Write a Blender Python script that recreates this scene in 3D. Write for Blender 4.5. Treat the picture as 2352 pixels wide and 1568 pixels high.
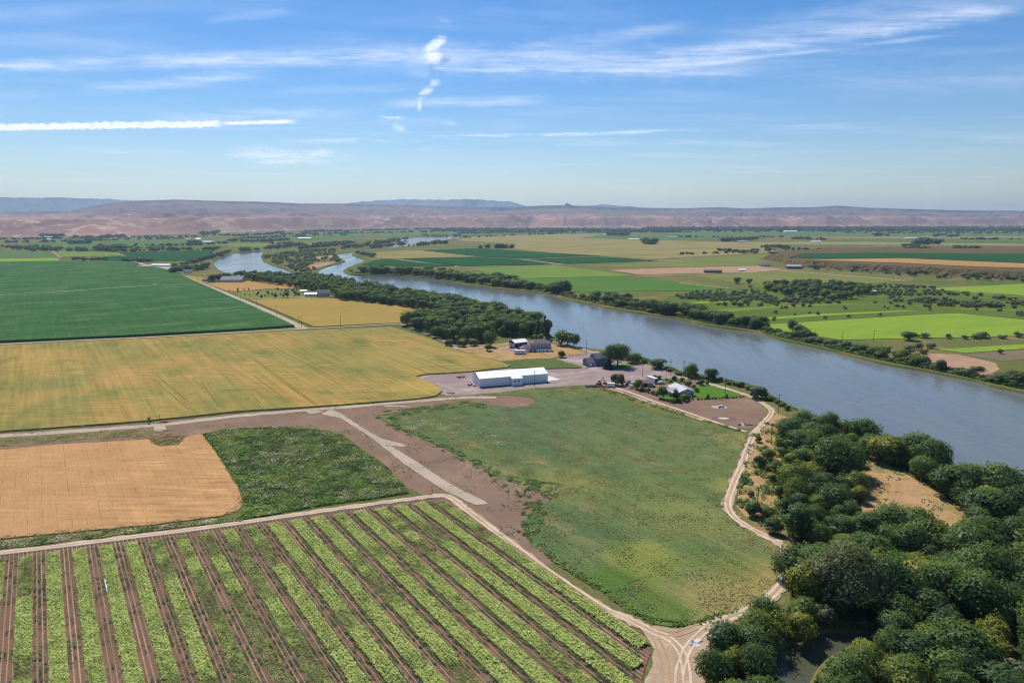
import bpy, math, random
import numpy as np
from mathutils import Vector, Matrix
from mathutils.geometry import tessellate_polygon, delaunay_2d_cdt

for o in list(bpy.data.objects): bpy.data.objects.remove(o)
scene = bpy.context.scene
COL = scene.collection
R = math.radians

# ------------------------------------------------------------------ camera
CAM_H = 105.0                     # the drone hovers 105 m above the river plain
FPX, CX, CY = 1568.0, 1176.0, 784.0
PITCH = math.atan((784 - 498) / 1568)
cam_d = bpy.data.cameras.new('camera'); cam_d.sensor_width = 36; cam_d.lens = 24
cam_d.clip_start = 1; cam_d.clip_end = 200000
cam = bpy.data.objects.new('camera', cam_d); COL.objects.link(cam)
cam.location = (0, 0, CAM_H); cam.rotation_euler = (math.pi / 2 - PITCH, 0, 0)
scene.camera = cam

# ------------------------------------------------------------------ sun, sky, exposure
SUN_EL, SUN_AZ = 52.0, -20.0      # degrees; azimuth from +Y, negative = left
SKY_STRENGTH = 0.076
sun_d = bpy.data.lights.new('sun', 'SUN'); sun_d.energy = 4.6; sun_d.angle = R(0.53); sun_d.color = (1.0, 0.94, 0.84)
sun = bpy.data.objects.new('sun', sun_d); COL.objects.link(sun)
sdir = Vector((math.sin(R(SUN_AZ)) * math.cos(R(SUN_EL)), math.cos(R(SUN_AZ)) * math.cos(R(SUN_EL)), math.sin(R(SUN_EL))))
sun.rotation_euler = sdir.to_track_quat('Z', 'Y').to_euler()
sun.location = (0, 0, 900)
vs = scene.view_settings
vs.view_transform = 'Standard'; vs.look = 'None'; vs.gamma = 1; vs.use_curve_mapping = False
vs.exposure = 0.27
scene.cycles.max_bounces = 5; scene.cycles.diffuse_bounces = 2; scene.cycles.glossy_bounces = 2
scene.cycles.transmission_bounces = 3; scene.cycles.transparent_max_bounces = 6; scene.cycles.volume_bounces = 0
scene.cycles.use_denoising = True; scene.cycles.filter_width = 1.15

class NT:
    """small node-tree helper"""
    def __init__(s, tree): s.t = tree; s.n = tree.nodes; s.l = tree.links; s.n.clear()
    def new(s, typ, **kw):
        n = s.n.new(typ)
        for k, v in kw.items(): setattr(n, k, v)
        return n
    def put(s, sock, v):
        if hasattr(v, 'is_output') or isinstance(v, bpy.types.NodeSocket): s.l.new(v, sock)
        elif v is not None:
            if isinstance(v, (tuple, list)) and len(v) == 3 and sock.type == 'RGBA': v = (*v, 1)
            sock.default_value = v
    def math(s, op, a, b=None, c=None, clamp=False):
        n = s.new('ShaderNodeMath', operation=op, use_clamp=clamp)
        for i, v in enumerate((a, b, c)):
            if v is not None: s.put(n.inputs[i], v)
        return n.outputs[0]
    def rng(s, v, a, b, c=0.0, d=1.0, smooth=True):
        n = s.new('ShaderNodeMapRange', interpolation_type='SMOOTHSTEP' if smooth else 'LINEAR')
        s.put(n.inputs[0], v); n.inputs[1].default_value = a; n.inputs[2].default_value = b
        n.inputs[3].default_value = c; n.inputs[4].default_value = d
        return n.outputs[0]
    def mix(s, f, a, b, mode='MIX'):
        n = s.new('ShaderNodeMix', data_type='RGBA', blend_type=mode)
        s.put(n.inputs[0], f); s.put(n.inputs[6], a); s.put(n.inputs[7], b)
        return n.outputs[2]
    def noise(s, vec, scale, detail=3, rough=.55, dist=0.0):
        n = s.new('ShaderNodeTexNoise'); s.put(n.inputs['Vector'], vec)
        n.inputs['Scale'].default_value = scale; n.inputs['Detail'].default_value = detail
        n.inputs['Roughness'].default_value = rough; n.inputs['Distortion'].default_value = dist
        return n.outputs[0]
    def mapping(s, vec, rot=0, scale=(1, 1, 1), loc=(0, 0, 0)):
        n = s.new('ShaderNodeMapping'); s.put(n.inputs[0], vec)
        n.inputs[1].default_value = loc; n.inputs[2].default_value = (0, 0, rot); n.inputs[3].default_value = scale
        return n.outputs[0]

def pix_dir(x, y):
    a = (x - CX) / FPX; b = (CY - y) / FPX
    v = Vector((a, math.cos(PITCH) + b * math.sin(PITCH), -math.sin(PITCH) + b * math.cos(PITCH)))
    return v.normalized()
def azel(x, y):
    v = pix_dir(x, y)
    return math.atan2(v.x, v.y), math.asin(v.z)

world = bpy.data.worlds.new('World'); scene.world = world; world.use_nodes = True
W = NT(world.node_tree)
out = W.new('ShaderNodeOutputWorld'); bg = W.new('ShaderNodeBackground'); bg.inputs[1].default_value = SKY_STRENGTH
sky = W.new('ShaderNodeTexSky', sky_type='NISHITA', sun_disc=False, sun_elevation=R(SUN_EL), sun_rotation=R(SUN_AZ))
sky.altitude = 700; sky.air_density = 1.25; sky.dust_density = 0.25; sky.ozone_density = 3.0
hs = W.new('ShaderNodeHueSaturation'); hs.inputs['Saturation'].default_value = 1.4; hs.inputs['Value'].default_value = 1.0
W.l.new(sky.outputs[0], hs.inputs['Color'])
tc = W.new('ShaderNodeTexCoord'); sx = W.new('ShaderNodeSeparateXYZ'); W.l.new(tc.outputs['Generated'], sx.inputs[0])
# a faint veil of thin cirrus over the whole sky
dz = W.math('MAXIMUM', sx.outputs[2], 0.04)
pc = W.new('ShaderNodeCombineXYZ')
W.l.new(W.math('DIVIDE', sx.outputs[0], dz), pc.inputs[0]); W.l.new(W.math('DIVIDE', sx.outputs[1], dz), pc.inputs[1])
veil = W.noise(W.mapping(pc.outputs[0], .25, (.25, .6, 1)), 1.4, 6, .62, .4)
veil = W.math('MULTIPLY', W.rng(veil, .46, .85), .34)
total = veil
cloud_col = (10.2, 10.8, 12.2, 1)
skyc = W.mix(1.0, hs.outputs[0], (.90, .95, 1.13), 'MULTIPLY')
W.l.new(W.mix(total, skyc, cloud_col), bg.inputs[0])
W.l.new(bg.outputs[0], out.inputs[0])
world.cycles.sampling_method = 'MANUAL'; world.cycles.sample_map_resolution = 512

# ------------------------------------------------------------------ helpers
def G(x, y, z=0.0):
    """the point of the plain (height z) seen at (x, y) of the 2352 x 1568 frame"""
    a = (x - CX) / FPX; b = (CY - y) / FPX
    dy = math.cos(PITCH) + b * math.sin(PITCH); d_z = -math.sin(PITCH) + b * math.cos(PITCH)
    t = (z - CAM_H) / d_z
    return (a * t, dy * t)
def GP(pts, z=0.0): return [G(x, y, z) for x, y in pts]

rs = np.random.RandomState(7)
random.seed(7)

_perm = np.random.RandomState(3).rand(256, 256)
def vnoise(x, y):
    x = np.asarray(x, float); y = np.asarray(y, float)
    xi = np.floor(x).astype(int); yi = np.floor(y).astype(int); fx = x - xi; fy = y - yi
    fx = fx * fx * (3 - 2 * fx); fy = fy * fy * (3 - 2 * fy)
    g = lambda i, j: _perm[i % 256, j % 256]
    return (g(xi, yi) * (1 - fx) + g(xi + 1, yi) * fx) * (1 - fy) + (g(xi, yi + 1) * (1 - fx) + g(xi + 1, yi + 1) * fx) * fy
def fbm(x, y, o=4):
    s = 0; a = .5
    for i in range(o):
        s = s + a * vnoise(x * 2 ** i + 17 * i, y * 2 ** i + 31 * i); a *= .5
    return s

_pc = {}
def inpoly(px, py, poly):
    px = np.asarray(px); py = np.asarray(py); ins = np.zeros(px.shape, bool)
    if px.size < 40:                                   # few points: test all edges at once
        P = _pc.get(id(poly))
        if P is None: P = _pc[id(poly)] = (np.array([p[:2] for p in poly], float), poly); P = _pc[id(poly)]
        P = P[0]; Q = np.roll(P, 1, 0)
        X = px.reshape(-1, 1); Y = py.reshape(-1, 1); dy_ = Q[:, 1] - P[:, 1]; dy_ = np.where(dy_ == 0, 1e-12, dy_)
        c = ((P[:, 1] > Y) != (Q[:, 1] > Y)) & (X < (Q[:, 0] - P[:, 0]) * (Y - P[:, 1]) / dy_ + P[:, 0])
        return (c.sum(1) % 2 == 1).reshape(px.shape)
    n = len(poly); j = n - 1
    for i in range(n):
        xi, yi = poly[i][:2]; xj, yj = poly[j][:2]
        c = ((yi > py) != (yj > py)) & (px < (xj - xi) * (py - yi) / ((yj - yi) or 1e-12) + xi)
        ins ^= c; j = i
    return ins

def tag(o, label=None, cat=None, group=None, kind=None):
    if label: o['label'] = label
    if cat: o['category'] = cat
    if group: o['group'] = group
    if kind: o['kind'] = kind
    return o

def link(name, me, mat=None, parent=None):
    o = bpy.data.objects.new(name, me); COL.objects.link(o)
    if mat is not None:
        if len(me.materials) == 0: me.materials.append(mat)
    if parent is not None: o.parent = parent
    return o

def empty(name, loc=(0, 0, 0), rz=0.0):
    o = bpy.data.objects.new(name, None); COL.objects.link(o)
    o.location = loc; o.rotation_euler = (0, 0, rz); o.empty_display_size = .5
    return o

def quads_mesh(name, V, tint=None, smooth=False, nrm=None):
    """V: (n,4,3) array of loose quads"""
    n = len(V); me = bpy.data.meshes.new(name)
    me.vertices.add(n * 4); me.vertices.foreach_set('co', np.ascontiguousarray(V, dtype=np.float32).ravel())
    me.loops.add(n * 4); me.loops.foreach_set('vertex_index', np.arange(n * 4, dtype=np.int32))
    me.polygons.add(n); me.polygons.foreach_set('loop_start', np.arange(0, n * 4, 4, dtype=np.int32))
    try: me.polygons.foreach_set('loop_total', np.full(n, 4, np.int32))
    except Exception: pass
    if tint is not None:
        at = me.attributes.new('tint', 'FLOAT', 'FACE'); at.data.foreach_set('value', np.asarray(tint, np.float32))
    me.update(calc_edges=True)
    if nrm is not None: me.normals_split_custom_set_from_vertices(np.repeat(nrm, 4, 0).tolist())
    return me

class MB:
    """collects faces; build() links them as ONE mesh object"""
    def __init__(s): s.v = []; s.f = []
    def face(s, *pts):
        b = len(s.v); s.v += [tuple(p) for p in pts]; s.f.append(tuple(range(b, b + len(pts)))); return s
    def box(s, x0, y0, z0, x1, y1, z1):
        b = len(s.v)
        s.v += [(x0, y0, z0), (x1, y0, z0), (x1, y1, z0), (x0, y1, z0), (x0, y0, z1), (x1, y0, z1), (x1, y1, z1), (x0, y1, z1)]
        s.f += [tuple(b + i for i in q) for q in ((0, 3, 2, 1), (4, 5, 6, 7), (0, 1, 5, 4), (1, 2, 6, 5), (2, 3, 7, 6), (3, 0, 4, 7))]
        return s
    def tube(s, p, q, r0, r1=None, n=6, cap=True):
        r1 = r0 if r1 is None else r1
        p = Vector(p); q = Vector(q); d = (q - p).normalized()
        u = d.orthogonal().normalized(); w = d.cross(u); b = len(s.v)
        for c, r in ((p, r0), (q, r1)):
            for k in range(n):
                a = 2 * math.pi * k / n; s.v.append(tuple(c + u * (r * math.cos(a)) + w * (r * math.sin(a))))
        for k in range(n): s.f.append((b + k, b + (k + 1) % n, b + n + (k + 1) % n, b + n + k))
        if cap: s.f.append(tuple(b + k for k in range(n))[::-1]); s.f.append(tuple(b + n + k for k in range(n)))
        return s
    def prism(s, prof, x0, x1):
        """profile of (y, z) points pushed along x"""
        n = len(prof); b = len(s.v)
        s.v += [(x0, y, z) for y, z in prof] + [(x1, y, z) for y, z in prof]
        for k in range(n): s.f.append((b + k, b + (k + 1) % n, b + n + (k + 1) % n, b + n + k))
        s.f.append(tuple(range(b, b + n))[::-1]); s.f.append(tuple(range(b + n, b + 2 * n)))
        return s
    def sidep(s, prof, y0, y1):
        """profile of (x, z) points pushed along y"""
        n = len(prof); b = len(s.v)
        s.v += [(x, y0, z) for x, z in prof] + [(x, y1, z) for x, z in prof]
        for k in range(n): s.f.append((b + k, b + (k + 1) % n, b + n + (k + 1) % n, b + n + k))
        s.f.append(tuple(range(b, b + n))[::-1]); s.f.append(tuple(range(b + n, b + 2 * n)))
        return s
    def mesh(s, name):
        me = bpy.data.meshes.new(name); me.from_pydata(s.v, [], s.f); me.update(); return me
    def build(s, name, mat, parent=None):
        return link(name, s.mesh(name), mat, parent)

def smooth_line(pts, closed=False, n=6):
    P = [np.array(p[:2], float) for p in pts]; m = len(P); o = []
    rngi = range(m) if closed else range(m - 1)
    for i in rngi:
        p0 = P[(i - 1) % m] if closed or i > 0 else P[0] * 2 - P[1]
        p1 = P[i]; p2 = P[(i + 1) % m]
        p3 = P[(i + 2) % m] if closed or i + 2 < m else P[-1] * 2 - P[-2]
        for k in range(n):
            t = k / n
            o.append(.5 * ((2 * p1) + (-p0 + p2) * t + (2 * p0 - 5 * p1 + 4 * p2 - p3) * t * t + (-p0 + 3 * p1 - 3 * p2 + p3) * t ** 3))
    if not closed: o.append(P[-1])
    return [tuple(p) for p in o]

def rough_outline(pts, step, amp, seed=0):
    """resample a closed outline and make it uneven"""
    o = []; m = len(pts)
    for i in range(m):
        a = np.array(pts[i], float); b = np.array(pts[(i + 1) % m], float); L = np.linalg.norm(b - a)
        k = max(1, min(160, int(L / step))); nrm = np.array([-(b - a)[1], (b - a)[0]]) / max(L, 1e-6)
        for j in range(k):
            p = a + (b - a) * j / k
            d = (fbm(p[0] / (step * 2.2) + seed, p[1] / (step * 2.2) + seed * 1.7, 3) - .44) * 2 * amp
            o.append(tuple(p + nrm * d))
    return o

_lift = [0]
def slab(name, pts, h, mat, kind='structure', label=None, cat=None, z0=0.0, step=None, amp=0.0, smooth=False, seed=0, lift=None, parent=None):
    """a field, yard or plot: outline on the ground, raised by the height of what grows on it"""
    if smooth: pts = smooth_line(pts, True, 5)
    if step: pts = rough_outline(pts, step, amp, seed)
    _lift[0] += 1
    top = z0 + h + (_lift[0] * .0012 if lift is None else lift)
    n = len(pts)
    vs_ = [(x, y, top) for x, y in pts]; tris = tessellate_polygon([[Vector((x, y, 0)) for x, y in pts]])
    f = []
    for t in tris:
        a, b, c = (pts[i] for i in t)
        f.append(tuple(t) if (b[0]-a[0])*(c[1]-a[1])-(b[1]-a[1])*(c[0]-a[0]) > 0 else tuple(t)[::-1])
    vs_ += [(x, y, z0 - .15) for x, y in pts]
    area = sum(pts[i][0] * pts[(i + 1) % n][1] - pts[(i + 1) % n][0] * pts[i][1] for i in range(n))
    for i in range(n):
        j = (i + 1) % n
        f.append((i, n + i, n + j, j) if area > 0 else (j, n + j, n + i, i))
    me = bpy.data.meshes.new(name); me.from_pydata(vs_, [], f); me.update()
    o = link(name, me, mat, parent)
    return tag(o, label, cat, None, kind) if parent is None else o

def ribbon(name, line, width, z, mat, kind='structure', label=None, cat=None, off=0.0, jit=0.0, h=0.05):
    """a road or track laid along a ground line"""
    P = [np.array(p, float) for p in line]; n = len(P); L = []; Rr = []
    for i in range(n):
        d = P[min(i + 1, n - 1)] - P[max(i - 1, 0)]; d /= max(np.linalg.norm(d), 1e-6); nn = np.array([-d[1], d[0]])
        w = (width[0] + (width[1] - width[0]) * i / (n - 1)) if isinstance(width, tuple) else width
        j0 = (vnoise(i * .37, 3.3 + width if not isinstance(width, tuple) else 1.1) - .5) * jit
        j1 = (vnoise(i * .41, 9.3) - .5) * jit
        L.append(P[i] + nn * (w / 2 + off + j0)); Rr.append(P[i] - nn * (w / 2 - off + j1))
    v = [(p[0], p[1], z) for p in L] + [(p[0], p[1], z) for p in Rr] + [(p[0], p[1], z - .3) for p in L] + [(p[0], p[1], z - .3) for p in Rr]
    f = []
    for i in range(n - 1):
        f += [(i, n + i, n + i + 1, i + 1), (i, i + 1, 2 * n + i + 1, 2 * n + i), (n + i + 1, n + i, 3 * n + i, 3 * n + i + 1)]
    me = bpy.data.meshes.new(name); me.from_pydata(v, [], f); me.update()
    return tag(link(name, me, mat), label, cat, None, kind)

# ------------------------------------------------------------------ materials
def srgb(r, g, b, k=1.0):
    f = lambda c: ((c / 255) / 12.92 if c / 255 <= .04045 else ((c / 255 + .055) / 1.055) ** 2.4) * k
    return (f(r), f(g), f(b))

def plain(name, col, rough=.7, metal=0.0, vary=.12, scale=.8, bump=0.0):
    m = bpy.data.materials.new(name); m.use_nodes = True; N = NT(m.node_tree)
    o = N.new('ShaderNodeOutputMaterial'); b = N.new('ShaderNodeBsdfPrincipled')
    geo = N.new('ShaderNodeNewGeometry')
    nz = N.noise(geo.outputs['Position'], scale, 4, .6)
    f = N.rng(nz, .25, .75, 1 - vary, 1 + vary, False)
    vm = N.new('ShaderNodeVectorMath', operation='SCALE'); vm.inputs[0].default_value = col; N.l.new(f, vm.inputs['Scale'])
    N.l.new(vm.outputs[0], b.inputs['Base Color'])
    b.inputs['Roughness'].default_value = rough; b.inputs['Metallic'].default_value = metal
    b.inputs['Specular IOR Level'].default_value = .3
    N.l.new(b.outputs[0], o.inputs[0]); return m

def warm(c, k=(1.05, 1.0, .74)): return tuple(a * b for a, b in zip(c, k))
ROW = R(34.5)   # crop rows run along (sin, -cos) of this angle
def field_mat(name, c1, c2, big=.02, fine=1.2, fineamt=.25, rows=None, rowamt=.0, c3=None, c3at=(.58, .72), c3scale=.05, rot=ROW, aniso=1.0, rough=.9, streak=.0, bump=.0, cross=.0, tone=(1.05, 1.0, .74), spots=()):
    """ground cover: large patches c1/c2, fine mottling, faint row lines, patches of c3"""
    c1 = warm(c1, tone); c2 = warm(c2, tone); c3 = warm(c3, tone) if c3 is not None else None
    m = bpy.data.materials.new(name); m.use_nodes = True; N = NT(m.node_tree)
    o = N.new('ShaderNodeOutputMaterial'); b = N.new('ShaderNodeBsdfPrincipled')
    geo = N.new('ShaderNodeNewGeometry'); pos = geo.outputs['Position']
    rp = N.mapping(pos, -rot)      # x: across the rows, y: along the rows
    nb = N.noise(N.mapping(rp, 0, (1, 1 / aniso, 1)), big, 5, .6)
    col = N.mix(N.rng(nb, .34, .66), c1, c2)
    if c3 is not None:
        n3 = N.noise(N.mapping(rp, 0, (1, 1 / aniso, 1), (31, 77, 0)), c3scale, 5, .65)
        col = N.mix(N.rng(n3, *c3at), col, c3)
    if spots:                                        # patches with their own cover: (x, y, radius, colour, amount)
        wv = N.math('SUBTRACT', N.noise(pos, .045, 5, .65), .5)
        for (sx_, sy_, sr_, sc_, sa_) in spots:
            dv = N.new('ShaderNodeVectorMath', operation='DISTANCE'); N.l.new(pos, dv.inputs[0]); dv.inputs[1].default_value = (sx_, sy_, .2)
            dd = N.math('ADD', N.math('DIVIDE', dv.outputs['Value'], sr_), N.math('MULTIPLY', wv, 1.5))
            col = N.mix(N.rng(dd, 1.15, .35, 0, sa_), col, warm(sc_, tone))
    nf = N.noise(pos, fine, 4, .7)
    val = N.rng(nf, .25, .75, 1 - fineamt, 1 + fineamt, False)
    if streak:
        ns = N.noise(N.mapping(rp, 0, (1, .03, 1)), .35, 4, .7)
        val = N.math('MULTIPLY', val, N.rng(ns, .3, .7, 1 - streak, 1 + streak, False))
    if cross:
        nx = N.noise(N.mapping(pos, R(-6), (.07, .45, 1)), .9, 4, .65)
        nm_ = N.rng(N.noise(pos, .014, 3), .38, .62)
        val = N.math('MULTIPLY', val, N.math('ADD', 1.0, N.math('MULTIPLY', N.math('MULTIPLY', N.math('SUBTRACT', nx, .5), cross * 2.2), nm_)))
    if rows:
        sxx = N.new('ShaderNodeSeparateXYZ'); N.l.new(rp, sxx.inputs[0])
        fr = N.math('PINGPONG', N.math('ADD', N.math('DIVIDE', sxx.outputs[0], rows), N.math('MULTIPLY', nb, .05)), .5)
        dot = N.rng(N.noise(N.mapping(rp, 0, (1, .25, 1), (5, 9, 0)), .5, 4, .7), .42, .62)
        ln = N.math('SUBTRACT', 1.0, N.math('MULTIPLY', N.rng(fr, .045, .0, 0, rowamt), dot))
        val = N.math('MULTIPLY', val, ln)
    vm = N.new('ShaderNodeVectorMath', operation='SCALE'); N.l.new(col, vm.inputs[0]); N.l.new(val, vm.inputs['Scale'])
    N.l.new(vm.outputs[0], b.inputs['Base Color'])
    b.inputs['Roughness'].default_value = rough; b.inputs['Specular IOR Level'].default_value = .0
    if bump:
        bp = N.new('ShaderNodeBump'); bp.inputs['Strength'].default_value = 1; bp.inputs['Distance'].default_value = bump
        N.l.new(nf, bp.inputs['Height']); N.l.new(bp.outputs[0], b.inputs['Normal'])
    N.l.new(b.outputs[0], o.inputs[0]); return m

def leaf_mat(name, cols, trans=.35, spread=.7):
    """foliage: tint attribute per leaf clump and one random number per plant choose the leaf colour"""
    m = bpy.data.materials.new(name); m.use_nodes = True; N = NT(m.node_tree)
    o = N.new('ShaderNodeOutputMaterial')
    at = N.new('ShaderNodeAttribute', attribute_name='tint'); oi = N.new('ShaderNodeObjectInfo')
    f = N.math('ADD', N.math('MULTIPLY', at.outputs['Fac'], 1 - spread), N.math('MULTIPLY', oi.outputs['Random'], spread))
    rp = N.new('ShaderNodeValToRGB'); N.l.new(f, rp.inputs[0]); e = rp.color_ramp.elements
    for i, c in enumerate(cols):
        if i < 2: el = e[i]; el.position = i / (len(cols) - 1)
        else: el = e.new(i / (len(cols) - 1))
        el.color = (*c, 1)
    cols = [warm(c, (1.08, 1.0, .85)) for c in cols]
    for i, c in enumerate(cols): e[i].position = i / (len(cols) - 1); e[i].color = (*c, 1)
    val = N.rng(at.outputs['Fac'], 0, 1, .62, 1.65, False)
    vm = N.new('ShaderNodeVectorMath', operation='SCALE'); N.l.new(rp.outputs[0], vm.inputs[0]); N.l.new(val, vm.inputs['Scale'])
    d = N.new('ShaderNodeBsdfDiffuse'); N.l.new(vm.outputs[0], d.inputs[0])
    t = N.new('ShaderNodeBsdfTranslucent')
    tcol = N.mix(.5, vm.outputs[0], (.23, .31, .045), 'MIX'); N.l.new(tcol, t.inputs[0])
    gl = N.new('ShaderNodeBsdfGlossy'); gl.inputs['Roughness'].default_value = .45; gl.inputs[0].default_value = (.9, .95, 1, 1)
    ms = N.new('ShaderNodeMixShader'); ms.inputs[0].default_value = trans
    N.l.new(d.outputs[0], ms.inputs[1]); N.l.new(t.outputs[0], ms.inputs[2])
    m2 = N.new('ShaderNodeMixShader'); m2.inputs[0].default_value = .012
    N.l.new(ms.outputs[0], m2.inputs[1]); N.l.new(gl.outputs[0], m2.inputs[2])
    N.l.new(m2.outputs[0], o.inputs[0]); return m

# ------------------------------------------------------------------ clouds: thin sheets of ice cloud 3 km up
def cloud_mat(name, wisp, puffy, alpha, soft, end):
    m = bpy.data.materials.new(name); m.use_nodes = True; N = NT(m.node_tree); o = N.new('ShaderNodeOutputMaterial')
    st = N.new('ShaderNodeAttribute', attribute_name='sheet'); sk = N.new('ShaderNodeAttribute', attribute_name='span')
    sp = N.new('ShaderNodeSeparateXYZ'); N.l.new(sk.outputs['Vector'], sp.inputs[0]); al, ac = sp.outputs[0], sp.outputs[1]
    v = st.outputs['Vector']; puff = N.noise(v, 6, 4, .55); wob = N.noise(v, 1.6, 3); fine = N.noise(N.mapping(v, 0, (.35, 3.2, 1)), 1.6, 6, .68)
    ac = N.math('ADD', ac, N.math('MULTIPLY', N.math('SUBTRACT', wob, .5), .0 if puffy > .35 else .8))
    ac = N.math('ADD', ac, N.math('MULTIPLY', N.math('SUBTRACT', puff, .5), puffy * 2.2 + .25))
    a = N.rng(N.math('ABSOLUTE', ac), 1.0, 1.0 - soft); a = N.math('MULTIPLY', a, N.rng(al, 0, end)); a = N.math('MULTIPLY', a, N.rng(al, 1, 1 - end))
    if wisp: a = N.math('MULTIPLY', a, N.rng(fine, .5 - wisp * .45, .5 + wisp * .38))
    if puffy > .35: a = N.math('MULTIPLY', a, N.rng(puff, .2, .5, .6, 1))
    a = N.math('MULTIPLY', a, alpha * (.8 if puffy < .35 else 1.0))
    tr = N.new('ShaderNodeBsdfTransparent'); tl = N.new('ShaderNodeBsdfTranslucent'); df = N.new('ShaderNodeBsdfDiffuse')
    tl.inputs[0].default_value = (.93, .95, .97, 1); df.inputs[0].default_value = (.93, .95, .97, 1)
    m1 = N.new('ShaderNodeMixShader'); m1.inputs[0].default_value = .22; N.l.new(tl.outputs[0], m1.inputs[1]); N.l.new(df.outputs[0], m1.inputs[2])
    m2 = N.new('ShaderNodeMixShader'); N.l.new(a, m2.inputs[0]); N.l.new(tr.outputs[0], m2.inputs[1]); N.l.new(m1.outputs[0], m2.inputs[2])
    N.l.new(m2.outputs[0], o.inputs[0]); return m
_cz = [3000.0]
def stroke(p, q, w0, alpha, wisp=0.6, end=0.25, puffy=0.0, wobamt=0.02, soft=1.0):
    """one streak: a sheet lying level at its own height"""
    _cz[0] += 20; nu, nv = 28, 7; V = []; A = []; S = []; L = math.dist(p, q); ux, uy = (q[0] - p[0]) / L, (q[1] - p[1]) / L
    for i in range(nu):
        for j in range(nv):
            t = i / (nu - 1); c = (j / (nv - 1) * 2 - 1) * 1.9; x = p[0] + (q[0] - p[0]) * t - uy * c * w0; y = p[1] + (q[1] - p[1]) * t + ux * c * w0
            d = pix_dir(x, y); k = (_cz[0] - CAM_H) / max(d.z, .012); V.append((d.x * k, d.y * k, _cz[0])); A.append((t, c, 0)); S.append((x / 100, y / 100, 0))
    F = [(i * nv + j, (i + 1) * nv + j, (i + 1) * nv + j + 1, i * nv + j + 1) for i in range(nu - 1) for j in range(nv - 1)]
    return V, F, A, S, (wisp, puffy, alpha, soft, end)
def cloud(name, label, strokes):
    V = []; F = []; A = []; S = []; mi = []; mats = []
    for k, (v, f, a, s_, prm) in enumerate(strokes):
        b = len(V); V += v; F += [tuple(b + i for i in q) for q in f]; A += a; S += s_; mi += [k] * len(f); mats.append(cloud_mat(name + '_mat', *prm))
    me = bpy.data.meshes.new(name); me.from_pydata(V, [], F); me.update()
    for nm, D in (('span', A), ('sheet', S)):
        at_ = me.attributes.new(nm, 'FLOAT_VECTOR', 'POINT'); at_.data.foreach_set('vector', np.array(D, np.float32).ravel())
    for m in mats: me.materials.append(m)
    me.polygons.foreach_set('material_index', np.array(mi, np.int32))
    return tag(link(name, me), label, 'cloud', None, 'stuff')
cloud('cirrus', 'long thin cirrus band reaching in from the left', [stroke((-500, 165), (1300, 118), 24, .6, .5, .3)])
cloud('cirrus', 'wide white cirrus band across the middle of the sky', [stroke((620, 130), (1900, 150), 55, .50, .7, .3),
    stroke((950, 160), (1750, 168), 12, .42, .3, .25),
    stroke((1150, 125), (1620, 55), 26, .40, .7, .3)])
cloud('cirrus', 'bright cirrus band sweeping up to the upper right corner', [stroke((1350, 165), (2450, 0), 30, .62, .6, .2),
    stroke((1500, 160), (2250, 72), 9, .40, .35, .25),
    stroke((1500, 105), (2400, -20), 50, .28, .8, .3)])
cloud('cirrus', 'faint veil of cirrus at the right edge', [stroke((1700, 190), (2700, 170), 80, .14, .6, .3)])
cloud('contrail', 'bright white contrail at the left edge of the sky', [stroke((-300, 298), (520, 284), 10, .95, .0, .04, .6, 0.0, .55),
    stroke((495, 284), (690, 279), 7, .9, .0, .2, .45, 0.0, .8)])
cloud('cirrus', 'faint streak just above the bright contrail', [stroke((300, 270), (900, 258), 20, .4, .5, .3)])
cloud('cirrus', 'slanting thin streaks on the left below the long band', [stroke((150, 212), (650, 165), 20, .48, .6, .3),
    stroke((-200, 230), (160, 215), 14, .2, .6, .3)])
cloud('cirrus', 'thin streaks right below the wide band', [stroke((600, 212), (1000, 200), 16, .20, .6, .3),
    stroke((840, 238), (1290, 228), 18, .5, .6, .25)])
cloud('contrail', 'thin straight line of cloud low over the centre', [stroke((560, 329), (1740, 296), 8, .62, .2, .3),
    stroke((1200, 318), (1920, 336), 10, .20, .4, .3)])
cloud('cloud', 'low soft white patch left of the centre', [stroke((490, 352), (840, 366), 24, .75, .3, .3, .3),
    stroke((590, 374), (790, 348), 18, .6, .3, .3, .3)])
cloud('cirrus', 'faint streaks near the top left', [stroke((440, 50), (700, 22), 16, .24, .6, .3),
    stroke((-100, 40), (220, 32), 30, .16, .6, .3)])
cloud('cloud', 'white zigzag puff high over the centre', [stroke((1030, 78), (968, 132), 19, .75, .2, .35, .5, 0.0, .9),
    stroke((978, 96), (1016, 172), 22, .75, .2, .35, .5, 0.0, .9)])
cloud('cloud', 'small white puff trailing under the zigzag one', [stroke((1012, 176), (952, 238), 14, .65, .2, .3, .6, 0.0, .9),
    stroke((965, 215), (962, 272), 8, .6, .2, .4, .6, 0.0, .9)])
cloud('cloud', 'row of tiny pale puffs below the zigzag', [stroke((860, 262), (940, 268), 14, .7, .2, .4, .5, 0.0, .9),
    stroke((895, 288), (940, 300), 12, .55, .2, .4, .5, 0.0, .9),
    stroke((1010, 282), (1060, 286), 8, .28, .2, .4, .5, 0.0, .9),
    stroke((940, 342), (1070, 342), 8, .22, .3, .4, .4)])
cloud('cloud', 'tiny faint wisp above the zigzag puff', [stroke((1000, 40), (1042, 62), 12, .16, .3, .4, .5, 0.0, .9)])
cloud('cirrus', 'faint low streaks over the left hills', [stroke((130, 402), (380, 424), 12, .15, .4, .4),
    stroke((-60, 410), (120, 411), 8, .15, .4, .4)])

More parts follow.
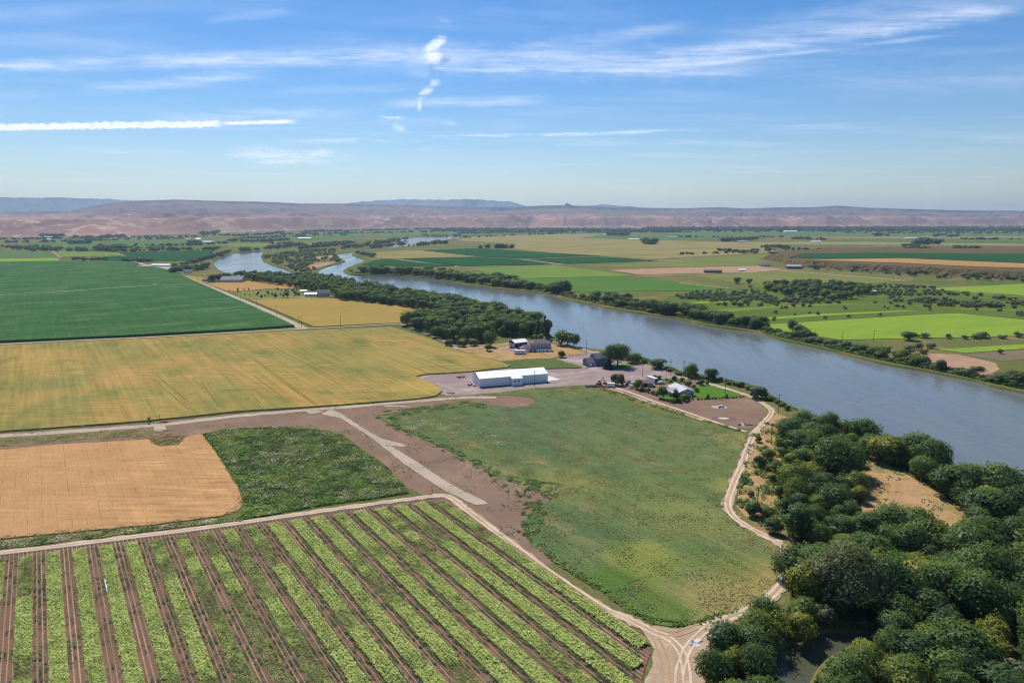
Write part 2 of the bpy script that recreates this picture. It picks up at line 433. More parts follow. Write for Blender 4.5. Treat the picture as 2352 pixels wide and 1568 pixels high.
# ------------------------------------------------------------------ the river, the slough and the ground sheet
MAIN = [(2352,1150),(2250,1098),(2190,1066),(2150,1022),(2080,1016),(2010,996),(1930,972),(1850,946),(1795,922),(1730,884),(1650,868),(1565,853),(1500,828),(1440,812),(1360,801),(1300,790),
        (1262,768),(1235,742),(1130,711),(1000,686),(900,669),(800,651),(740,637),(700,634),(680,629),(725,627),(734,618),(773,605),(793,599),(775,592.5),(771,584),(798,579.5),(842,572),(886,565.5),(915,558),(921,549),
        (957,544.5),(1004,543.5),(1060,541.5),(1130,540.8),(1130,542.2),(1060,544),(1006,555),(944,564),(884,568.5),(850,573.5),(817,579),(810,585),(837,596),(834,601),(793,617),(804,629),(860,631),(951,635),(1051,649),
        (1117,659),(1201,667),(1261,674),(1317,689),(1417,709),(1551,730),(1643,748),(1739,761),(1794,778),(1896,799),(1978,820),(2057,837),(2149,854),(2234,871),(2289,886),(2352,898),
        (2800,985),(3600,1120),(3600,1500),(2800,1330)]
LOBE = [(487,602),(497,593),(525,583),(545,580),(570,578),(604,577),(600,588),(607,600),(640,612),(682,627),(720,632),(760,640),(755,644),(700,638),(640,638),(590,634),(545,633),(512,624),(494,612)]
POND = [(1770,1486),(1800,1468),(1845,1448),(1898,1438),(1978,1436),(2035,1440),(2052,1455),(2000,1470),(1945,1485),(1905,1512),(1878,1545),(1860,1580),(1850,1640),(1790,1640),(1780,1570),(1765,1520)]
def shore(ptsD, step, amp, seed):
    P = smooth_line(GP(ptsD), True, 4)
    return rough_outline(P, step, amp, seed)
W_MAIN = shore(MAIN, 9, 2.6, 2); W_LOBE = shore(LOBE, 12, 3, 5); W_POND = shore(POND, 3, .7, 8)
WATERS = [W_MAIN, W_LOBE, W_POND]
def in_water(x, y):
    r = inpoly(x, y, W_MAIN)
    for w in WATERS[1:]: r = r | inpoly(x, y, w)
    return r

m_ground = field_mat('ground_mat', (.145, .142, .072), (.090, .120, .048), big=.0045, fine=.5, fineamt=.3, c3=(.23, .175, .10), c3scale=.016, c3at=(.52, .7), bump=.3)
m_water = bpy.data.materials.new('river_water'); m_water.use_nodes = True
N = NT(m_water.node_tree); o_ = N.new('ShaderNodeOutputMaterial'); b_ = N.new('ShaderNodeBsdfPrincipled'); geo = N.new('ShaderNodeNewGeometry')
wl = N.noise(N.mapping(geo.outputs['Position'], R(-25), (1, .3, 1)), .012, 5, .6)
N.l.new(N.mix(N.rng(wl, .35, .65), (.115, .135, .138), (.150, .158, .142)), b_.inputs['Base Color'])
b_.inputs['Roughness'].default_value = .08; b_.inputs['IOR'].default_value = 1.33
w1 = N.noise(geo.outputs['Position'], .35, 4, .6); w2 = N.noise(N.mapping(geo.outputs['Position'], R(-30), (1, .35, 1)), .05, 3, .5)
bp = N.new('ShaderNodeBump'); bp.inputs['Strength'].default_value = 1.0; bp.inputs['Distance'].default_value = .17
w3 = N.rng(N.noise(N.mapping(geo.outputs['Position'], R(-32), (1, .12, 1)), .035, 5, .6), .35, .65, .35, 1.5)
N.l.new(N.math('MULTIPLY', N.math('ADD', w1, N.math('MULTIPLY', w2, 1.5)), w3), bp.inputs['Height']); N.l.new(bp.outputs[0], b_.inputs['Normal'])
N.l.new(b_.outputs[0], o_.inputs[0])

def make_ground():
    verts = []; edges = []
    def loop(P):
        b = len(verts)
        for p in P: verts.append(Vector(p))
        for i in range(len(P)): edges.append((b + i, b + (i + 1) % len(P)))
    loop([(-26000, -600), (26000, -600), (26000, 23000), (-26000, 23000)])
    for w in WATERS: loop(w)
    for gx in np.linspace(-2400, 2400, 17):          # a few inner points so the sheet is not all slivers
        for gy in np.linspace(60, 3000, 13): verts.append(Vector((gx + rs.rand() * 9, gy + rs.rand() * 9)))
    v, e, f, *_ = delaunay_2d_cdt(verts, edges, [], 0, 1e-4)
    v = np.array([(p[0], p[1]) for p in v]); f = np.array([t for t in f if len(t) == 3])
    c = v[f].mean(1); wet = in_water(c[:, 0], c[:, 1])
    land = f[~wet]; cnt = {}
    for t in land:
        for a, b in ((t[0], t[1]), (t[1], t[2]), (t[2], t[0])):
            cnt.setdefault((min(a, b), max(a, b)), []).append((a, b))
    V = [(x, y, 0.0) for x, y in v]; F = [tuple(int(i) for i in t) for t in land]
    # banks: from each shore edge the ground slopes down into the water
    off = {}
    shore_e = [es[0] for es in cnt.values() if len(es) == 1]
    shore_e = [(a, b) for a, b in shore_e if abs(v[a][0]) < 25999 and v[a][1] > -599 and v[a][1] < 22999]
    for a, b in shore_e:
        d = v[b] - v[a]; nn = np.array([d[1], -d[0]]) / max(np.linalg.norm(d), 1e-6)
        for k in (a, b): off.setdefault(k, []).append(nn)
    low = {}
    for k, ns in off.items():
        nn = np.mean(ns, 0); p = v[k] + nn * 2.2; low[k] = len(V); V.append((p[0], p[1], -3.0))
    for a, b in shore_e: F.append((int(b), int(a), low[a], low[b]))
    me = bpy.data.meshes.new('ground'); me.from_pydata(V, [], F); me.update()
    return tag(link('ground', me, m_ground), 'dry grassy river plain under the fields', None, None, 'structure')
make_ground()

def water_sheet(name, outline, z, label, grow):
    P = np.array(outline); n = len(P); c = []
    area = sum(P[i][0] * P[(i + 1) % n][1] - P[(i + 1) % n][0] * P[i][1] for i in range(n))
    sgn = 1 if area > 0 else -1
    tris = tessellate_polygon([[Vector((x, y, 0)) for x, y in P]]); f = []
    for t in tris:
        a, b, cc = (P[i] for i in t)
        f.append(tuple(t) if (b[0]-a[0])*(cc[1]-a[1])-(b[1]-a[1])*(cc[0]-a[0]) > 0 else tuple(t)[::-1])
    me = bpy.data.meshes.new(name); me.from_pydata([(x, y, z) for x, y in P], [], f); me.update()
    return tag(link(name, me, m_water), label, None, None, 'structure')
water_sheet('river', W_MAIN, -1.5, 'broad blue grey river winding away across the valley', 0)
water_sheet('river_arm', W_LOBE, -1.47, 'wide blue bend of the river left of the wooded island', 0)
m_slough = m_water.copy(); m_slough.name = 'slough_water'
for n_ in m_slough.node_tree.nodes:
    if n_.type == 'MIX': n_.inputs[6].default_value = (.062, .068, .04, 1); n_.inputs[7].default_value = (.095, .10, .062, 1)
    if n_.type == 'BUMP': n_.inputs['Distance'].default_value = .05
o_ = water_sheet('slough', W_POND, -1.5, 'murky green slough among the trees at the lower right', 0)
o_.data.materials.clear(); o_.data.materials.append(m_slough)

# ------------------------------------------------------------------ hills, mountains
def interp(tab, x): return np.interp(x, [t[0] for t in tab], [t[1] for t in tab])
FOOT = [(-1200,556),(-300,551),(0,546),(200,543),(400,538),(560,533),(700,528),(850,526),(1000,525),(1200,523.5),(1400,522.5),(1700,521),(2000,519.5),(2352,518),(3200,517)]
SKYL = [(-1200,490),(-300,490),(0,488),(90,487),(187,484),(230,475),(270,468),(330,463),(420,460.5),(520,463),(620,465),(700,469),(784,469),(900,471),(1000,474),(1100,477),(1180,476.5),(1240,473.5),(1290,472.5),(1340,474),(1400,478),(1500,478.5),(1570,479),(1640,477),(1700,480),(1770,477.5),(1850,477),(1910,473.5),(1980,478),(2080,481),(2200,484),(2352,485),(2700,482),(3200,486)]
m_hill = bpy.data.materials.new('hill_mat'); m_hill.use_nodes = True
N = NT(m_hill.node_tree); o_ = N.new('ShaderNodeOutputMaterial'); b_ = N.new('ShaderNodeBsdfPrincipled'); geo = N.new('ShaderNodeNewGeometry'); ps = geo.outputs['Position']
n1 = N.noise(N.mapping(ps, 0, (1, .35, 1)), .0016, 6, .62); n2 = N.noise(ps, .009, 5, .65, .6); n3 = N.noise(N.mapping(ps, 0, (1, .2, 1)), .0007, 4, .6)
cc = N.mix(N.rng(n1, .40, .60), (.38, .205, .155), (.24, .145, .12))
cc = N.mix(N.rng(n2, .52, .66), cc, (.47, .335, .235)); cc = N.mix(N.rng(n3, .55, .75), cc, (.15, .12, .085))
sz = N.new('ShaderNodeSeparateXYZ'); N.l.new(ps, sz.inputs[0])            # sagebrush country on the heights, bare clay on the bluffs
up_ = N.rng(N.math('ADD', sz.outputs[2], N.math('MULTIPLY', N.math('SUBTRACT', n1, .5), 110)), 85, 150)
sage = N.mix(N.rng(n2, .42, .66), (.125, .088, .082), (.20, .145, .118))
cc = N.mix(N.math('MULTIPLY', up_, .85), cc, sage)
N.l.new(cc, b_.inputs['Base Color']); b_.inputs['Roughness'].default_value = .95; b_.inputs['Specular IOR Level'].default_value = .0
N.l.new(b_.outputs[0], o_.inputs[0])

def grid_obj(name, X, Y, Z, mat, label):
    nu, nv = X.shape; me = bpy.data.meshes.new(name)
    V = np.stack([X, Y, Z], -1).reshape(-1, 3)
    i = np.arange(nu - 1)[:, None] * nv + np.arange(nv - 1)[None, :]
    Fq = np.stack([i, i + nv, i + nv + 1, i + 1], -1).reshape(-1, 4)
    me.from_pydata(V.tolist(), [], Fq.tolist()); me.update()
    return tag(link(name, me, mat), label, None, None, 'structure')

def make_hills():
    px = np.linspace(-900, 3150, 760); tt = np.concatenate([np.linspace(-.02, .34, 62), np.linspace(.35, 1.0, 40), np.linspace(1.05, 1.8, 10)])
    PX, T = np.meshgrid(px, tt, indexing='ij')
    foot = np.array([G(CX, f)[1] for f in interp(FOOT, px)])[:, None] * np.ones_like(T)
    wig = (fbm(PX / 90 + 5, PX * 0 + 2.2, 4) - .45) * 900
    far = foot + 4200 + wig * .3
    Rr = foot + (far - foot) * T + wig * .25 * np.clip(1 - T * 3, 0, 1)
    az = (PX - CX) / FPX
    X = az * Rr; Y = Rr
    hs_ = (498 - interp(SKYL, PX)) / FPX * far + CAM_H
    # front bluff: steep face cut by gullies, then a bench and long slopes up to the skyline
    gul = 1 - np.abs(2 * fbm(X / 260 + .3 * fbm(X / 900, Y / 900) * 6, Y / 1500 + 3, 4) - .95) * 1.5
    bl_h = (52 + 46 * fbm(X / 1400 + 9, Y * 0 + 4.2, 3)) * np.clip((foot / 3500) ** .45, .9, 1.5)
    face = np.clip((T - .0) / (.05 + .07 * fbm(X / 340 + 3, Y / 2500, 3)), 0, 1); face = face * face * (3 - 2 * face)
    h = bl_h * face * (.60 + .62 * gul * np.clip(1 - T * 1.2, .25, 1))
    up = np.clip((T - .12) / .88, 0, 1)
    roll = fbm(X / 1100 + 40, Y / 1500, 4) - .47
    h2 = (hs_ - bl_h) * (up ** 1.35) + roll * 150 * np.sin(np.clip(up, 0, 1) * math.pi) ** .8 * np.clip(hs_ / 240, .3, 1)
    gl2 = np.abs(fbm(X / 420 + 60, Y / 800 + 8, 4) - .47)
    h = h + np.maximum(h2, -bl_h * .2) - np.clip(.12 - gl2, 0, 1) * 420 * np.clip(up * 5, 0, 1) * np.clip((1 - T) * 4, 0, 1)
    lim = np.where(T < .98, CAM_H + (hs_ - CAM_H) * Rr / far - 3 * (1 - T), 1e9)      # nothing in front tops the skyline
    h = np.minimum(h, np.where(T < .98, lim, h))
    h = np.where(T >= .98, hs_ * np.clip(1 - (T - 1) * .55, .3, 1) + (fbm(X / 200, Y / 200) - .47) * 8, h)
    h = np.where(T < 0, -8, h)
    grid_obj('hills', X, Y, h, m_hill, 'bare reddish brown hills along the far side of the valley')
make_hills()

def ridge(name, tab, x0, x1, dist, depth, mat, label, n=260, seed=1, base=500):
    px = np.linspace(x0, x1, n); t = np.linspace(-1, 1, 17)
    PX, T = np.meshgrid(px, t, indexing='ij')
    top = (498 - interp(tab, PX)) / FPX * dist + CAM_H + (fbm(PX / 11 + seed, PX * 0 + 7, 4) - .47) * dist * .0024
    Y = dist + T * depth + (fbm(PX / 40, T * 2 + seed) - .5) * depth * .3
    h = top * (1 - np.abs(T) ** 1.2) * np.where(T == 0, 1, .92 + .2 * (fbm(PX / 9 + seed, T * 3, 3) - .4)) - 6
    grid_obj(name, (PX - CX) / FPX * dist * (1 + T * depth / dist), Y, h, mat, label)
m_far = plain('mountain_mat', (.075, .10, .13), .95, 0, .2, .0012)  # dark forest tone with the blue of distant haze mixed into the colour
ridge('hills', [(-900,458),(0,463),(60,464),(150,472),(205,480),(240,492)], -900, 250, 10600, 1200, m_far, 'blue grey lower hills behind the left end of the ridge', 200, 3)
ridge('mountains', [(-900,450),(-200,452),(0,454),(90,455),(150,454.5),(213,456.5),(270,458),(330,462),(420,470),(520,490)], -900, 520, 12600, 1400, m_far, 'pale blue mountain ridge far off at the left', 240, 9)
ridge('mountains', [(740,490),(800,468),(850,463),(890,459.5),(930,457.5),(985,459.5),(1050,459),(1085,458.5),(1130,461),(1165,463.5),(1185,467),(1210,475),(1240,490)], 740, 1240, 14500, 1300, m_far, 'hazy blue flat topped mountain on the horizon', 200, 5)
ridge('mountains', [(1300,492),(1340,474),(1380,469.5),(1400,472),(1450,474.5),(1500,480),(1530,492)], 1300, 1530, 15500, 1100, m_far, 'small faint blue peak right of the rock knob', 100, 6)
# rock knob on the skyline
rk = MB(); rr = np.random.RandomState(4)
kx = (1300 - CX) / FPX
for i, (dx, w, h) in enumerate([(-60, 40, 22), (-20, 30, 46), (5, 34, 58), (40, 30, 40), (70, 46, 26), (110, 50, 14)]):
    d0 = G(CX, interp(FOOT, 1300))[1] + 4200
    c = Vector((kx * d0 + dx, d0, 262)); ring = []
    for lv, (zz, s) in enumerate(((-30, 1.3), (h * .5, .9), (h * .85, .55), (h, .2))):
        ring.append([c + Vector((math.cos(a) * w * s * rr.uniform(.7, 1.2), math.sin(a) * w * s * rr.uniform(.7, 1.2), zz)) for a in np.linspace(0, 2 * math.pi, 8)[:-1]])
    for a_, b_2 in zip(ring, ring[1:]):
        for k in range(7): rk.face(a_[k], a_[(k + 1) % 7], b_2[(k + 1) % 7], b_2[k])
    rk.face(*ring[-1])
tag(rk.build('rock_outcrop', plain('rock_mat', (.12, .095, .08), .95, 0, .3, .02)), 'jagged dark rock knob on top of the hill skyline', 'rock outcrop')

# ------------------------------------------------------------------ terrace on the right bank
TERR_H = 13.0
TE = [(1745,596),(1781,600),(1801,606),(1845,614),(1901,617),(2001,624),(2068,627),(2135,631),(2235,637),(2352,644),(2800,668)]
def make_terrace():
    P = smooth_line(GP(TE), False, 10); n = len(P); P = np.array(P)
    rows_ = []
    prof = [(0, -.2), (4, 1.2), (9, 4.5), (15, 8.5), (20, 11.3), (24, 12.7), (30, 13.0)]
    for k, (o, z) in enumerate(prof):
        r = []
        for i in range(n):
            d = P[min(i + 1, n - 1)] - P[max(i - 1, 0)]; d /= np.linalg.norm(d); nn = np.array([-d[1], d[0]])
            g = (vnoise(i * .9, k * .5 + 2) - .5) * 9 * (1 if 0 < k < 6 else .3)
            q = P[i] + nn * (o + g); r.append((q[0], q[1], z + (vnoise(i * 1.3, k) - .5) * (1.6 if 0 < k < 5 else 0)))
        rows_.append(r)
    V = [p for r in rows_ for p in r]; F = []
    for k in range(len(rows_) - 1):
        for i in range(n - 1): F.append((k * n + i, k * n + i + 1, (k + 1) * n + i + 1, (k + 1) * n + i))
    # flat top, falling gently back to the plain far behind
    top = rows_[-1]; back = [G(2900, 584, TERR_H), G(2352, 571, TERR_H), G(2100, 571, TERR_H), G(1900, 574, TERR_H), G(1790, 581, TERR_H)]
    back_low = [G(2900, 576), G(2352, 566), G(2100, 566), G(1890, 569), G(1760, 578)]
    pl = [p[:2] for p in top] + back
    b = len(V); V += [(x, y, TERR_H) for x, y in pl]
    for t in tessellate_polygon([[Vector((x, y, 0)) for x, y in pl]]):
        a, c, d = (pl[i] for i in t); s = (c[0]-a[0])*(d[1]-a[1])-(c[1]-a[1])*(d[0]-a[0])
        F.append(tuple(b + i for i in (t if s > 0 else t[::-1])))
    bb = len(V); V += [(x, y, TERR_H) for x, y in back] + [(x, y, -.2) for x, y in back_low]
    for i in range(4): F.append((bb + i, bb + 5 + i, bb + 6 + i, bb + 1 + i))
    me = bpy.data.meshes.new('terrace'); me.from_pydata(V, [], F); me.update()
    tag(link('terrace', me, field_mat('terrace_mat', (.135, .092, .070), (.095, .088, .055), big=.035, fine=.25, fineamt=.45, c3=(.20, .13, .095), c3scale=.07, bump=1.2)), 'raised river terrace with an eroded brown edge', None, None, 'structure')
make_terrace()

# ------------------------------------------------------------------ fields
def field(name, ptsD, h, mat, label, cat='field', kind='stuff', z0=0.0, step=None, amp=0.0, smooth=False, seed=0):
    return slab(name, GP(ptsD, z0), h, mat, kind, label, cat, z0, step, amp, smooth, seed)

K = .86
m_corn = field_mat('corn_mat', (.038, .108, .046), (.060, .135, .060), big=.012, fine=.8, fineamt=.42, c3=(.11, .18, .10), c3scale=.013, c3at=(.5, .72), rows=None, streak=.14, aniso=.35, bump=.8)
m_corn_far = field_mat('corn_far_mat', (.018, .075, .030), (.022, .085, .034), big=.006, fine=.15, fineamt=.15)
m_wheat_y = field_mat('ripening_wheat_mat', (.330, .228, .098), (.228, .205, .088), big=.020, fine=.9, fineamt=.14, c3=(.150, .175, .065), c3scale=.030, c3at=(.46, .70), streak=.19, aniso=2.2, bump=.25, cross=.6, spots=[(*G(160, 880), 26, (.17, .19, .09), .6), (*G(140, 930), 22, (.17, .19, .09), .5), (*G(300, 870), 32, (.39, .24, .12), .6), (*G(520, 850), 34, (.39, .24, .12), .45), (*G(900, 820), 40, (.28, .24, .10), .5), (*G(960, 890), 26, (.42, .29, .11), .6)])
m_wheat_g = field_mat('gold_wheat_mat', (.31, .225, .085), (.27, .205, .08), big=.014, fine=.7, fineamt=.1, c3=(.35, .235, .08), c3scale=.02, streak=.06)
m_wheat_o = field_mat('ripe_wheat_mat', (.49, .275, .145), (.43, .245, .125), big=.04, fine=1.9, fineamt=.26, rows=4.3, rowamt=.42, c3=(.36, .215, .10), c3scale=.055, c3at=(.52, .8), streak=.05, bump=.35, cross=.6, tone=(1.0, 1.0, .86))
m_soil = field_mat('bare_soil_mat', (.225, .152, .122), (.195, .132, .108), big=.05, fine=1.1, fineamt=.12, c3=(.27, .19, .15), c3scale=.04, c3at=(.5, .75), streak=.07, bump=.1, tone=(1.0, .98, .84))
m_gravel = field_mat('gravel_mat', (.42, .34, .275), (.36, .295, .235), big=.1, fine=2.0, fineamt=.12, c3=(.48, .40, .33), c3scale=.05, tone=(1.0, 1.0, .93))
m_yard = field_mat('yard_gravel_mat', (.30, .235, .205), (.255, .195, .17), big=.035, fine=1.4, fineamt=.12, c3=(.43, .36, .31), c3scale=.03, c3at=(.5, .68), aniso=.5, tone=(1.0, .98, 1.04))
m_sand = field_mat('sandy_dirt_mat', (.43, .315, .235), (.35, .25, .18), big=.09, fine=1.6, fineamt=.16, c3=(.50, .38, .29), c3scale=.11, c3at=(.5, .66), bump=.25, tone=(1.0, 1.0, .93))
m_rut = field_mat('wheel_rut_mat', (.60, .47, .37), (.49, .37, .28), big=.2, fine=2.0, fineamt=.18, tone=(1.0, 1.0, .93))
m_rut_d = field_mat('dark_rut_mat', (.37, .265, .19), (.33, .235, .17), big=.2, fine=2.0, fineamt=.2)
m_pasture = field_mat('pasture_mat', (.085, .135, .065), (.130, .168, .066), big=.030, fine=1.5, fineamt=.36, c3=(.230, .200, .105), c3scale=.085, c3at=(.50, .76), aniso=2.2, bump=.3, streak=.16, tone=(1.0, 1.0, .85), spots=[(*G(1720, 1340), 21, (.27, .22, .09), .9), (*G(1620, 1400), 19, (.265, .215, .10), .85), (*G(1700, 1120), 12, (.25, .24, .07), .7), (*G(1690, 1010), 18, (.25, .22, .09), .7), (*G(1480, 1290), 15, (.215, .235, .055), .75), (*G(1400, 1340), 14, (.07, .13, .03), .8), (*G(1520, 1400), 12, (.075, .135, .035), .8), (*G(1250, 960), 55, (.095, .145, .085), .7), (*G(1450, 1010), 50, (.125, .16, .08), .7), (*G(1560, 1190), 22, (.19, .20, .07), .5), (*G(1300, 1110), 20, (.21, .205, .075), .6), (*G(1650, 1290), 13, (.09, .145, .045), .6)])
m_weeds = field_mat('weedy_mat', (.062, .125, .034), (.095, .150, .042), big=.05, fine=1.0, fineamt=.4, c3=(.30, .24, .18), c3scale=.16, c3at=(.6, .72), bump=.5)
m_drygrass = field_mat('dry_grass_mat', (.43, .26, .145), (.33, .225, .105), big=.07, fine=1.3, fineamt=.28, c3=(.19, .18, .065), c3scale=.09, c3at=(.48, .70), bump=.3, tone=(1.0, 1.0, .93))
m_verge = field_mat('verge_mat', (.20, .165, .085), (.12, .14, .05), big=.09, fine=1.2, fineamt=.3, c3=(.30, .235, .18), c3scale=.2, bump=.3, tone=(1.0, 1.0, .93))
m_lawn = field_mat('lawn_mat', (.068, .160, .030), (.082, .178, .036), big=.09, fine=1.5, fineamt=.18, c3=(.12, .19, .045), c3scale=.08, c3at=(.55, .8))
m_bright = field_mat('lush_field_mat', (.20, .29, .050), (.16, .265, .05), big=.012, fine=.5, fineamt=.14, c3=(.22, .31, .04), c3scale=.02, aniso=.3, streak=.06)
m_hay = field_mat('hay_field_mat', (.115, .200, .055), (.145, .21, .062), big=.006, fine=.3, fineamt=.12, streak=.05)
m_hay2 = field_mat('green_crop_mat', (.065, .155, .045), (.085, .165, .052), big=.008, fine=.3, fineamt=.14)
m_tan = field_mat('stubble_mat', (.26, .215, .115), (.20, .19, .095), big=.0028, fine=.15, fineamt=.16, c3=(.13, .16, .07), c3scale=.004, c3at=(.5, .75), aniso=.3)
m_olive = field_mat('rough_pasture_mat', (.165, .18, .075), (.13, .165, .06), big=.007, fine=.25, fineamt=.15, c3=(.22, .19, .09), c3scale=.012)
m_orange_far = field_mat('far_wheat_mat', (.36, .22, .105), (.31, .20, .10), big=.006, fine=.2, fineamt=.1)
m_brown_far = field_mat('fallow_mat', (.20, .145, .105), (.16, .13, .09), big=.006, fine=.2, fineamt=.15, tone=(1.0, 1.0, .93))
m_pinkdirt = field_mat('pale_dirt_mat', (.38, .245, .165), (.32, .20, .135), big=.05, fine=.8, fineamt=.15, c3=(.26, .19, .11), c3scale=.05, tone=(1.0, 1.0, .93))
m_green_far = field_mat('far_green_mat', (.075, .14, .062), (.095, .155, .065), big=.003, fine=.1, fineamt=.14, c3=(.15, .155, .075), c3scale=.004)
m_olive_strip = field_mat('meadow_mat', (.075, .125, .035), (.11, .15, .045), big=.018, fine=.5, fineamt=.3, c3=(.18, .19, .06), c3scale=.02, rot=R(75), aniso=5, bump=.5)

m_plot = field_mat('plot_mat', (.075, .115, .045), (.105, .14, .06), big=.1, fine=1.2, fineamt=.3, c3=(.17, .18, .09), c3scale=.15)
# left bank, near to far
field('wheat_field', [(-300,1008),(0,993),(342,967.5),(560,945),(784,931),(960,917),(1000,910),(1016,899),(1000,886),(965,870),(955,866),(975,861),(1074,855),(1165,845),(1172,841),(1143,831),(1100,818),(1050,806),(989,779),(940,764),(897,752),(690,761),(342,778),(0,795),(-300,812)], .75, m_wheat_y, 'large yellow wheat field turning from green, behind the gravel road', 'wheat field', step=6, amp=.8, seed=3)
field('corn_field', [(-900,835),(0,787.5),(342,771.5),(560,759),(675,751),(640,733),(550,693),(467,656),(393,623),(352,613.5),(310,613.5),(318,606),(293,601.5),(0,602),(-900,604)], 2.0, m_corn, 'big deep green corn field on the left, crossed by a pivot line', 'corn field', step=14, amp=.8, seed=4)
field('wheat_field', [(571,688.5),(700,684.5),(784,687.5),(917,702),(985,713),(1003,719),(960,728),(926,742),(784,748.5),(722,751.5),(633,714)], .75, m_wheat_g, 'gold wheat field between the straight road and the dark woods', 'wheat field', step=10, amp=.8, seed=6)
field('wheat_field', [(472,652.5),(520,647),(567,645),(640,649),(687,656.5),(697,664),(610,664),(545,670),(520,668)], .5, m_orange_far, 'small tan field behind the orchard rows', 'field', step=10, amp=.8)
field('wheat_field', [(-300,1052),(0,1034),(137,1021),(250,1015),(342,1009.5),(352,1020),(372,1026),(410,1022),(428,1004),(461,997),(490,1033),(513,1069),(535,1103),(549,1127),(555,1150),(552,1168),(513,1185),(342,1206.5),(171,1222),(0,1238),(-300,1264)], .3, m_wheat_o, 'ripe orange wheat field at the left, above the crop rows', 'wheat field', step=.9, amp=.7, seed=9)
SOIL = [(-300,1060),(0,1036),(200,1018),(342,1010),(470,1000),(520,985),(640,980),(780,991),(828,1028),(897,1076),(934,1120),(972,1136),(1012,1134),(1030,1138),(1075,1172),(1191,1262),(1240,1300),(1300,1290),(1240,1200),(1300,1150),(1262,1112),(1150,1090),(1080,1060),(989,1016),(890,975),(865,955),(960,935),(1074,920),(1120,930),(1180,936),(1215,932),(1229,922),(1215,913),(1150,906),(1060,908),(990,914),(784,933),(560,948),(342,970),(0,996),(-300,1012)]
slab('bare_soil', GP(SOIL), .05, m_soil, 'structure', 'brown bare soil around the gravel roads', None, 0, 1.6, 1.1, False, 12)
PAST = [(1068,911),(1139,904),(1228,892),(1300,887.5),(1348,886.5),(1375,895),(1468,929),(1568,957),(1640,977),(1690,990),(1713,998),(1710,1012),(1697,1055),(1676,1113),(1661,1172),(1697,1208),(1745,1240),(1772,1258),(1782,1290),(1778,1330),(1752,1374),(1697,1402),(1618,1427),(1545,1437),(1499,1430),(1431,1395),(1345,1336),(1277,1295),(1215,1243),(1200,1215),(1225,1165),(1275,1142),(1235,1122),(1150,1100),(1078,1058),(989,1014),(905,978),(866,957),(955,940),(1074,924),(1126,933),(1185,938),(1222,934),(1238,922),(1220,911),(1150,907)]
field('pasture', PAST, .13, m_pasture, 'large weedy green pasture in the middle of the picture', 'pasture', step=1.3, amp=1.9, seed=14)
WEED1 = [(466,996),(520,986),(580,983),(640,981),(720,986),(776,993),(822,1028),(890,1076),(928,1118),(940,1132),(880,1142),(780,1156),(700,1168),(620,1183),(560,1193),(552,1186),(562,1160),(557,1130),(520,1066),(490,1024)]
field('weed_patch', WEED1, .13, m_weeds, 'dark green weed patch with pale seed heads beside the orange wheat', 'weed patch', step=1.3, amp=1.5, seed=17)
WSTRIP = [(-300,1284),(0,1262),(240,1233),(467,1205),(560,1196),(552,1188),(513,1190),(342,1211),(171,1226),(0,1243),(-300,1268)]
field('weed_strip', WSTRIP, .15, m_verge, 'rough weedy strip between orange wheat and farm track', 'weed strip', step=3, amp=.8, seed=19)
field('verge', [(-300,1030),(0,1008),(342,985),(400,986),(300,1002),(200,1008),(0,1026),(-300,1048)], .10, m_verge, 'dry grass verge along the near side of the gravel road', 'verge', step=4, amp=1.0, seed=20)
slab('gravel_yard', GP([(957,866),(975,862),(1074,856),(1172,845.5),(1250,849),(1331,846),(1344,840),(1310,832),(1278,825),(1290,818),(1345,810),(1372,806),(1400,818),(1433,829),(1488,838),(1530,850),(1575,866),(1560,872),(1520,872),(1480,880),(1440,886),(1420,890),(1344,884),(1228,891),(1140,902),(1074,907),(1023,908.5),(1012,903),(1017,898),(1000,886),(965,870)]), .06, m_yard, 'structure', 'pinkish gravel yard around the white metal building', None, 0, 5, .8, False, 21)
field('garden_plot', [(1146,831),(1200,826),(1269,825.5),(1310,836),(1337,845),(1250,847.5),(1177,846)], .45, m_plot, 'dark green plot behind the white metal building', 'field', step=4, amp=.5, seed=22)
field('dry_paddock', [(1040,801),(1060,793),(1110,792),(1180,786),(1262,786),(1300,795),(1358,808),(1330,813),(1265,823),(1200,825),(1155,831),(1110,819)], .12, m_drygrass, 'dry orange grass around the two storey house', 'paddock', step=4, amp=1.0, seed=23)
slab('driveway', GP([(1100,797),(1150,800),(1172,798),(1200,800),(1215,806),(1190,808),(1140,803),(1098,800)]), .2, m_yard, 'structure', 'gravel drive in front of the dark barn', None, 0, 4, .3)
slab('dirt_lot', GP([(1350,888),(1400,884),(1440,884),(1480,880),(1545,872),(1580,870),(1620,880),(1650,890),(1712,914),(1735,920),(1755,938),(1758,955),(1725,985),(1700,985),(1636,968),(1568,945),(1500,926),(1440,908),(1390,895)]), .07, m_soil, 'structure', 'bare brown dirt lot around the grey ranch house', None, 0, 4, .6, False, 31)
field('dry_patch', [(1694,930),(1715,927),(1733,930),(1746,945),(1744,960),(1722,959),(1703,953),(1690,943)], .06, m_drygrass, 'yellow dry patch in the dirt lot', 'grass patch', step=1.2, amp=1.6, seed=3)
field('lawn', [(1587,888),(1610,885.5),(1637,885.5),(1665,893),(1690,903),(1706,911),(1690,914),(1660,916),(1626,917.5),(1600,914),(1592,905)], .10, m_lawn, 'bright green lawn right of the grey ranch house', 'lawn')
field('lawn', [(1485,897.5),(1514,896),(1530,905),(1560,915),(1592,914),(1599,917),(1570,920),(1542,922.5),(1520,912),(1500,904)], .10, m_lawn, 'green lawn in front of the grey ranch house', 'lawn')
field('lawn', [(1383,844),(1405,838),(1440,836),(1458,839),(1440,844),(1412,847)], .10, m_lawn, 'small green lawn under the big round tree', 'lawn')
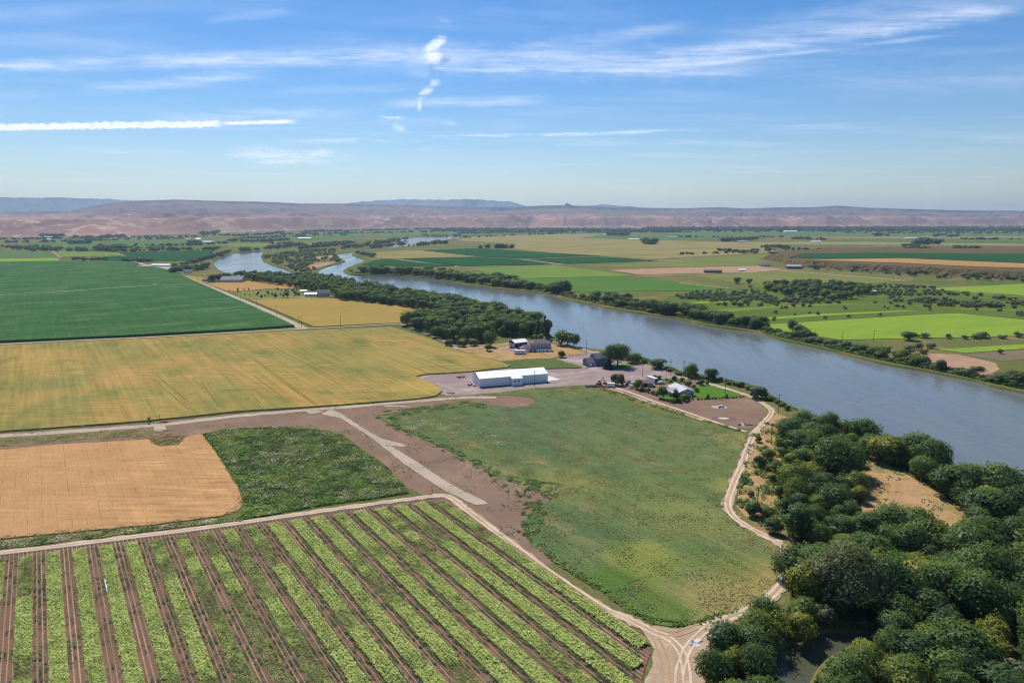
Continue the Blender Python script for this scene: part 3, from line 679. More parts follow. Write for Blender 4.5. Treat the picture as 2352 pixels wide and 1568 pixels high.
field('garden_bed', [(1508,873),(1530,869.5),(1572,872),(1582,879),(1560,883),(1528,880)], .35, m_plot, 'leafy vegetable garden behind the grey ranch house', 'garden')
field('dry_clearing', [(1965,1062),(2009,1044),(2035,1066),(2081,1088),(2128,1112),(2160,1136),(2205,1165),(2230,1200),(2240,1260),(2200,1290),(2120,1250),(2053,1232),(1985,1220),(1975,1150),(1950,1110)], .14, m_drygrass, 'orange dry grass clearing among the riverside trees', 'clearing', step=3, amp=1.2, seed=25)
field('dry_bank', [(1722,1000),(1762,968),(1785,948),(1812,960),(1822,990),(1795,1050),(1785,1110),(1790,1160),(1772,1210),(1712,1185),(1690,1160),(1705,1090)], .03, m_drygrass, 'dry weedy bank between the sandy track and the grove', 'bank', step=3, amp=1.0, seed=26)
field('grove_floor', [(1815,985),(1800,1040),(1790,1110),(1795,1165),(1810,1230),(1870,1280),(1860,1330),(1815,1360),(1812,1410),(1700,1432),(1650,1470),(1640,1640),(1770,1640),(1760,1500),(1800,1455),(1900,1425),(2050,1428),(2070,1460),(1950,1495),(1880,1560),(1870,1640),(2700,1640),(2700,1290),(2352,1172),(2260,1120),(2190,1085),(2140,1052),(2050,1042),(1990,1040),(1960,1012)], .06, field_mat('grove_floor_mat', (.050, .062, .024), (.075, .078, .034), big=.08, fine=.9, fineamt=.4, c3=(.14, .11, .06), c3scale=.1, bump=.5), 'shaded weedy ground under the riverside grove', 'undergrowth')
slab('sandy_lot', GP([(1476,1448),(1502,1437),(1560,1442),(1620,1431),(1690,1408),(1700,1420),(1650,1450),(1628,1480),(1628,1568),(1640,1640),(1455,1640),(1490,1540),(1503,1490)]), .055, m_sand, 'structure', 'sandy turning area at the field corner', None, 0, 1.5, 1.2, False, 28)

# orchard, farmstead left of the river
field('orchard_grass', [(540,672),(610,665.5),(700,666),(712,676),(700,683),(571,687),(548,682)], .1, m_olive, 'grassy orchard strip beside the straight road', 'orchard')
field('dry_grass', [(400,630),(440,634),(500,640),(470,650),(440,642)], .1, m_wheat_g, 'yellow grass corner by the farmstead', 'grass patch')
# right bank
field('corn_field', [(974,575.5),(1094,570.5),(1267,582),(1377,588.7),(1197,594.5),(1110,590)], 1.2, m_corn_far, 'dark green field, upper right of the four by the river bend', 'field')
field('corn_field', [(927,595.3),(1104,591),(1188,595.8),(1268,608),(1061,611.6)], 1.2, m_corn_far, 'dark green wedge field below the tan one', 'field')
field('corn_field', [(1203,596),(1384,590.3),(1501,600),(1306,606.8)], 1.2, m_corn_far, 'dark green triangular field at the right of the bend', 'field')
field('corn_field', [(831,608),(862,598),(900,596),(957,603),(1044,611),(1000,613),(940,612)], 1.2, m_corn_far, 'narrow dark green field behind the river bank trees', 'field')
field('wheat_field', [(864,579.5),(931,575.5),(970,576),(1100,590),(904,594.3),(866,593.8)], .6, m_tan, 'tan stubble field between dark green ones by the river', 'field')
field('hay_field', [(1071,615.5),(1271,609.5),(1351,619),(1451,632),(1420,634.5),(1190,639.5),(1161,639),(1117,626)], .3, m_hay, 'light green hay field beyond the river', 'field')
field('hay_field', [(1197,641),(1417,635.8),(1568,650.5),(1680,661),(1600,668.5),(1451,669),(1330,672),(1262,663)], .4, m_hay2, 'rich green field beyond the river, left of the scrub', 'field')
field('stubble_field', [(1041,545.5),(1284,537.3),(1391,537.5),(1334,547),(1568,553),(1780,560),(1780,580),(1568,591),(1505,594.5),(1390,588),(1270,580),(1180,572),(1185,560),(1060,553)], .3, m_tan, 'wide tan stubble plain beyond the dark fields', 'field')
field('corn_field', [(1340,546.5),(1391,541),(1700,541.5),(1725,552),(1568,551.5)], .6, m_green_far, 'long green field behind the stubble plain', 'field')
field('rough_pasture', [(1520,600.5),(1568,593.5),(1778,582.5),(1764,600),(1740,609),(1568,613),(1400,613),(1330,613)], .2, m_olive, 'grey green pasture left of the terrace', 'field')
field('farmyard', [(1400,620),(1568,614.5),(1741,610.5),(1800,619),(1728,626),(1568,628),(1470,631)], .12, m_pinkdirt, 'tan dirt farmyard below the terrace', 'farmyard')
field('rough_pasture', [(1590,632),(1730,627),(1805,621),(2005,636),(2100,645),(1980,652),(1760,651),(1690,650)], .2, m_olive, 'olive pasture in front of the terrace', 'field')
field('lush_field', [(1735,747.5),(1850,740),(2135,722.5),(2201,720),(2352,735),(2900,790),(2900,800),(2352,772),(2115,777),(1930,781),(1852,769),(1760,754)], .35, m_bright, 'bright yellow green field across the river', 'field', step=12, amp=1.0)
field('lush_field', [(2128,663),(2352,652.5),(2900,650),(2900,720),(2352,679),(2185,668)], .35, m_bright, 'bright green field at the right edge above the scrub', 'field')
field('lush_field', [(2146,803),(2352,791),(2800,775),(2800,800),(2352,801.5),(2217,811)], .3, m_bright, 'narrow bright green strip near the right edge', 'field')
field('dirt_patch', [(2100,832),(2132,812),(2200,814),(2286,833),(2296,847),(2269,863),(2235,860),(2176,850),(2129,841)], .08, m_pinkdirt, 'bare pinkish dirt patch on the far bank', 'dirt patch', step=6, amp=1.5)
field('dirt_patch', [(2214,814),(2352,804),(2700,800),(2700,840),(2352,827),(2296,829)], .08, m_brown_far, 'brown fallow patch at the right edge', 'dirt patch', step=8, amp=1.5)
field('meadow', [(1568,672),(1690,663),(1800,655),(2000,656),(2120,664),(2352,684),(2900,730),(2900,780),(2352,733),(2200,718),(2130,721),(1850,738),(1740,744),(1650,732),(1560,712),(1500,695)], .1, m_olive_strip, 'striped green meadow dotted with olive shrubs', 'meadow')
for i, pts in enumerate([[(1700,733),(1860,722),(2070,713.5),(2120,713.5),(1880,726),(1730,737)], [(1640,712),(1760,704),(1930,697),(1990,696.5),(1800,705.5),(1680,716)], [(1580,694),(1700,691),(1760,692.5),(1600,697)]]):
    field('grass_strip', pts, .18, m_bright if i != 1 else m_hay, ['yellow green grass strip just above the bright field', 'pale green strip below the olive shrubs', 'short light strip at the left of the meadow'][i], 'grass strip')
# on the terrace
field('corn_field', [(1812,591.5),(1838,583.5),(2000,581),(2352,583),(2900,594),(2900,628),(2352,604.5),(2068,592.5),(1900,594)], .8, m_corn_far, 'dark green field on top of the terrace', 'field', z0=TERR_H)
field('wheat_field', [(1860,597),(2068,593.3),(2352,605.3),(2900,629),(2900,640),(2352,616),(2235,612.5),(2068,604),(1901,599)], .6, m_orange_far, 'orange strip field along the terrace edge', 'field', z0=TERR_H)
# far bands right
for i, (pts, m, lab) in enumerate([
    ([(1500,536),(1700,533.2),(2400,534),(2900,535),(2900,541),(2352,540),(1900,540.5),(1560,540)], m_green_far, 'far green band below the town trees at the right'),
    ([(1780,545),(2352,543),(2900,544),(2900,547),(2352,546.5),(2000,548)], m_tan, 'thin far tan band at the right'),
    ([(1700,556),(2000,556),(2352,561),(2900,565),(2900,570),(2352,565),(1850,562),(1720,561)], m_tan, 'far tan strip behind the terrace field'),
    ([(1850,550),(2352,549),(2900,551),(2900,559),(2352,556),(1950,554.5)], m_green_far, 'far green strip between two tan strips'),
    ([(1000,534),(1250,532.5),(1560,533.5),(1400,536.2),(1200,537),(1050,541.5),(1010,540)], m_green_far, 'far green fields before the central village'),
    # far bands left
    ([(-900,577),(0,577.5),(125,578.5),(137,590),(133,592),(0,593.5),(-900,594)], m_green_far, 'pale green field left of the dirt lane'),
    ([(-900,595),(0,594.3),(133,592.3),(138,599.5),(0,600.8),(-900,602)], m_bright, 'thin yellow green strip at the far end of the corn'),
    ([(130,577.5),(257,579),(285,587),(233,588.6),(141,590)], m_hay, 'light green field beyond the corn'),
    ([(270,579.5),(420,576),(493,575.5),(486,583),(470,592),(458,599),(350,600),(236,599),(236,590),(290,587.5)], m_corn_far, 'dark green field by the river bend'),
    ([(40,561),(220,556),(440,562),(520,566),(300,569),(60,568.5)], m_hay2, 'green strip field on the far left plain'),
    ([(210,554),(420,550.5),(640,549),(780,549),(640,553.5),(480,556),(400,561)], m_green_far, 'grey green field in the far left plain'),
    ([(470,562),(640,558),(770,557),(800,560),(640,565),(560,567)], m_hay, 'pale field strip beyond the river bend'),
    ([(590,545),(740,538.5),(820,538),(830,543),(700,547.5)], m_hay2, 'far green field under the left hills'),
    ([(820,541),(1000,533),(1010,538),(900,545)], m_hay2, 'far green field beyond the upstream river')]):
    field('field', pts, .5, m, lab)

# ------------------------------------------------------------------ roads and tracks
def road(name, ptsD, w, z, mat, label, n=8, **k): return ribbon(name, smooth_line(GP(ptsD), False, n), w, z, mat, 'structure', label, **k)
road('gravel_road', [(-300,1017),(0,1001),(342,978),(560,954),(784,936),(989,919),(1080,913),(1140,913.5)], (6.0, 4.8), .16, m_gravel, 'main gravel road crossing from the left edge', n=26, jit=1.4)
slab('gravel_drive', GP([(738,951),(760,940),(784,950),(828,980),(873,1006),(938,1023.5),(926,1027),(897,1023.5),(955,1059),(1037,1113.5),(1112,1151),(1122,1158),(1091,1159.5),(1023,1128),(938,1073),(852,1005),(784,961)]), .10, m_gravel, 'structure', 'pale gravel drive slanting down to the crop field', None, 0, 1.0, .45, False, 40)
slab('gravel_drive', GP([(352,975),(378,974),(382,987),(372,991),(355,990)]), .12, m_gravel, 'structure', 'short gravel stub on the near side of the road', None, 0, 3, .3, False, 41)
slab('gravel_drive', GP([(690,943),(720,941),(742,946),(722,950),(712,951),(702,946)]), .12, m_gravel, 'structure', 'gravel stub beside the road junction', None, 0, 3, .3, False, 42)
slab('gravel_drive', GP([(880,931),(930,932),(945,936.5),(920,935),(884,934)]), .12, m_gravel, 'structure', 'small gravel spur right of the junction', None, 0, 3, .3, False, 43)
road('gravel_road', [(-900,840),(0,791),(342,774.7),(560,763),(684,756),(800,750),(925,743)], 4.6, .3, m_gravel, 'thin gravel road between corn and yellow wheat')
road('gravel_road', [(700,756),(633,724),(553,689),(467,653.5),(400,628),(360,616.5),(320,604),(283,587),(255,579)], 9.0, .26, m_gravel, 'straight gravel road along the right side of the corn')
road('farm_lane', [(920,745),(960,757),(1000,774),(1030,788),(1050,803)], 5.0, .28, m_yard, 'shaded lane along the edge of the woods')
road('farm_lane', [(576,686.3),(640,683.5),(700,682.5)], 3.4, .3, m_gravel, 'pale drive to the farmhouse by the woods')
TR1 = [(-300,1305),(0,1270),(230,1242),(467,1212),(667,1183.6),(784,1167),(900,1151),(990,1140),(1022,1138),(1045,1149),(1073,1171),(1175,1249),(1277,1324),(1380,1393),(1448,1424),(1500,1450),(1545,1470)]
road('dirt_track', TR1, 3.6, .13, m_sand, 'dirt track around the crop rows', n=20, jit=1.3)
for o2 in (-.85, .85): ribbon('wheel_rut', smooth_line(GP(TR1), False, 8), .7, .14, m_rut, 'structure', 'pale wheel rut on the track by the crop rows', off=o2, jit=.25)
TR2 = [(1620,1440),(1690,1412),(1741,1389),(1786,1354),(1812,1310),(1806,1266),(1783,1243),(1727,1215),(1685,1186),(1672,1158),(1681,1120),(1705,1066),(1718,1028),(1735,994),(1759,966),(1772,946),(1759,931),(1732,914),(1705,904),(1650,887),(1602,874),(1560,866)]
road('dirt_track', TR2, 3.8, .18, m_sand, 'sandy track curving between pasture and grove', n=16, jit=1.8)
for o2 in (-.9, .9): ribbon('wheel_rut', smooth_line(GP(TR2), False, 8), .75, .19, m_rut, 'structure', 'pale wheel rut on the sandy track by the grove', off=o2, jit=.3)
for i_, (pl_, w_) in enumerate([([(1500,1452),(1530,1462),(1560,1490),(1575,1530),(1580,1600)], 2.2), ([(1510,1450),(1550,1456),(1600,1440),(1640,1430)], 2.0), ([(1560,1600),(1562,1540),(1580,1490),(1610,1455),(1640,1430)], 2.0), ([(1530,1600),(1528,1540),(1522,1500),(1505,1465)], 2.2)]):
    for o2 in (-.85, .85): ribbon('wheel_rut', smooth_line(GP(pl_), False, 10), .55, .150 + .004 * i_, m_rut if i_ % 2 == 0 else m_rut_d, 'structure', 'curved wheel ruts crossing the sandy lot', off=o2, jit=.3)
for i_, pl_ in enumerate([[(1030,905),(1090,898),(1180,889),(1290,878),(1400,870),(1500,862)], [(1000,880),(1040,893),(1080,900)], [(1290,830),(1330,838),(1370,852),(1440,862)]]):
    for o2 in (-.9, .9): ribbon('wheel_rut', smooth_line(GP(pl_), False, 10), .8, .135 + .004 * i_, m_gravel, 'structure', 'faint wheel ruts across the gravel yard', off=o2, jit=.4)
road('dirt_track', [(1715,992),(1636,967.5),(1568,944),(1500,921),(1440,899),(1400,888)], 2.0, .22, m_rut, 'pale narrow path along the edge of the dirt lot', jit=.5)
road('farm_lane', [(1400,892),(1460,913),(1540,940),(1620,967)], 3.0, .19, m_sand, 'sandy strip between pasture and dirt lot', jit=1.2)
road('farm_lane', [(1262,783),(1300,792),(1340,803),(1375,814),(1420,826)], 5.0, .3, m_yard, 'gravel lane above the river bank')
road('farm_lane', [(1060,612.5),(1000,607),(905,595)], 5, .5, m_gravel, 'pale lane between the dark green fields')
road('farm_lane', [(1104,590.5),(1200,596.2),(1290,607.5)], 8, .5, m_gravel, 'pale lane crossing the dark green fields')
road('farm_lane', [(1200,595.3),(1380,589.5),(1500,596),(1568,602)], 7, .5, m_gravel, 'thin lane at the edge of the stubble plain')
road('farm_lane', [(1061,612.7),(1271,608.6),(1500,601),(1560,601)], 6, .5, m_gravel, 'lane along the lower edge of the dark fields')
road('farm_lane', [(1790,622),(1900,630),(2000,638),(2080,645)], 6, .4, m_gravel, 'pale lane below the terrace')
road('farm_lane', [(1560,650),(1620,657),(1690,664)], 4, .6, m_gravel, 'lane end near the scrub')
road('farm_lane', [(1480,635),(1560,632.5),(1640,629)], 5, .5, m_gravel, 'lane to the far farmyard')
road('farm_lane', [(120,577),(128,583),(140,592)], 6, .7, m_pinkdirt, 'dirt lane beyond the corn')
slab('concrete_slab', GP([(1258.5,876),(1288,872),(1262,863.5),(1240,866)]), .12, plain('concrete', (.56, .53, .49), .85, 0, .06), 'structure', 'pale concrete apron at the end of the white building', None)
slab('farmyard_gravel', GP([(300,614.5),(352,616),(400,628),(420,625),(392,611),(345,607)]), .2, m_gravel, 'structure', 'pale farmyard at the end of the straight road', None)

# ------------------------------------------------------------------ crop rows in the foreground
SA, CA = math.sin(ROW), math.cos(ROW)
def row_pt(s, t): return (s * CA + t * SA, s * SA - t * CA)     # s: across the rows, t: along them towards the camera
CROP = GP([(-320,1312),(0,1277),(230,1249),(467,1219),(667,1190),(784,1174),(900,1158),(990,1146),(1018,1144),(1040,1156),(1066,1178),(1168,1257),(1268,1332),(1368,1400),(1440,1436),(1482,1462),(1494,1500),(1478,1545),(1455,1650),(1300,1760),(-420,1760)])
m_cropsoil = bpy.data.materials.new('furrowed_soil_mat'); m_cropsoil.use_nodes = True
N = NT(m_cropsoil.node_tree); o_ = N.new('ShaderNodeOutputMaterial'); b_ = N.new('ShaderNodeBsdfPrincipled'); geo = N.new('ShaderNodeNewGeometry')
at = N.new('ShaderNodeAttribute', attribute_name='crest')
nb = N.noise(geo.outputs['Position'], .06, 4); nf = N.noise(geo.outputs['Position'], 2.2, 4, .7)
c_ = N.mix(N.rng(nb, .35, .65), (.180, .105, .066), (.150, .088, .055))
c_ = N.mix(N.math('MULTIPLY', at.outputs['Fac'], N.rng(nf, .3, .6, .55, 1.0)), c_, (.40, .27, .175))  # pale crests: the lit look of the furrow ridges, put into the soil colour
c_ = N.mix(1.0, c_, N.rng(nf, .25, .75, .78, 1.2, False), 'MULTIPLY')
N.l.new(c_, b_.inputs['Base Color']); b_.inputs['Roughness'].default_value = .95; b_.inputs['Specular IOR Level'].default_value = .1
N.l.new(b_.outputs[0], o_.inputs[0])
PITCH_ROW = 7.05; S0 = -20.3 - PITCH_ROW * 9       # strip spacing and first strip (left of the frame)
def make_furrows():
    """ridged soil: real furrows running along the rows"""
    ss = []; crest = []; zz = []
    s = S0 - 6; sp = PITCH_ROW / 6
    while s < 122:
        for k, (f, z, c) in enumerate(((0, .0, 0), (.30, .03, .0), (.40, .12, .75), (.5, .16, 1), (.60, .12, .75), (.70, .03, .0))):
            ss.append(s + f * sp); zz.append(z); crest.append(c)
        s += sp
    V = []; F = []; A = []
    P = np.array(CROP)
    # clip each across-row line to the outline: where is it inside?
    for k, s in enumerate(ss):
        ts = []
        n = len(P)
        for i in range(n):
            a = P[i]; b = P[(i + 1) % n]
            sa = a[0] * CA + a[1] * SA - s; sb = b[0] * CA + b[1] * SA - s
            if (sa > 0) != (sb > 0):
                q = a + (b - a) * (sa / (sa - sb)); ts.append(q[0] * SA - q[1] * CA)
        if len(ts) < 2: V.append(None); continue
        V.append((min(ts), max(ts)))
    verts = []; idx = []
    for k, s in enumerate(ss):
        if V[k] is None: idx.append(None); continue
        a, b = V[k]; base = len(verts); m = 26
        for j in range(m):
            t = a + (b - a) * j / (m - 1); wv = (vnoise(t * .12, k * .31) - .5) * .12
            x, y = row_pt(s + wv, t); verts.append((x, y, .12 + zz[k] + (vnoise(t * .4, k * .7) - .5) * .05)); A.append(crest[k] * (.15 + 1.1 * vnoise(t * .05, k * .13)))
        idx.append(base)
    for k in range(len(ss) - 1):
        if idx[k] is None or idx[k + 1] is None: continue
        for j in range(25): F.append((idx[k] + j, idx[k] + j + 1, idx[k + 1] + j + 1, idx[k + 1] + j))
    me = bpy.data.meshes.new('furrowed_soil'); me.from_pydata(verts, [], F); me.update()
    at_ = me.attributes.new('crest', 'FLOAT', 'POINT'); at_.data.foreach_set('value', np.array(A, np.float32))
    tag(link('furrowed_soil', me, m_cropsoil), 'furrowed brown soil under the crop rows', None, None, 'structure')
make_furrows()

def leaf_quads(C, nrm, size, r, asp=1.0, flat=.0):
    """quads centred at C, facing nrm, random spin"""
    n = len(C); nrm = nrm / np.maximum(np.linalg.norm(nrm, axis=1, keepdims=True), 1e-6)
    rnd = r.randn(n, 3); u = np.cross(nrm, rnd); u /= np.maximum(np.linalg.norm(u, axis=1, keepdims=True), 1e-6); w = np.cross(nrm, u)
    s = (size * (.6 + .8 * r.rand(n)))[:, None] * .5; k = (.55 + .45 * r.rand(n))[:, None] * asp
    bend = nrm * s * .35
    return np.stack([C + u * s, C + w * s * k - bend, C - u * s, C - w * s * k - bend], 1)

m_crop = leaf_mat('crop_leaf_mat', [(.14, .20, .060), (.23, .305, .090), (.31, .39, .12)], .3, .0)
m_crop_d = leaf_mat('low_crop_leaf_mat', [(.065, .105, .055), (.105, .150, .075), (.15, .195, .095)], .3, .0)
rc = np.random.RandomState(21)
def clip_t(s):
    P = np.array(CROP); n = len(P); ts = []
    for i in range(n):
        a = P[i]; b = P[(i + 1) % n]; sa = a[0] * CA + a[1] * SA - s; sb = b[0] * CA + b[1] * SA - s
        if (sa > 0) != (sb > 0): q = a + (b - a) * (sa / (sa - sb)); ts.append(q[0] * SA - q[1] * CA)
    return (min(ts), max(ts)) if len(ts) >= 2 else None
LOW = []
def crop_strip(i, s, kind):
    tt = clip_t(s)
    if tt is None: return
    a, b = tt; a += 3.5 if kind == 'tall' else 1.5; b -= 2.0
    if b - a < 4: return
    # cut off what lies far outside the frame
    b = min(b, 0 * b + (s * SA - 96) / CA)
    if b - a < 3: return
    L = b - a
    if kind == 'tall':
        nr = 4; wd = 3.7 + .6 * float(np.clip((s - 20) / 50, 0, 1)); n = int(L * wd * 30)
        t = a + rc.rand(n) * L; row = rc.randint(0, nr, n); x = (row - (nr - 1) / 2) * (wd / nr) + rc.randn(n) * .30
        dens = fbm(t / 16 + i * 7.3, np.full(n, i * 3.1), 3); edge = fbm(t / 5 + 50, np.full(n, i * 2.1), 2) - .4
        weak = .20 if 26 < s < 48 else 0.0
        vig = np.clip((dens - .20 - weak + .06 * vnoise(i * .7, 2.2)) * 5, .08, 1)                     # how well the crop stands here
        keep = (rc.rand(n) < .42 + .75 * vig) & (np.abs(x) < wd / 2 + edge * .8)
        hh = (.25 + .75 * vig) * (.75 + .5 * rc.rand(n)) * .85
        t, x, hh, vig = t[keep], x[keep], hh[keep], vig[keep]
        z = .2 + hh * (.35 + .65 * rc.rand(len(t)))
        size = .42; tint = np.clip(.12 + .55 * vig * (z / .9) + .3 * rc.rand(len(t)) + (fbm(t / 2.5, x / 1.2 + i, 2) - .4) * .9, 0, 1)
    else:
        nr = 3; wd = PITCH_ROW - 4.3; n = int(L * nr * 22)
        t = a + rc.rand(n) * L; row = rc.randint(0, nr, n); x = (row - 1) * 1.05 + rc.randn(n) * .2
        d1 = fbm(t / 9 + i * 5.7, np.full(n, i * 1.7), 3); d2 = fbm(t / 1.6 + i * 3, row * 9.0 + i, 2); d3 = vnoise(np.full(n, i * .83), np.full(n, 5.5))
        side = np.clip((s - 30) / 60, -.3, 1) * .36
        vig = np.clip((d1 + d3 * .35 + side - .37) * 4.0, 0, 1) * np.clip((d2 - .26) * 4, 0, 1)
        keep = rc.rand(n) < vig; t, x, vig = t[keep], x[keep], vig[keep]
        z = .18 + (.2 + .45 * vig) * rc.rand(len(t)); size = .34
        tint = np.clip(.2 + .6 * rc.rand(len(t)) + (fbm(t / 1.5, x + i, 2) - .4), 0, 1)
    if len(t) < 20: return
    C = np.stack([(s + x) * CA + t * SA, (s + x) * SA - t * CA, z], 1)
    nrm = rc.randn(len(t), 3) * .6; nrm[:, 2] = np.abs(nrm[:, 2]) + 1.5; nrm += np.array(sdir) * .4
    V = leaf_quads(C, nrm, size, rc)
    if kind == 'low': LOW.append((V, tint)); return None
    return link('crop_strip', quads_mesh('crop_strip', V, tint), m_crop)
ORD = ['first','second','third','fourth','fifth','sixth','seventh','eighth','ninth','tenth','eleventh','twelfth','thirteenth','fourteenth','fifteenth','sixteenth','seventeenth','eighteenth','nineteenth','twentieth','twenty-first','twenty-second','twenty-third','twenty-fourth','twenty-fifth','twenty-sixth','twenty-seventh','twenty-eighth','twenty-ninth','thirtieth']
NS = 29
for i in range(NS):
    s = S0 + i * PITCH_ROW
    if s < -62: continue
    k = NS - 1 - i
    o_ = crop_strip(i, s, 'tall')
    if o_: tag(o_, 'bright green leafy crop strip, %s counted from the dirt track at the right' % ORD[k], 'crop strip', 'bright crop strips')
    o_ = crop_strip(i, s - PITCH_ROW / 2, 'low')
    if 0 and o_: tag(o_, 'sparse low dark green crop rows left of the %s bright strip from the right' % ORD[k], 'crop strip', 'low crop strips')
tag(link('low_crop_rows', quads_mesh('low_crop_rows', np.concatenate([v for v, t in LOW]), np.concatenate([t for v, t in LOW])), m_crop_d), 'sparse low dark green plants in the furrows between the bright crop strips', 'crop rows', None, 'stuff')
# irrigation ditch along the head of the rows
m_ditch = plain('ditch_mat', (.085, .065, .055), .8, 0, .25, .8)
ribbon('ditch', smooth_line(GP([(-300,1311),(0,1276.5),(230,1248.5),(467,1218.5),(667,1189.5),(784,1173.5),(900,1157.5),(990,1146),(1015,1143.5)]), False, 8), 1.0, .24, m_ditch, 'structure', 'dark irrigation ditch along the head of the crop rows', jit=.2)
pp = MB()
P_ = GP([(241,1334),(247,1362)])
tag(MB().tube((P_[0][0], P_[0][1], .5), (P_[1][0], P_[1][1], .5), .17, .17, 8).tube((P_[0][0], P_[0][1], .5), (P_[0][0], P_[0][1], .1), .1, .1, 6).tube((P_[1][0], P_[1][1], .5), (P_[1][0], P_[1][1], .1), .1, .1, 6).build('irrigation_pipe', plain('white_pipe', (.8, .8, .78), .4)), 'white irrigation pipe lying between crop strips at the left', 'pipe')

# ------------------------------------------------------------------ tufts: weeds and grass that nobody could count
def sample_poly(poly, n, r):
    P = np.array(poly); lo = P.min(0); hi = P.max(0); out_ = []
    got = 0
    while got < n:
        q = lo + (hi - lo) * r.rand(n * 2, 2); q = q[inpoly(q[:, 0], q[:, 1], poly)]; out_.append(q); got += len(q)
        if len(q) == 0: break
    return np.concatenate(out_)[:n]
def tufts(name, polyD, per_m2, size, mat, label, cat, clump=6.0, thr=.45, z=.2, seed=1, avoid=None, hi=.5, cap=90000, world=False):
    r = np.random.RandomState(seed); poly = polyD if world else GP(polyD); P = np.array(poly)
    x, y = P[:, 0], P[:, 1]; area = abs(np.sum(x * np.roll(y, -1) - y * np.roll(x, -1))) / 2
    q = sample_poly(poly, int(min(cap, area * per_m2)), r)
    d = fbm(q[:, 0] / clump + seed * 3, q[:, 1] / clump + seed, 4)
    keep = d + (r.rand(len(q)) - .5) * .12 > thr
    if avoid is not None:
        for a in avoid: keep &= ~inpoly(q[:, 0], q[:, 1], a)
    q = q[keep]; n = len(q); m = 3
    C = np.repeat(q, m, 0) + r.randn(n * m, 2) * size * .35
    zz = z + r.rand(n * m) * size * hi
    nrm = r.randn(n * m, 3) * .6; nrm[:, 2] = np.abs(nrm[:, 2]) + 1.4; nrm += np.array(sdir) * .4
    V = leaf_quads(np.column_stack([C, zz]), nrm, size, r)
    tint = np.clip(np.repeat(fbm(q[:, 0] / (clump * .8) + 90, q[:, 1] / (clump * .8), 3), m) * 1.5 - .3 + (r.rand(n * m) - .5) * .5, 0, 1)
    return tag(link(name, quads_mesh(name, V, tint), mat), label, cat, None, 'stuff')
m_weed = leaf_mat('weed_leaf_mat', [(.050, .115, .026), (.085, .165, .034), (.17, .235, .045)], .3, 0)
m_lightweed = leaf_mat('light_weed_mat', [(.14, .21, .04), (.19, .26, .05), (.24, .30, .06)], .3, 0)
m_seed = leaf_mat('seed_head_mat', [(.33, .29, .22), (.45, .40, .32), (.55, .50, .42)], .2, 0)
m_straw = leaf_mat('straw_mat', [(.26, .20, .10), (.34, .25, .13), (.42, .32, .18)], .25, 0)
m_pastleaf = leaf_mat('pasture_leaf_mat', [(.12, .165, .065), (.16, .205, .065), (.24, .26, .075)], .3, 0)
tufts('pasture_weeds', PAST, 1.5, .42, m_pastleaf, 'green weeds covering the big pasture', 'weeds', 7, .46, .16, 3, cap=60000, hi=.25)
tufts('dry_weeds', PAST, 1.0, .34, m_straw, 'dry straw coloured weeds scattered over the big pasture', 'weeds', 6, .52, .25, 8, cap=26000)
tufts('weeds', WEED1, 4.0, .7, m_weed, 'dense dark weeds beside the orange wheat', 'weeds', 7, .33, .25, 5, hi=.7)
tufts('seed_heads', WEED1, 2.2, .34, m_seed, 'pale seed heads among the dark weeds', 'weeds', 5, .55, .6, 15, hi=.9)
tufts('seed_heads', [(862,957),(960,945),(1100,985),(1200,1030),(1260,1070),(1180,1065),(1060,1030),(930,990)], 1.6, .34, m_seed, 'pale seed heads in the upper left of the pasture', 'weeds', 7, .55, .45, 25)
tufts('weeds', WSTRIP, 3.0, .6, m_weed, 'green weeds on the strip above the farm track', 'weeds', 5, .44, .2, 35)
tufts('seed_heads', WSTRIP, 2.5, .45, m_seed, 'whitish weeds on the strip above the farm track', 'weeds', 6, .47, .25, 36)
tufts('weeds', SOIL, .35, .5, m_weed, 'scattered green weeds on the bare soil', 'weeds', 9, .55, .12, 41)
tufts('weeds', [(1180,1215),(1215,1243),(1277,1297),(1345,1338),(1431,1396),(1499,1432),(1545,1440),(1620,1432),(1700,1404),(1690,1398),(1610,1418),(1545,1426),(1500,1418),(1440,1385),(1350,1322),(1290,1285),(1235,1235)], 2.4, .55, m_weed, 'dark weeds lining the pasture edge by the track', 'weeds', 4, .42, .15, 43, hi=.6)
tufts('weeds', [(1375,893),(1468,927),(1568,955),(1640,977),(1700,992),(1705,985),(1640,970),(1568,948),(1490,922),(1420,900)], 1.6, .6, m_weed, 'green weeds along the sandy strip by the dirt lot', 'weeds', 4, .48, .3, 45, hi=.8)
tufts('weeds', [(1722,1000),(1762,968),(1812,960),(1822,990),(1795,1050),(1785,1110),(1790,1160),(1800,1230),(1760,1215),(1700,1180),(1690,1150),(1705,1080)], 1.6, .8, m_weed, 'bushy weeds between sandy track and grove', 'weeds', 5, .47, .25, 47, hi=1.2)
tufts('weeds', [(1960,1060),(2010,1044),(2130,1112),(2205,1165),(2240,1260),(2200,1290),(2053,1232),(1975,1150)], .6, .6, m_weed, 'weeds in the dry clearing', 'weeds', 6, .53, .2, 49)
tufts('weeds', [(-300,1030),(0,1008),(342,985),(400,986),(342,1003),(200,1010),(0,1028),(-300,1050)], 1.2, .5, m_straw, 'dry grass tufts beside the gravel road', 'weeds', 5, .45, .15, 51)
tufts('weeds', [(-300,1010),(0,994.5),(342,969.5),(560,947),(784,932.5),(990,914),(990,912),(784,930.5),(560,944),(342,966.5),(0,991.5),(-300,1006)], 2.5, .5, m_weed, 'green weeds along the near edge of the yellow wheat', 'weeds', 7, .47, .4, 53)
tufts('dry_weeds', [(340,1008),(350,1020),(372,1027),(412,1023),(432,1000),(380,995),(300,1004)], 4.0, .5, m_straw, 'dry weeds in the notch at the top of the orange wheat', 'weeds', 3, .36, .1, 55)
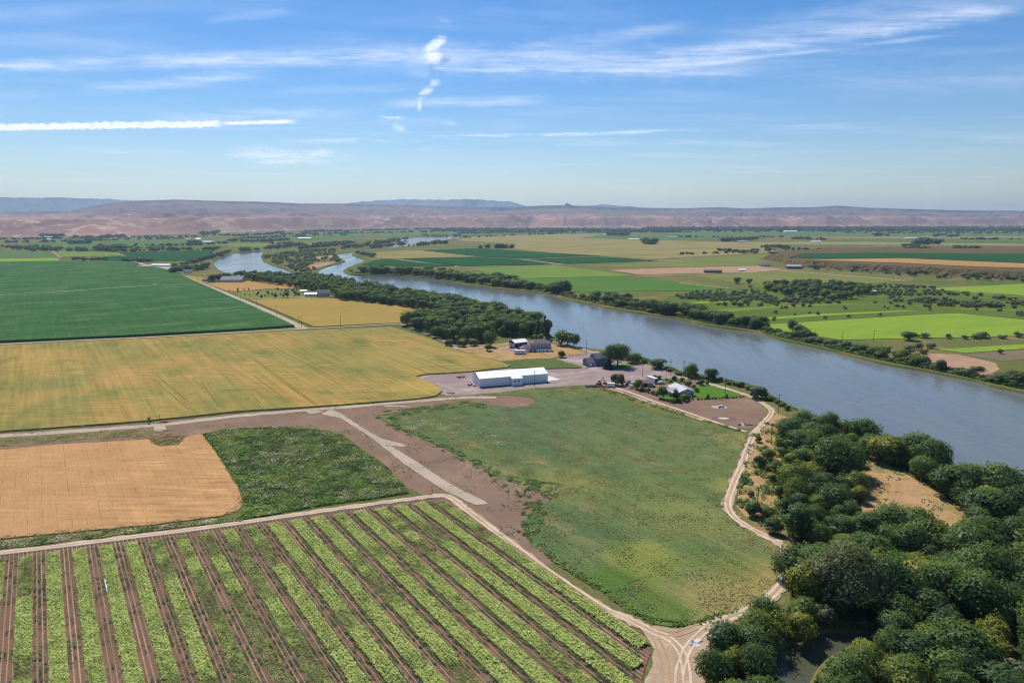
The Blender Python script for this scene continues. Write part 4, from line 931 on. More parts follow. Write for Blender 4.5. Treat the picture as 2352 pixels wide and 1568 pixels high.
tufts('dry_weeds', [(-300,1266),(0,1240),(171,1225),(342,1209),(513,1188),(556,1170),(556,1150),(545,1125),(540,1128),(549,1160),(510,1181),(342,1201),(171,1217),(0,1232),(-300,1258)], 2.0, .45, m_straw, 'straw sticking out along the edge of the orange wheat', 'weeds', 3, .40, .3, 57)
tufts('weeds', [(740,960),(784,970),(852,1012),(938,1080),(1023,1133),(1091,1166),(1130,1160),(1050,1110),(950,1045),(900,1010),(830,972),(790,945)], .8, .34, m_straw, 'dry tufts along the edges of the slanting gravel drive', 'weeds', 5, .46, .08, 59)
FRINGE = [(850,955),(866,946),(955,936),(1074,921),(1126,930),(1126,940),(1060,935),(960,950),(905,965),(930,982),(1000,1010),(1090,1052),(1165,1092),(1290,1112),(1300,1130),(1260,1150),(1250,1190),(1240,1230),(1205,1225),(1195,1195),(1200,1160),(1150,1120),(1125,1092),(1060,1058),(975,1016),(890,980)]
tufts('weeds', FRINGE, 2.6, .6, m_weed, 'ragged green weeds at the edge between pasture and bare soil', 'weeds', 3.2, .47, .15, 81, hi=.7)
tufts('seed_heads', FRINGE, 1.4, .32, m_seed, 'pale dry weeds at the edge between pasture and bare soil', 'weeds', 3.5, .55, .2, 83, hi=.8)
tufts('weeds', WEED1, 1.6, .6, m_lightweed, 'light yellow green weeds in the dark weed patch', 'weeds', 8, .52, .45, 85, hi=.5)

# ------------------------------------------------------------------ trees
m_bark = plain('bark_mat', (.10, .075, .055), .95, 0, .3, 2.0)
m_deadwood = plain('dead_wood_mat', (.30, .27, .24), .9, 0, .25, 1.5)
m_tree = leaf_mat('cottonwood_leaf_mat', [(.045, .095, .040), (.075, .140, .045), (.10, .175, .048), (.19, .225, .045)], .50, .72)
m_treed = leaf_mat('dark_leaf_mat', [(.042, .088, .040), (.062, .118, .045), (.09, .155, .055)], .42, .6)
m_willow = leaf_mat('willow_leaf_mat', [(.095, .118, .06), (.115, .142, .066)], .3, .4)
m_olivel = leaf_mat('olive_leaf_mat', [(.115, .150, .098), (.155, .185, .128), (.20, .225, .165)], .48, .5)
m_grey = leaf_mat('grey_leaf_mat', [(.085, .115, .065), (.14, .165, .105), (.18, .20, .14)], .45, .3)
m_yellow = leaf_mat('yellow_leaf_mat', [(.12, .155, .025), (.17, .20, .035), (.20, .22, .04)], .4, .4)
m_conif = leaf_mat('conifer_leaf_mat', [(.016, .038, .020), (.026, .055, .026), (.034, .065, .03)], .15, .4)
m_fartree = leaf_mat('far_leaf_mat', [(.036, .080, .036), (.05, .105, .042), (.07, .13, .05)], .42, .6)

def crown_arrays(seed, H, Wd, n, size, base=.22, lobes=14, top='round', inner=.55):
    """leaf clumps on many uneven lobes through the crown's volume"""
    r = np.random.RandomState(seed); LC = []; LR = []
    ch = H * (1 - base); cz = H * base + ch * .5
    for k in range(lobes):
        d = r.randn(3); d /= np.linalg.norm(d)
        f = .48 + .30 * r.rand()
        p = np.array([d[0] * Wd / 2 * f, d[1] * Wd / 2 * f, cz + d[2] * ch / 2 * f])
        rad = (.20 + .17 * r.rand()) * min(Wd, ch)
        if top == 'cone':
            t = k / lobes; p = np.array([r.randn() * Wd * .12 * (1 - t), r.randn() * Wd * .12 * (1 - t), H * base + ch * t * .93]); rad = Wd * .5 * (1.05 - t) * (.7 + .3 * r.rand()) + .12
        if top == 'column':
            t = (k + .5) / lobes; p = np.array([r.randn() * Wd * .14, r.randn() * Wd * .14, H * base + ch * t]); rad = Wd * (.36 if .15 < t < .75 else .24) * (.8 + .4 * r.rand())
        LC.append(p); LR.append(rad)
    LC = np.array(LC); LR = np.array(LR)
    w = LR ** 2; w /= w.sum(); pick = r.choice(lobes, n, p=w)
    d = r.randn(n, 3); d /= np.linalg.norm(d, axis=1, keepdims=True)
    d[:, 2] = np.where(r.rand(n) < .45, np.abs(d[:, 2]), d[:, 2])
    rad = LR[pick] * (inner + (1.06 - inner) * r.rand(n) ** .5)
    rad *= 1 + (vnoise(d[:, 0] * 3 + pick * 5, d[:, 1] * 3 + d[:, 2] * 2) - .5) * .5
    C = LC[pick] + d * rad[:, None] * np.array([1, 1, .85])
    C[:, 2] = np.maximum(C[:, 2], H * base * .5 + .1)
    nrm = d + r.randn(n, 3) * .45; nrm[:, 2] += .45
    V = leaf_quads(C, nrm, size, r)
    cen = np.array([0, 0, cz]); outw = C - cen; outw /= np.maximum(np.linalg.norm(outw, axis=1, keepdims=True), 1e-6)
    SN = d * .75 + outw * .5 + r.randn(n, 3) * .22; SN[:, 2] += .15; SN /= np.linalg.norm(SN, axis=1, keepdims=True)
    global LAST_N; LAST_N = SN
    lt = r.rand(lobes); tint = np.clip(lt[pick] * .6 + .4 * r.rand(n), 0, 1)
    return V, tint, LC, LR
def trunk_mb(seed, H, Wd, LC, LR, base=.22, limbs=6, tr=None):
    r = np.random.RandomState(seed + 99); mb = MB(); tr = tr or (H * .022 + .06)
    p = Vector((0, 0, -.3)); q = Vector((r.randn() * .15, r.randn() * .15, H * base * .9)); top = Vector((r.randn() * .3, r.randn() * .3, H * .62))
    mb.tube(p, q, tr * 1.35, tr, 7); mb.tube(q, top, tr, tr * .4, 6)
    for k in np.argsort(-LR)[:limbs]:
        c = Vector(LC[k]); s = q.lerp(top, .0 + .6 * r.rand()); mid = s.lerp(c, .55) + Vector((0, 0, .05 * H * (r.rand() - .2)))
        mb.tube(s, mid, tr * .55, tr * .3, 5, False); mb.tube(mid, c, tr * .3, tr * .1, 5, False)
    return mb
PROTO = {}
def proto(key, mat, seed, H, Wd, n, size, **k):
    V, tint, LC, LR = crown_arrays(seed, H, Wd, n, size, **k)
    SN = LAST_N; cm = quads_mesh(key + '_crown', V, tint, nrm=SN); cm.materials.append(mat)
    tm = trunk_mb(seed, H, Wd, LC, LR, k.get('base', .22)).mesh(key + '_trunk'); tm.materials.append(m_bark)
    PROTO[key] = dict(crown=cm, trunk=tm, H=H, W=Wd, V=V, tint=tint, mat=mat, N=SN)
def whole(key):
    """one-mesh version for trees too small to show their parts"""
    p = PROTO[key]
    if 'whole' not in p:
        V = p['V']; tm = p['trunk']; nq = len(V)
        vv = V.reshape(-1, 3).tolist(); ff = np.arange(nq * 4).reshape(-1, 4).tolist(); b = len(vv)
        vv += [tuple(v.co) for v in tm.vertices]; ff += [[b + i for i in q.vertices] for q in tm.polygons]
        me = bpy.data.meshes.new(key + '_tree'); me.from_pydata(vv, [], ff); me.update()
        me.materials.append(p['mat']); me.materials.append(m_bark)
        mi = np.zeros(len(ff), np.int32); mi[nq:] = 1; me.polygons.foreach_set('material_index', mi)
        at_ = me.attributes.new('tint', 'FLOAT', 'FACE'); at_.data.foreach_set('value', np.concatenate([p['tint'], np.zeros(len(ff) - nq)]).astype(np.float32))
        me.shade_smooth(); nv_ = np.array([tuple(v.normal) for v in me.vertices]); nv_[:nq * 4] = np.repeat(p['N'], 4, 0)
        me.normals_split_custom_set_from_vertices(nv_.tolist())
        p['whole'] = me
    return p['whole']
for k, sd in enumerate((11, 12, 13, 14)): proto('near%d' % k, m_tree, sd, 10, 9.5 + k * .5, 4300, .58, base=.08, lobes=24 + k * 3)
proto('neard0', m_treed, 31, 11, 9, 3900, .58, base=.06, lobes=16)
proto('shrub0', m_tree, 41, 5, 6, 2400, .50, base=.04, lobes=9)
proto('shrub1', m_grey, 42, 4, 5, 2000, .42, base=.04, lobes=9)
proto('shrub2', m_yellow, 43, 7, 7, 3200, .52, base=.06, lobes=12)
proto('willow', m_willow, 51, 16, 17, 15000, .55, base=.06, lobes=20)
proto('round', m_treed, 52, 15, 17, 9000, .62, base=.17, lobes=26)
for k, sd in enumerate((61, 62, 63)): proto('mid%d' % k, m_treed, sd, 15, 11.5, 1600, 1.0, base=.08, lobes=14)
proto('mid3', m_tree, 64, 13, 12, 1500, 1.0, base=.08, lobes=14)
proto('poplar', m_treed, 65, 18, 5.5, 2200, .8, base=.05, lobes=10, top='column')
for k, sd in enumerate((71, 72)): proto('olive%d' % k, m_olivel, sd, 5, 6.5, 520, .75, base=.04, lobes=9)
for k, sd in enumerate((81, 82, 83)): proto('far%d' % k, m_fartree, sd, 12, 12, 300, 1.9, base=.06, lobes=10)
for k, sd in enumerate((85, 86)): proto('vfar%d' % k, m_fartree, sd, 12, 12, 110, 3.6, base=.04, lobes=8)
proto('farpoplar', m_fartree, 84, 17, 5, 320, 1.5, base=.04, lobes=8, top='column')
proto('conifer', m_conif, 91, 9, 4.2, 2200, .45, base=.04, lobes=14, top='cone')
proto('small', m_treed, 92, 7, 4.2, 1800, .42, base=.14, lobes=9)
proto('lime', m_yellow, 93, 6, 5.5, 2200, .42, base=.16, lobes=10)

rt = np.random.RandomState(55)
def tree(key, x, y, h, w=None, name='broadleaf_tree', label=None, cat='tree', group=None, parts=True, z=0.0):
    p = PROTO[key]; w = w or h * p['W'] / p['H']
    sc = (w / p['W'], w / p['W'] * rt.uniform(.9, 1.1), h / p['H']); rz = rt.rand() * 6.28
    if parts:
        o_ = empty(name, (x, y, z), rz); o_.scale = sc
        c = link('crown', p['crown'], None, o_); t = link('trunk', p['trunk'], None, o_)
    else:
        o_ = link(name, whole(key)); o_.location = (x, y, z); o_.rotation_euler = (0, 0, rz); o_.scale = sc
    return tag(o_, label, cat, group)

def poisson(poly, rmin, tries, r, avoid=(), dens=None):
    q = sample_poly(poly, tries, r); acc = []; cell = {}; g = rmin
    for x, y in q:
        if dens is not None and r.rand() > dens(x, y): continue
        ok = True; ci, cj = int(x // g), int(y // g)
        for i in (-1, 0, 1):
            for j in (-1, 0, 1):
                for (a, b) in cell.get((ci + i, cj + j), ()):
                    if (a - x) ** 2 + (b - y) ** 2 < rmin * rmin: ok = False
        if not ok: continue
        if avoid and any(inpoly(np.array([x]), np.array([y]), a)[0] for a in avoid): continue
        cell.setdefault((ci, cj), []).append((x, y)); acc.append((x, y))
    return acc
def stuff_trees(name, items, label, cat, keys, mat):
    """a far wood that reads as one mass: all crowns in one object"""
    if not items: return
    Vs = []; Ts = []; Ns = []
    for (x, y, h, w, z) in items:
        p = PROTO[keys[rt.randint(len(keys))]]; a = rt.rand() * 6.28; c, s = math.cos(a), math.sin(a)
        V = p['V'] * np.array([w / p['W'], w / p['W'], h / p['H']]); X = V[..., 0] * c - V[..., 1] * s; Y = V[..., 0] * s + V[..., 1] * c
        Vs.append(np.stack([X + x, Y + y, V[..., 2] + z], -1)); Ts.append(np.clip(p['tint'] * .5 + rt.rand() * .5, 0, 1)); Q = p['N']; Ns.append(np.stack([Q[:, 0] * c - Q[:, 1] * s, Q[:, 0] * s + Q[:, 1] * c, Q[:, 2]], 1))
    return tag(link(name, quads_mesh(name, np.concatenate(Vs), np.concatenate(Ts), nrm=np.concatenate(Ns)), mat), label, cat, None, 'stuff')

# ---- riverside grove at the lower right
GROVE = GP([(1830,985),(1792,1022),(1776,1075),(1772,1130),(1776,1180),(1800,1222),(1872,1262),(1888,1310),(1862,1350),(1850,1405),(1800,1432),(1715,1446),(1668,1482),(1655,1640),(2660,1640),(2660,1290),(2352,1178),(2250,1118),(2190,1090),(2135,1056),(2075,1046),(2010,1020),(1920,996)])
CLEAR = GP([(1960,1062),(2009,1040),(2040,1064),(2090,1086),(2140,1112),(2175,1140),(2222,1172),(2242,1215),(2238,1262),(2200,1272),(2150,1262),(2110,1240),(2053,1228),(1990,1218),(1972,1150),(1945,1105)])
POND_BUF = GP([(1752,1482),(1790,1456),(1845,1436),(1900,1426),(1985,1424),(2045,1428),(2068,1462),(2030,1492),(1990,1520),(1950,1550),(1935,1600),(1920,1680),(1770,1660),(1755,1560)])
WILLOW = (G(1945, 1395)); 
WILL_BUF = [(WILLOW[0] + 9 * math.cos(a), WILLOW[1] + 9 * math.sin(a)) for a in np.linspace(0, 6.28, 12)[:-1]]
rg = np.random.RandomState(77)
def to_pix_y(x, y):
    c, s = math.cos(PITCH), math.sin(PITCH); return CY - FPX * (y * s - CAM_H * c) / (y * c + CAM_H * s)
pts = poisson(GROVE, 5.6, 6000, rg, (CLEAR, POND_BUF, WILL_BUF), dens=lambda x, y: .25 if fbm(np.array([x / 9.]), np.array([y / 9. + 40]), 2)[0] < .26 else 1)
_w = in_water(np.array([p[0] for p in pts]), np.array([p[1] for p in pts])); pts = [p for p, w in zip(pts, _w) if not w]
pts.sort(key=lambda p: p[0] ** 2 + p[1] ** 2)
for (x, y) in pts[:300]:
    d = math.hypot(x, y); big = fbm(x / 22, y / 22, 3); u = rg.rand()
    h = 3.0 + 14.0 * big * rg.uniform(.5, 1.4)
    if d < 175: h = min(h, 8.0)
    if x < G(1812, to_pix_y(x, y))[0] and y > 190: h *= .5
    if u < .16: key, nm = 'shrub1', 'grey_shrub'; h *= .55
    elif u < .34: key, nm = 'shrub2', 'yellow_green_tree'; h *= .85
    elif u < .54: key, nm = 'neard0', 'broadleaf_tree'
    else: key, nm = 'near%d' % rg.randint(4), 'broadleaf_tree'
    lab = {'shrub1': 'low grey green shrub in the grove by the near river bank', 'shrub2': 'yellow green bushy tree in the grove by the near river bank', 'neard0': 'dark green tree in the dense grove by the near river bank'}.get(key, 'leafy green tree in the dense grove by the near river bank')
    tree(key, x, y, h, h * rg.uniform(.9, 1.45), nm, lab, 'shrub' if key == 'shrub1' else 'tree', 'riverside grove: ' + lab)
tree('willow', WILLOW[0], WILLOW[1], 17, 21, 'willow_tree', 'huge rounded grey green willow above the slough', 'tree')
x, y = G(2112, 1062); tree('near1', x, y, 13.5, 12, 'broadleaf_tree', 'open crowned tree standing alone over the river edge beyond the clearing', 'tree')
for i, (px, py, h, key, lab) in enumerate([(1838, 1470, 7, 'shrub2', 'tall thin brownish green bush leaning over the slough'), (1640, 1570, 7.5, 'near2', 'round dark bush beside the utility pole at the sandy lot'), (1900, 1010, 13, 'neard0', 'tall dark trees at the top of the grove'), (1850, 1000, 12, 'near0', 'broad tree at the upper left corner of the grove'), (1985, 1020, 12, 'near3', 'bright topped tree at the upper right end of the grove'), (1812, 1330, 9, 'near2', 'round tree covering the bend of the sandy track')]):
    x, y = G(px, py); tree(key, x, y, h, None, 'broadleaf_tree', lab, 'tree')
# undergrowth fills the gaps
tufts('undergrowth', GROVE, 1.3, 1.0, m_weed, 'low bushes under the riverside grove', 'undergrowth', 7, .36, .3, 61, avoid=(GP([(1960,1062),(2009,1044),(2128,1112),(2205,1165),(2240,1260),(2053,1232),(1975,1150)]), W_POND), hi=1.4, cap=26000)
tufts('bank_grass', GP([(1752,1490),(1790,1460),(1845,1440),(1900,1430),(1985,1428),(2050,1434),(2065,1460),(2010,1485),(1950,1510),(1925,1550),(1915,1640),(1855,1640),(1862,1580),(1880,1545),(1907,1512),(1947,1486),(2002,1471),(2045,1455),(2030,1443),(1978,1439),(1898,1441),(1848,1451),(1800,1472),(1772,1488)]), 3.0, .8, m_weed, 'reeds and grass around the slough', 'grass', 4, .30, -.3, 63, hi=1.0, world=True)
# dead branches
def dead_tree(px, py, h, seed, label, lean=.4):
    r = np.random.RandomState(seed); x, y = G(px, py); mb = MB(); br = []
    a0 = r.rand() * 6.28; root = Vector((0, 0, -.2)); tip = Vector((math.cos(a0) * h * lean, math.sin(a0) * h * lean, h * .85))
    o_ = empty('dead_tree', (x, y, 0)); MB().tube(root, tip, .16, .05, 6).build('trunk', m_deadwood, o_)
    for k in range(9):
        s = root.lerp(tip, .3 + .65 * r.rand()); e = s + Vector((r.randn() * h * .25, r.randn() * h * .25, abs(r.randn()) * h * .22))
        mb.tube(s, e, .07, .02, 4, False); mb.tube(s.lerp(e, .6), s.lerp(e, .6) + Vector((r.randn(), r.randn(), abs(r.randn()))) * h * .12, .04, .015, 4, False)
    mb.build('branches', m_deadwood, o_); return tag(o_, label, 'dead tree')
for i, (px, py, h, lab) in enumerate([(2040, 1468, 7.5, 'bare pale dead tree leaning by the slough edge'), (1912, 1530, 2.6, 'dead branch pile on the near side of the slough'), (1850, 1572, 2.2, 'tangle of pale dead wood at the bottom of the slough'), (2130, 1440, 8, 'grey leafless tree among green crowns right of the slough'), (2185, 1500, 7, 'bare grey branches among bushes at the lower right'), (1755, 1130, 4, 'bare grey shrub on the dry bank')]):
    dead_tree(px, py, h, 200 + i, lab, .9 if 'pile' in lab or 'tangle' in lab else .25)
for i, (px, py, h, key, lab) in enumerate([(1745, 1075, 5.0, 'shrub0', 'wide green bush between track and grove, upper one'), (1733, 1185, 5.2, 'shrub0', 'wide green bush at the left bend of the sandy track'), (1762, 1190, 4.5, 'near1', 'leafy bush right behind the track bend'), (1740, 1015, 3.0, 'shrub0', 'small bush beside the sandy track'), (1765, 1055, 4.6, 'near0', 'dark bush on the dry bank near the pole'), (1725, 1140, 2.6, 'shrub1', 'pale grey shrub beside the sandy track'), (1775, 1225, 5.0, 'neard0', 'dark bush casting shade on the sandy track')]):
    x, y = G(px, py); tree(key, x, y, h, h * 1.2, 'shrub', lab, 'shrub')

# ---- dark woods on the left bank
FB = GP([(560,643),(620,652),(693,664),(759,673),(783,689),(860,697),(917,704),(1003,719),(1004,735),(955,740),(930,746),(960,759),(996,774),(1023,785),(1060,788),(1110,784),(1150,775),(1200,772),(1250,776),(1258,770),(1232,748),(1130,717),(1000,691),(900,674),(800,655),(740,641),(680,641),(600,638)])
pts = poisson(FB, 8.2, 9000, rg); pts.sort(key=lambda p: p[0] ** 2 + p[1] ** 2)
rest = []
for i, (x, y) in enumerate(pts):
    h = rg.uniform(10, 16.5) * (1.0 if y < 900 else .9); w = h * rg.uniform(.68, .9)
    if i < 300: tree('mid%d' % rg.randint(4), x, y, h, w, 'woodland_tree', 'dark green tree in the dense woods on the left river bank', 'tree', 'woods on the left river bank', parts=y < 760)
    else: rest.append((x, y, h, w, 0))
stuff_trees('woodland', rest, 'dense woods stretching along the left river bank', 'woods', ['far0', 'far1', 'far2'], m_treed)
for i, (px, py, h, w) in enumerate([(1236, 779, 19, 6), (1250, 780, 21, 5.5), (1258, 778, 17, 5), (1244, 783, 16, 5)]):
    x, y = G(px, py); tree('poplar', x, y, h, w, 'poplar_tree', 'slim upright poplar at the river end of the woods', 'tree', 'poplars at the end of the woods')
# trees around the houses
for px, py, h, w, key, nm, lab in [
    (1418, 841, 16, 19, 'round', 'shade_tree', 'big round shade tree beside the blue house'),
    (1396, 847, 9.5, 6.5, 'conifer', 'conifer', 'dark conifer at the corner of the blue house'),
    (1455, 833, 8, 11, 'mid3', 'broadleaf_tree', 'lower tree behind the big round shade tree'),
    (1509, 846, 7.5, 11, 'mid1', 'broadleaf_tree', 'dense bush on the river bank right of the shade tree'),
    (1586, 867, 9, 9, 'near2', 'broadleaf_tree', 'grey green tree beside the pole on the river bank'),
    (1632, 873, 8.0, 8.5, 'round', 'broadleaf_tree', 'round tree by the river above the lawn'),
    (1740, 914, 7.5, 12, 'shrub1', 'shrub', 'wide silvery shrub at the river where the track bends'),
    (1418, 884, 8.0, 9, 'shrub1', 'broadleaf_tree', 'grey green round tree beside the white cargo trailer'),
    (1464, 894, 6.5, 6.5, 'lime', 'broadleaf_tree', 'lime green tree in front of the brown shed'),
    (1522, 915, 8.5, 5.5, 'small', 'broadleaf_tree', 'dark upright tree left of the grey ranch house'),
    (1553, 921, 8.0, 4.6, 'small', 'broadleaf_tree', 'slim dark tree in front of the grey ranch house'),
    (1571, 921, 4.2, 4.5, 'lime', 'broadleaf_tree', 'small lime green tree at the corner of the grey ranch house'),
    (1582, 886, 3.5, 3.6, 'shrub1', 'shrub', 'rounded grey shrub behind the grey ranch house'),
    (1612, 884, 3.4, 5, 'shrub0', 'shrub', 'flat topped small tree at the back of the lawn'),
    (1626, 916, 3.6, 2.6, 'conifer', 'conifer', 'small dark cone tree at the lawn edge, left one'),
    (1668, 914, 3.2, 2.4, 'conifer', 'conifer', 'small dark cone tree at the lawn edge, right one'),
    (1124, 796, 14, 10, 'mid3', 'broadleaf_tree', 'upright tree left of the dark barn'),
    (1120, 806, 6.5, 6.5, 'small', 'broadleaf_tree', 'small dark tree below the one left of the barn'),
    (1289, 821, 5, 6, 'neard0', 'shrub', 'round dark bush on the fence line left of the blue house'),
    (1290, 793, 14, 11, 'mid3', 'broadleaf_tree', 'leafy tree on the river bank right of the poplars'),
    (1318, 797, 12, 10, 'mid0', 'broadleaf_tree', 'lower tree beside it on the bank above the fence'),
    (1304, 790, 11, 9, 'mid1', 'broadleaf_tree', 'middle tree of the three on the bank above the fence'),
    (1247, 786, 7, 8, 'near0', 'broadleaf_tree', 'leafy tree directly behind the two storey house'),
    (1230, 784, 6, 7, 'shrub2', 'broadleaf_tree', 'yellow green bush at the roof of the two storey house'),
    (1088, 794, 6, 9, 'shrub1', 'shrub', 'pale silvery shrub at the edge of the woods'),
    (1062, 796, 6, 9, 'shrub1', 'shrub', 'silvery shrub beside the lane by the woods'),
    (1032, 795, 6, 8, 'shrub1', 'shrub', 'thin greyish shrub at the lane corner'),
    (1022, 722, 13, 11, 'mid0', 'broadleaf_tree', 'dark tree standing at the tip of the gold wheat')]:
    x, y = G(px, py); tree(key, x, y, h, w, nm, lab, 'conifer' if nm == 'conifer' else ('shrub' if nm == 'shrub' else 'tree'))
for k in range(26):      # garden shrubs and small trees around the homestead
    px, py = [(1478, 899), (1490, 902), (1500, 906), (1508, 908), (1516, 918), (1534, 922), (1545, 925), (1560, 924), (1580, 919), (1590, 917), (1600, 900), (1593, 890), (1575, 884), (1560, 882), (1540, 878), (1530, 874), (1512, 872), (1550, 874), (1566, 877), (1474, 896), (1440, 886), (1430, 884), (1470, 884), (1602, 882), (1625, 883), (1504, 868)][k]
    x, y = G(px, py); h = rg.uniform(1.3, 3.2); tree(('shrub0', 'shrub1', 'near1', 'lime')[rg.randint(4)], x, y, h, h * rg.uniform(1.0, 1.5), 'garden_shrub', 'small shrub around the grey ranch house', 'shrub', 'garden shrubs at the ranch house', parts=False)
# hedge along the lawn
for k in range(14):
    px = 1604 + k * 8; py = 918.5 - k * .45 + rg.uniform(-.5, .5); x, y = G(px, py)
    tree('shrub0', x, y, rg.uniform(.8, 1.7), rg.uniform(1.2, 2.0), 'hedge_shrub', 'small clipped shrub in the row along the lawn edge', 'shrub', 'shrubs along the lawn', parts=False)
# bushes on the near river bank between the houses and the grove
for k in range(34):
    t = k / 33; px = 1455 + t * 350 + rg.uniform(-5, 5); py = float(interp([(1440,822),(1500,838),(1565,860),(1650,874),(1730,894),(1795,932),(1830,950)], px)) - rg.uniform(1, 5)
    x, y = G(px, py + 4); tree(('shrub0', 'shrub1', 'near1')[rg.randint(3)], x, y, rg.uniform(1.6, 3.4), rg.uniform(3, 5.5), 'bank_shrub', 'low shrub on the near river bank below the houses', 'shrub', 'shrubs on the near river bank', parts=False)

# ---- right bank
RBANK = [(791,617),(812,627),(860,629.5),(951,633),(1051,646),(1117,656),(1201,664),(1261,671),(1317,685),(1417,705),(1551,726),(1643,744),(1739,757),(1794,773),(1896,794),(1978,815),(2057,832),(2149,849),(2234,866),(2289,880),(2352,892),(2560,925)]
def inland(off, px):
    py = float(interp(RBANK, px)); x, y = G(px, py); a = G(px - 8, float(interp(RBANK, px - 8))); b = G(px + 8, float(interp(RBANK, px + 8)))
    d = Vector((b[0] - a[0], b[1] - a[1])).normalized(); return x - d.y * off, y + d.x * off
nb_ = 0
SEG = [(800, 950, 55, 14, 5, 40), (950, 1130, 55, 13, 4, 45), (1130, 1270, 42, 11, 4, 26), (1255, 1275, 6, 17, 4, 14), (1275, 1330, 8, 4, 2, 10), (1318, 1480, 42, 9, 4, 38), (1480, 1580, 26, 12, 4, 22), (1580, 1640, 14, 11, 4, 14), (1640, 1740, 24, 10, 3, 14), (1740, 1900, 24, 3.6, 2, 10), (1800, 1850, 6, 9, 4, 16), (1850, 1980, 26, 4.5, 2.5, 18), (1960, 2110, 26, 6.0, 2, 16), (2100, 2290, 22, 3.5, 2, 8), (2190, 2235, 5, 6, 2, 6), (2285, 2560, 34, 9, 3, 25)]
SEG += [(800, 1300, 60, 2.6, .5, 3), (1300, 2352, 150, 3.0, .5, 4)]
for (a, b, n, hm, lo, dp) in SEG:
    for k in range(n):
        px = rg.uniform(a, b); x, y = inland(lo + abs(rg.randn()) * dp * .6, px); h = hm * rg.uniform(.5, 1.25); u = rg.rand()
        key = 'mid%d' % rg.randint(4) if h > 6.5 else ('shrub0', 'olive0', 'near%d' % rg.randint(4), 'olive1')[rg.randint(4)]
        lab = 'leafy tree lining the far bank of the river' if h > 6.5 else 'shrub lining the far bank of the river'
        tree(key, x, y, h, h * rg.uniform(.9, 1.5) if h > 6.5 else h * rg.uniform(1.3, 2.4), 'bank_tree' if h > 6.5 else 'bank_shrub', lab, 'tree' if h > 6.5 else 'shrub', 'far bank: ' + lab, parts=False)
for px, py, h, w, key, lab in [(1820, 764, 13, 9.5, 'mid0', 'dark tall tree on the far bank beside the bright field'), (1837, 768, 8, 9, 'near2', 'lower round tree beside the tall one on the far bank'), (2087, 781, 7.5, 13, 'round', 'wide dark bush alone at the near edge of the bright field'), (2160, 850, 8, 9, 'shrub1', 'thin grey brown tree beside the pale dirt patch'), (1692, 652, 12, 11, 'mid1', 'round lone tree at the left above the scrub'), (1720, 655, 11, 9, 'mid2', 'second lone tree above the scrub, the right one'), (2298, 812, 4, 4, 'mid1', 'small lone dark tree on the fallow patch')]:
    x, y = G(px, py); tree(key, x, y, h, w, 'broadleaf_tree', lab, 'tree')
# olive shrubs on the meadow
OL = GP([(1545,676),(1680,664),(1760,655),(1850,652),(2010,654),(2140,660),(2180,670),(2352,690),(2600,712),(2600,735),(2352,728),(2300,716),(2200,704),(2120,700),(2060,708),(1950,700),(1860,705),(1760,702),(1690,706),(1600,694),(1555,690)])
pts = poisson(OL, 6.5, 3400, rg, dens=lambda x, y: float(np.clip((fbm(np.array([x / 75.]), np.array([y / 45.]), 3)[0] - .38) * 5, .03, 1))); pts.sort(key=lambda p: p[1])
for i, (x, y) in enumerate(pts[:280]):
    h = rg.uniform(3.2, 7.0); tree('olive%d' % rg.randint(2), x, y, h, h * rg.uniform(1.2, 2.0), 'olive_shrub', 'rounded grey green olive shrub on the meadow across the river', 'shrub', 'olive shrubs on the meadow', parts=False)
stuff_trees('olive_scrub', [(x, y, rg.uniform(3, 6), rg.uniform(4, 8), 0) for x, y in pts[280:]], 'scrub of grey green olives behind the meadow', 'scrub', ['olive0', 'olive1'], m_olivel)
pts = poisson(GP([(1752,664),(1800,654),(1860,650),(1930,655),(1990,664),(1990,680),(1930,692),(1860,690),(1800,680)]), 10, 500, rg)
for (x, y) in pts[:90]:
    h = rg.uniform(6, 12.5); tree('mid%d' % rg.randint(4), x, y, h, h * rg.uniform(.9, 1.2), 'scrub_tree', 'dark green tree in the clump in the middle of the olive scrub', 'tree', 'trees in the olive scrub', parts=False)
for k in range(34):    # scattered over the lower meadow
    px = rg.uniform(1600, 2400); py = rg.uniform(700, 742); x, y = G(px, py); h = rg.uniform(2.4, 5)
    if 1740 < px < 2352 and py > float(interp([(1735,742),(2135,718),(2201,714),(2352,728)], px)): py -= 26; x, y = G(px, py)
    tree('olive%d' % rg.randint(2), x, y, h, h * rg.uniform(1.1, 1.5), 'olive_shrub', 'lone grey green shrub on the lower striped meadow', 'shrub', 'shrubs on the lower meadow', parts=False)
for px, py, h, w in [(2118, 775, 4.5, 10), (2240, 778, 5, 9), (2262, 776, 6, 12), (2215, 779, 4, 6), (2300, 777, 4, 8), (2335, 774, 5, 9), (2180, 778, 5, 5), (2105, 803, 6, 9), (2140, 800, 5, 8), (2090, 806, 5, 9), (2120, 812, 5, 7)]:
    x, y = G(px, py); tree('olive%d' % rg.randint(2), x, y, h, w, 'olive_shrub', 'grey green shrub in the row below the bright field', 'shrub', 'shrubs below the bright field', parts=False)
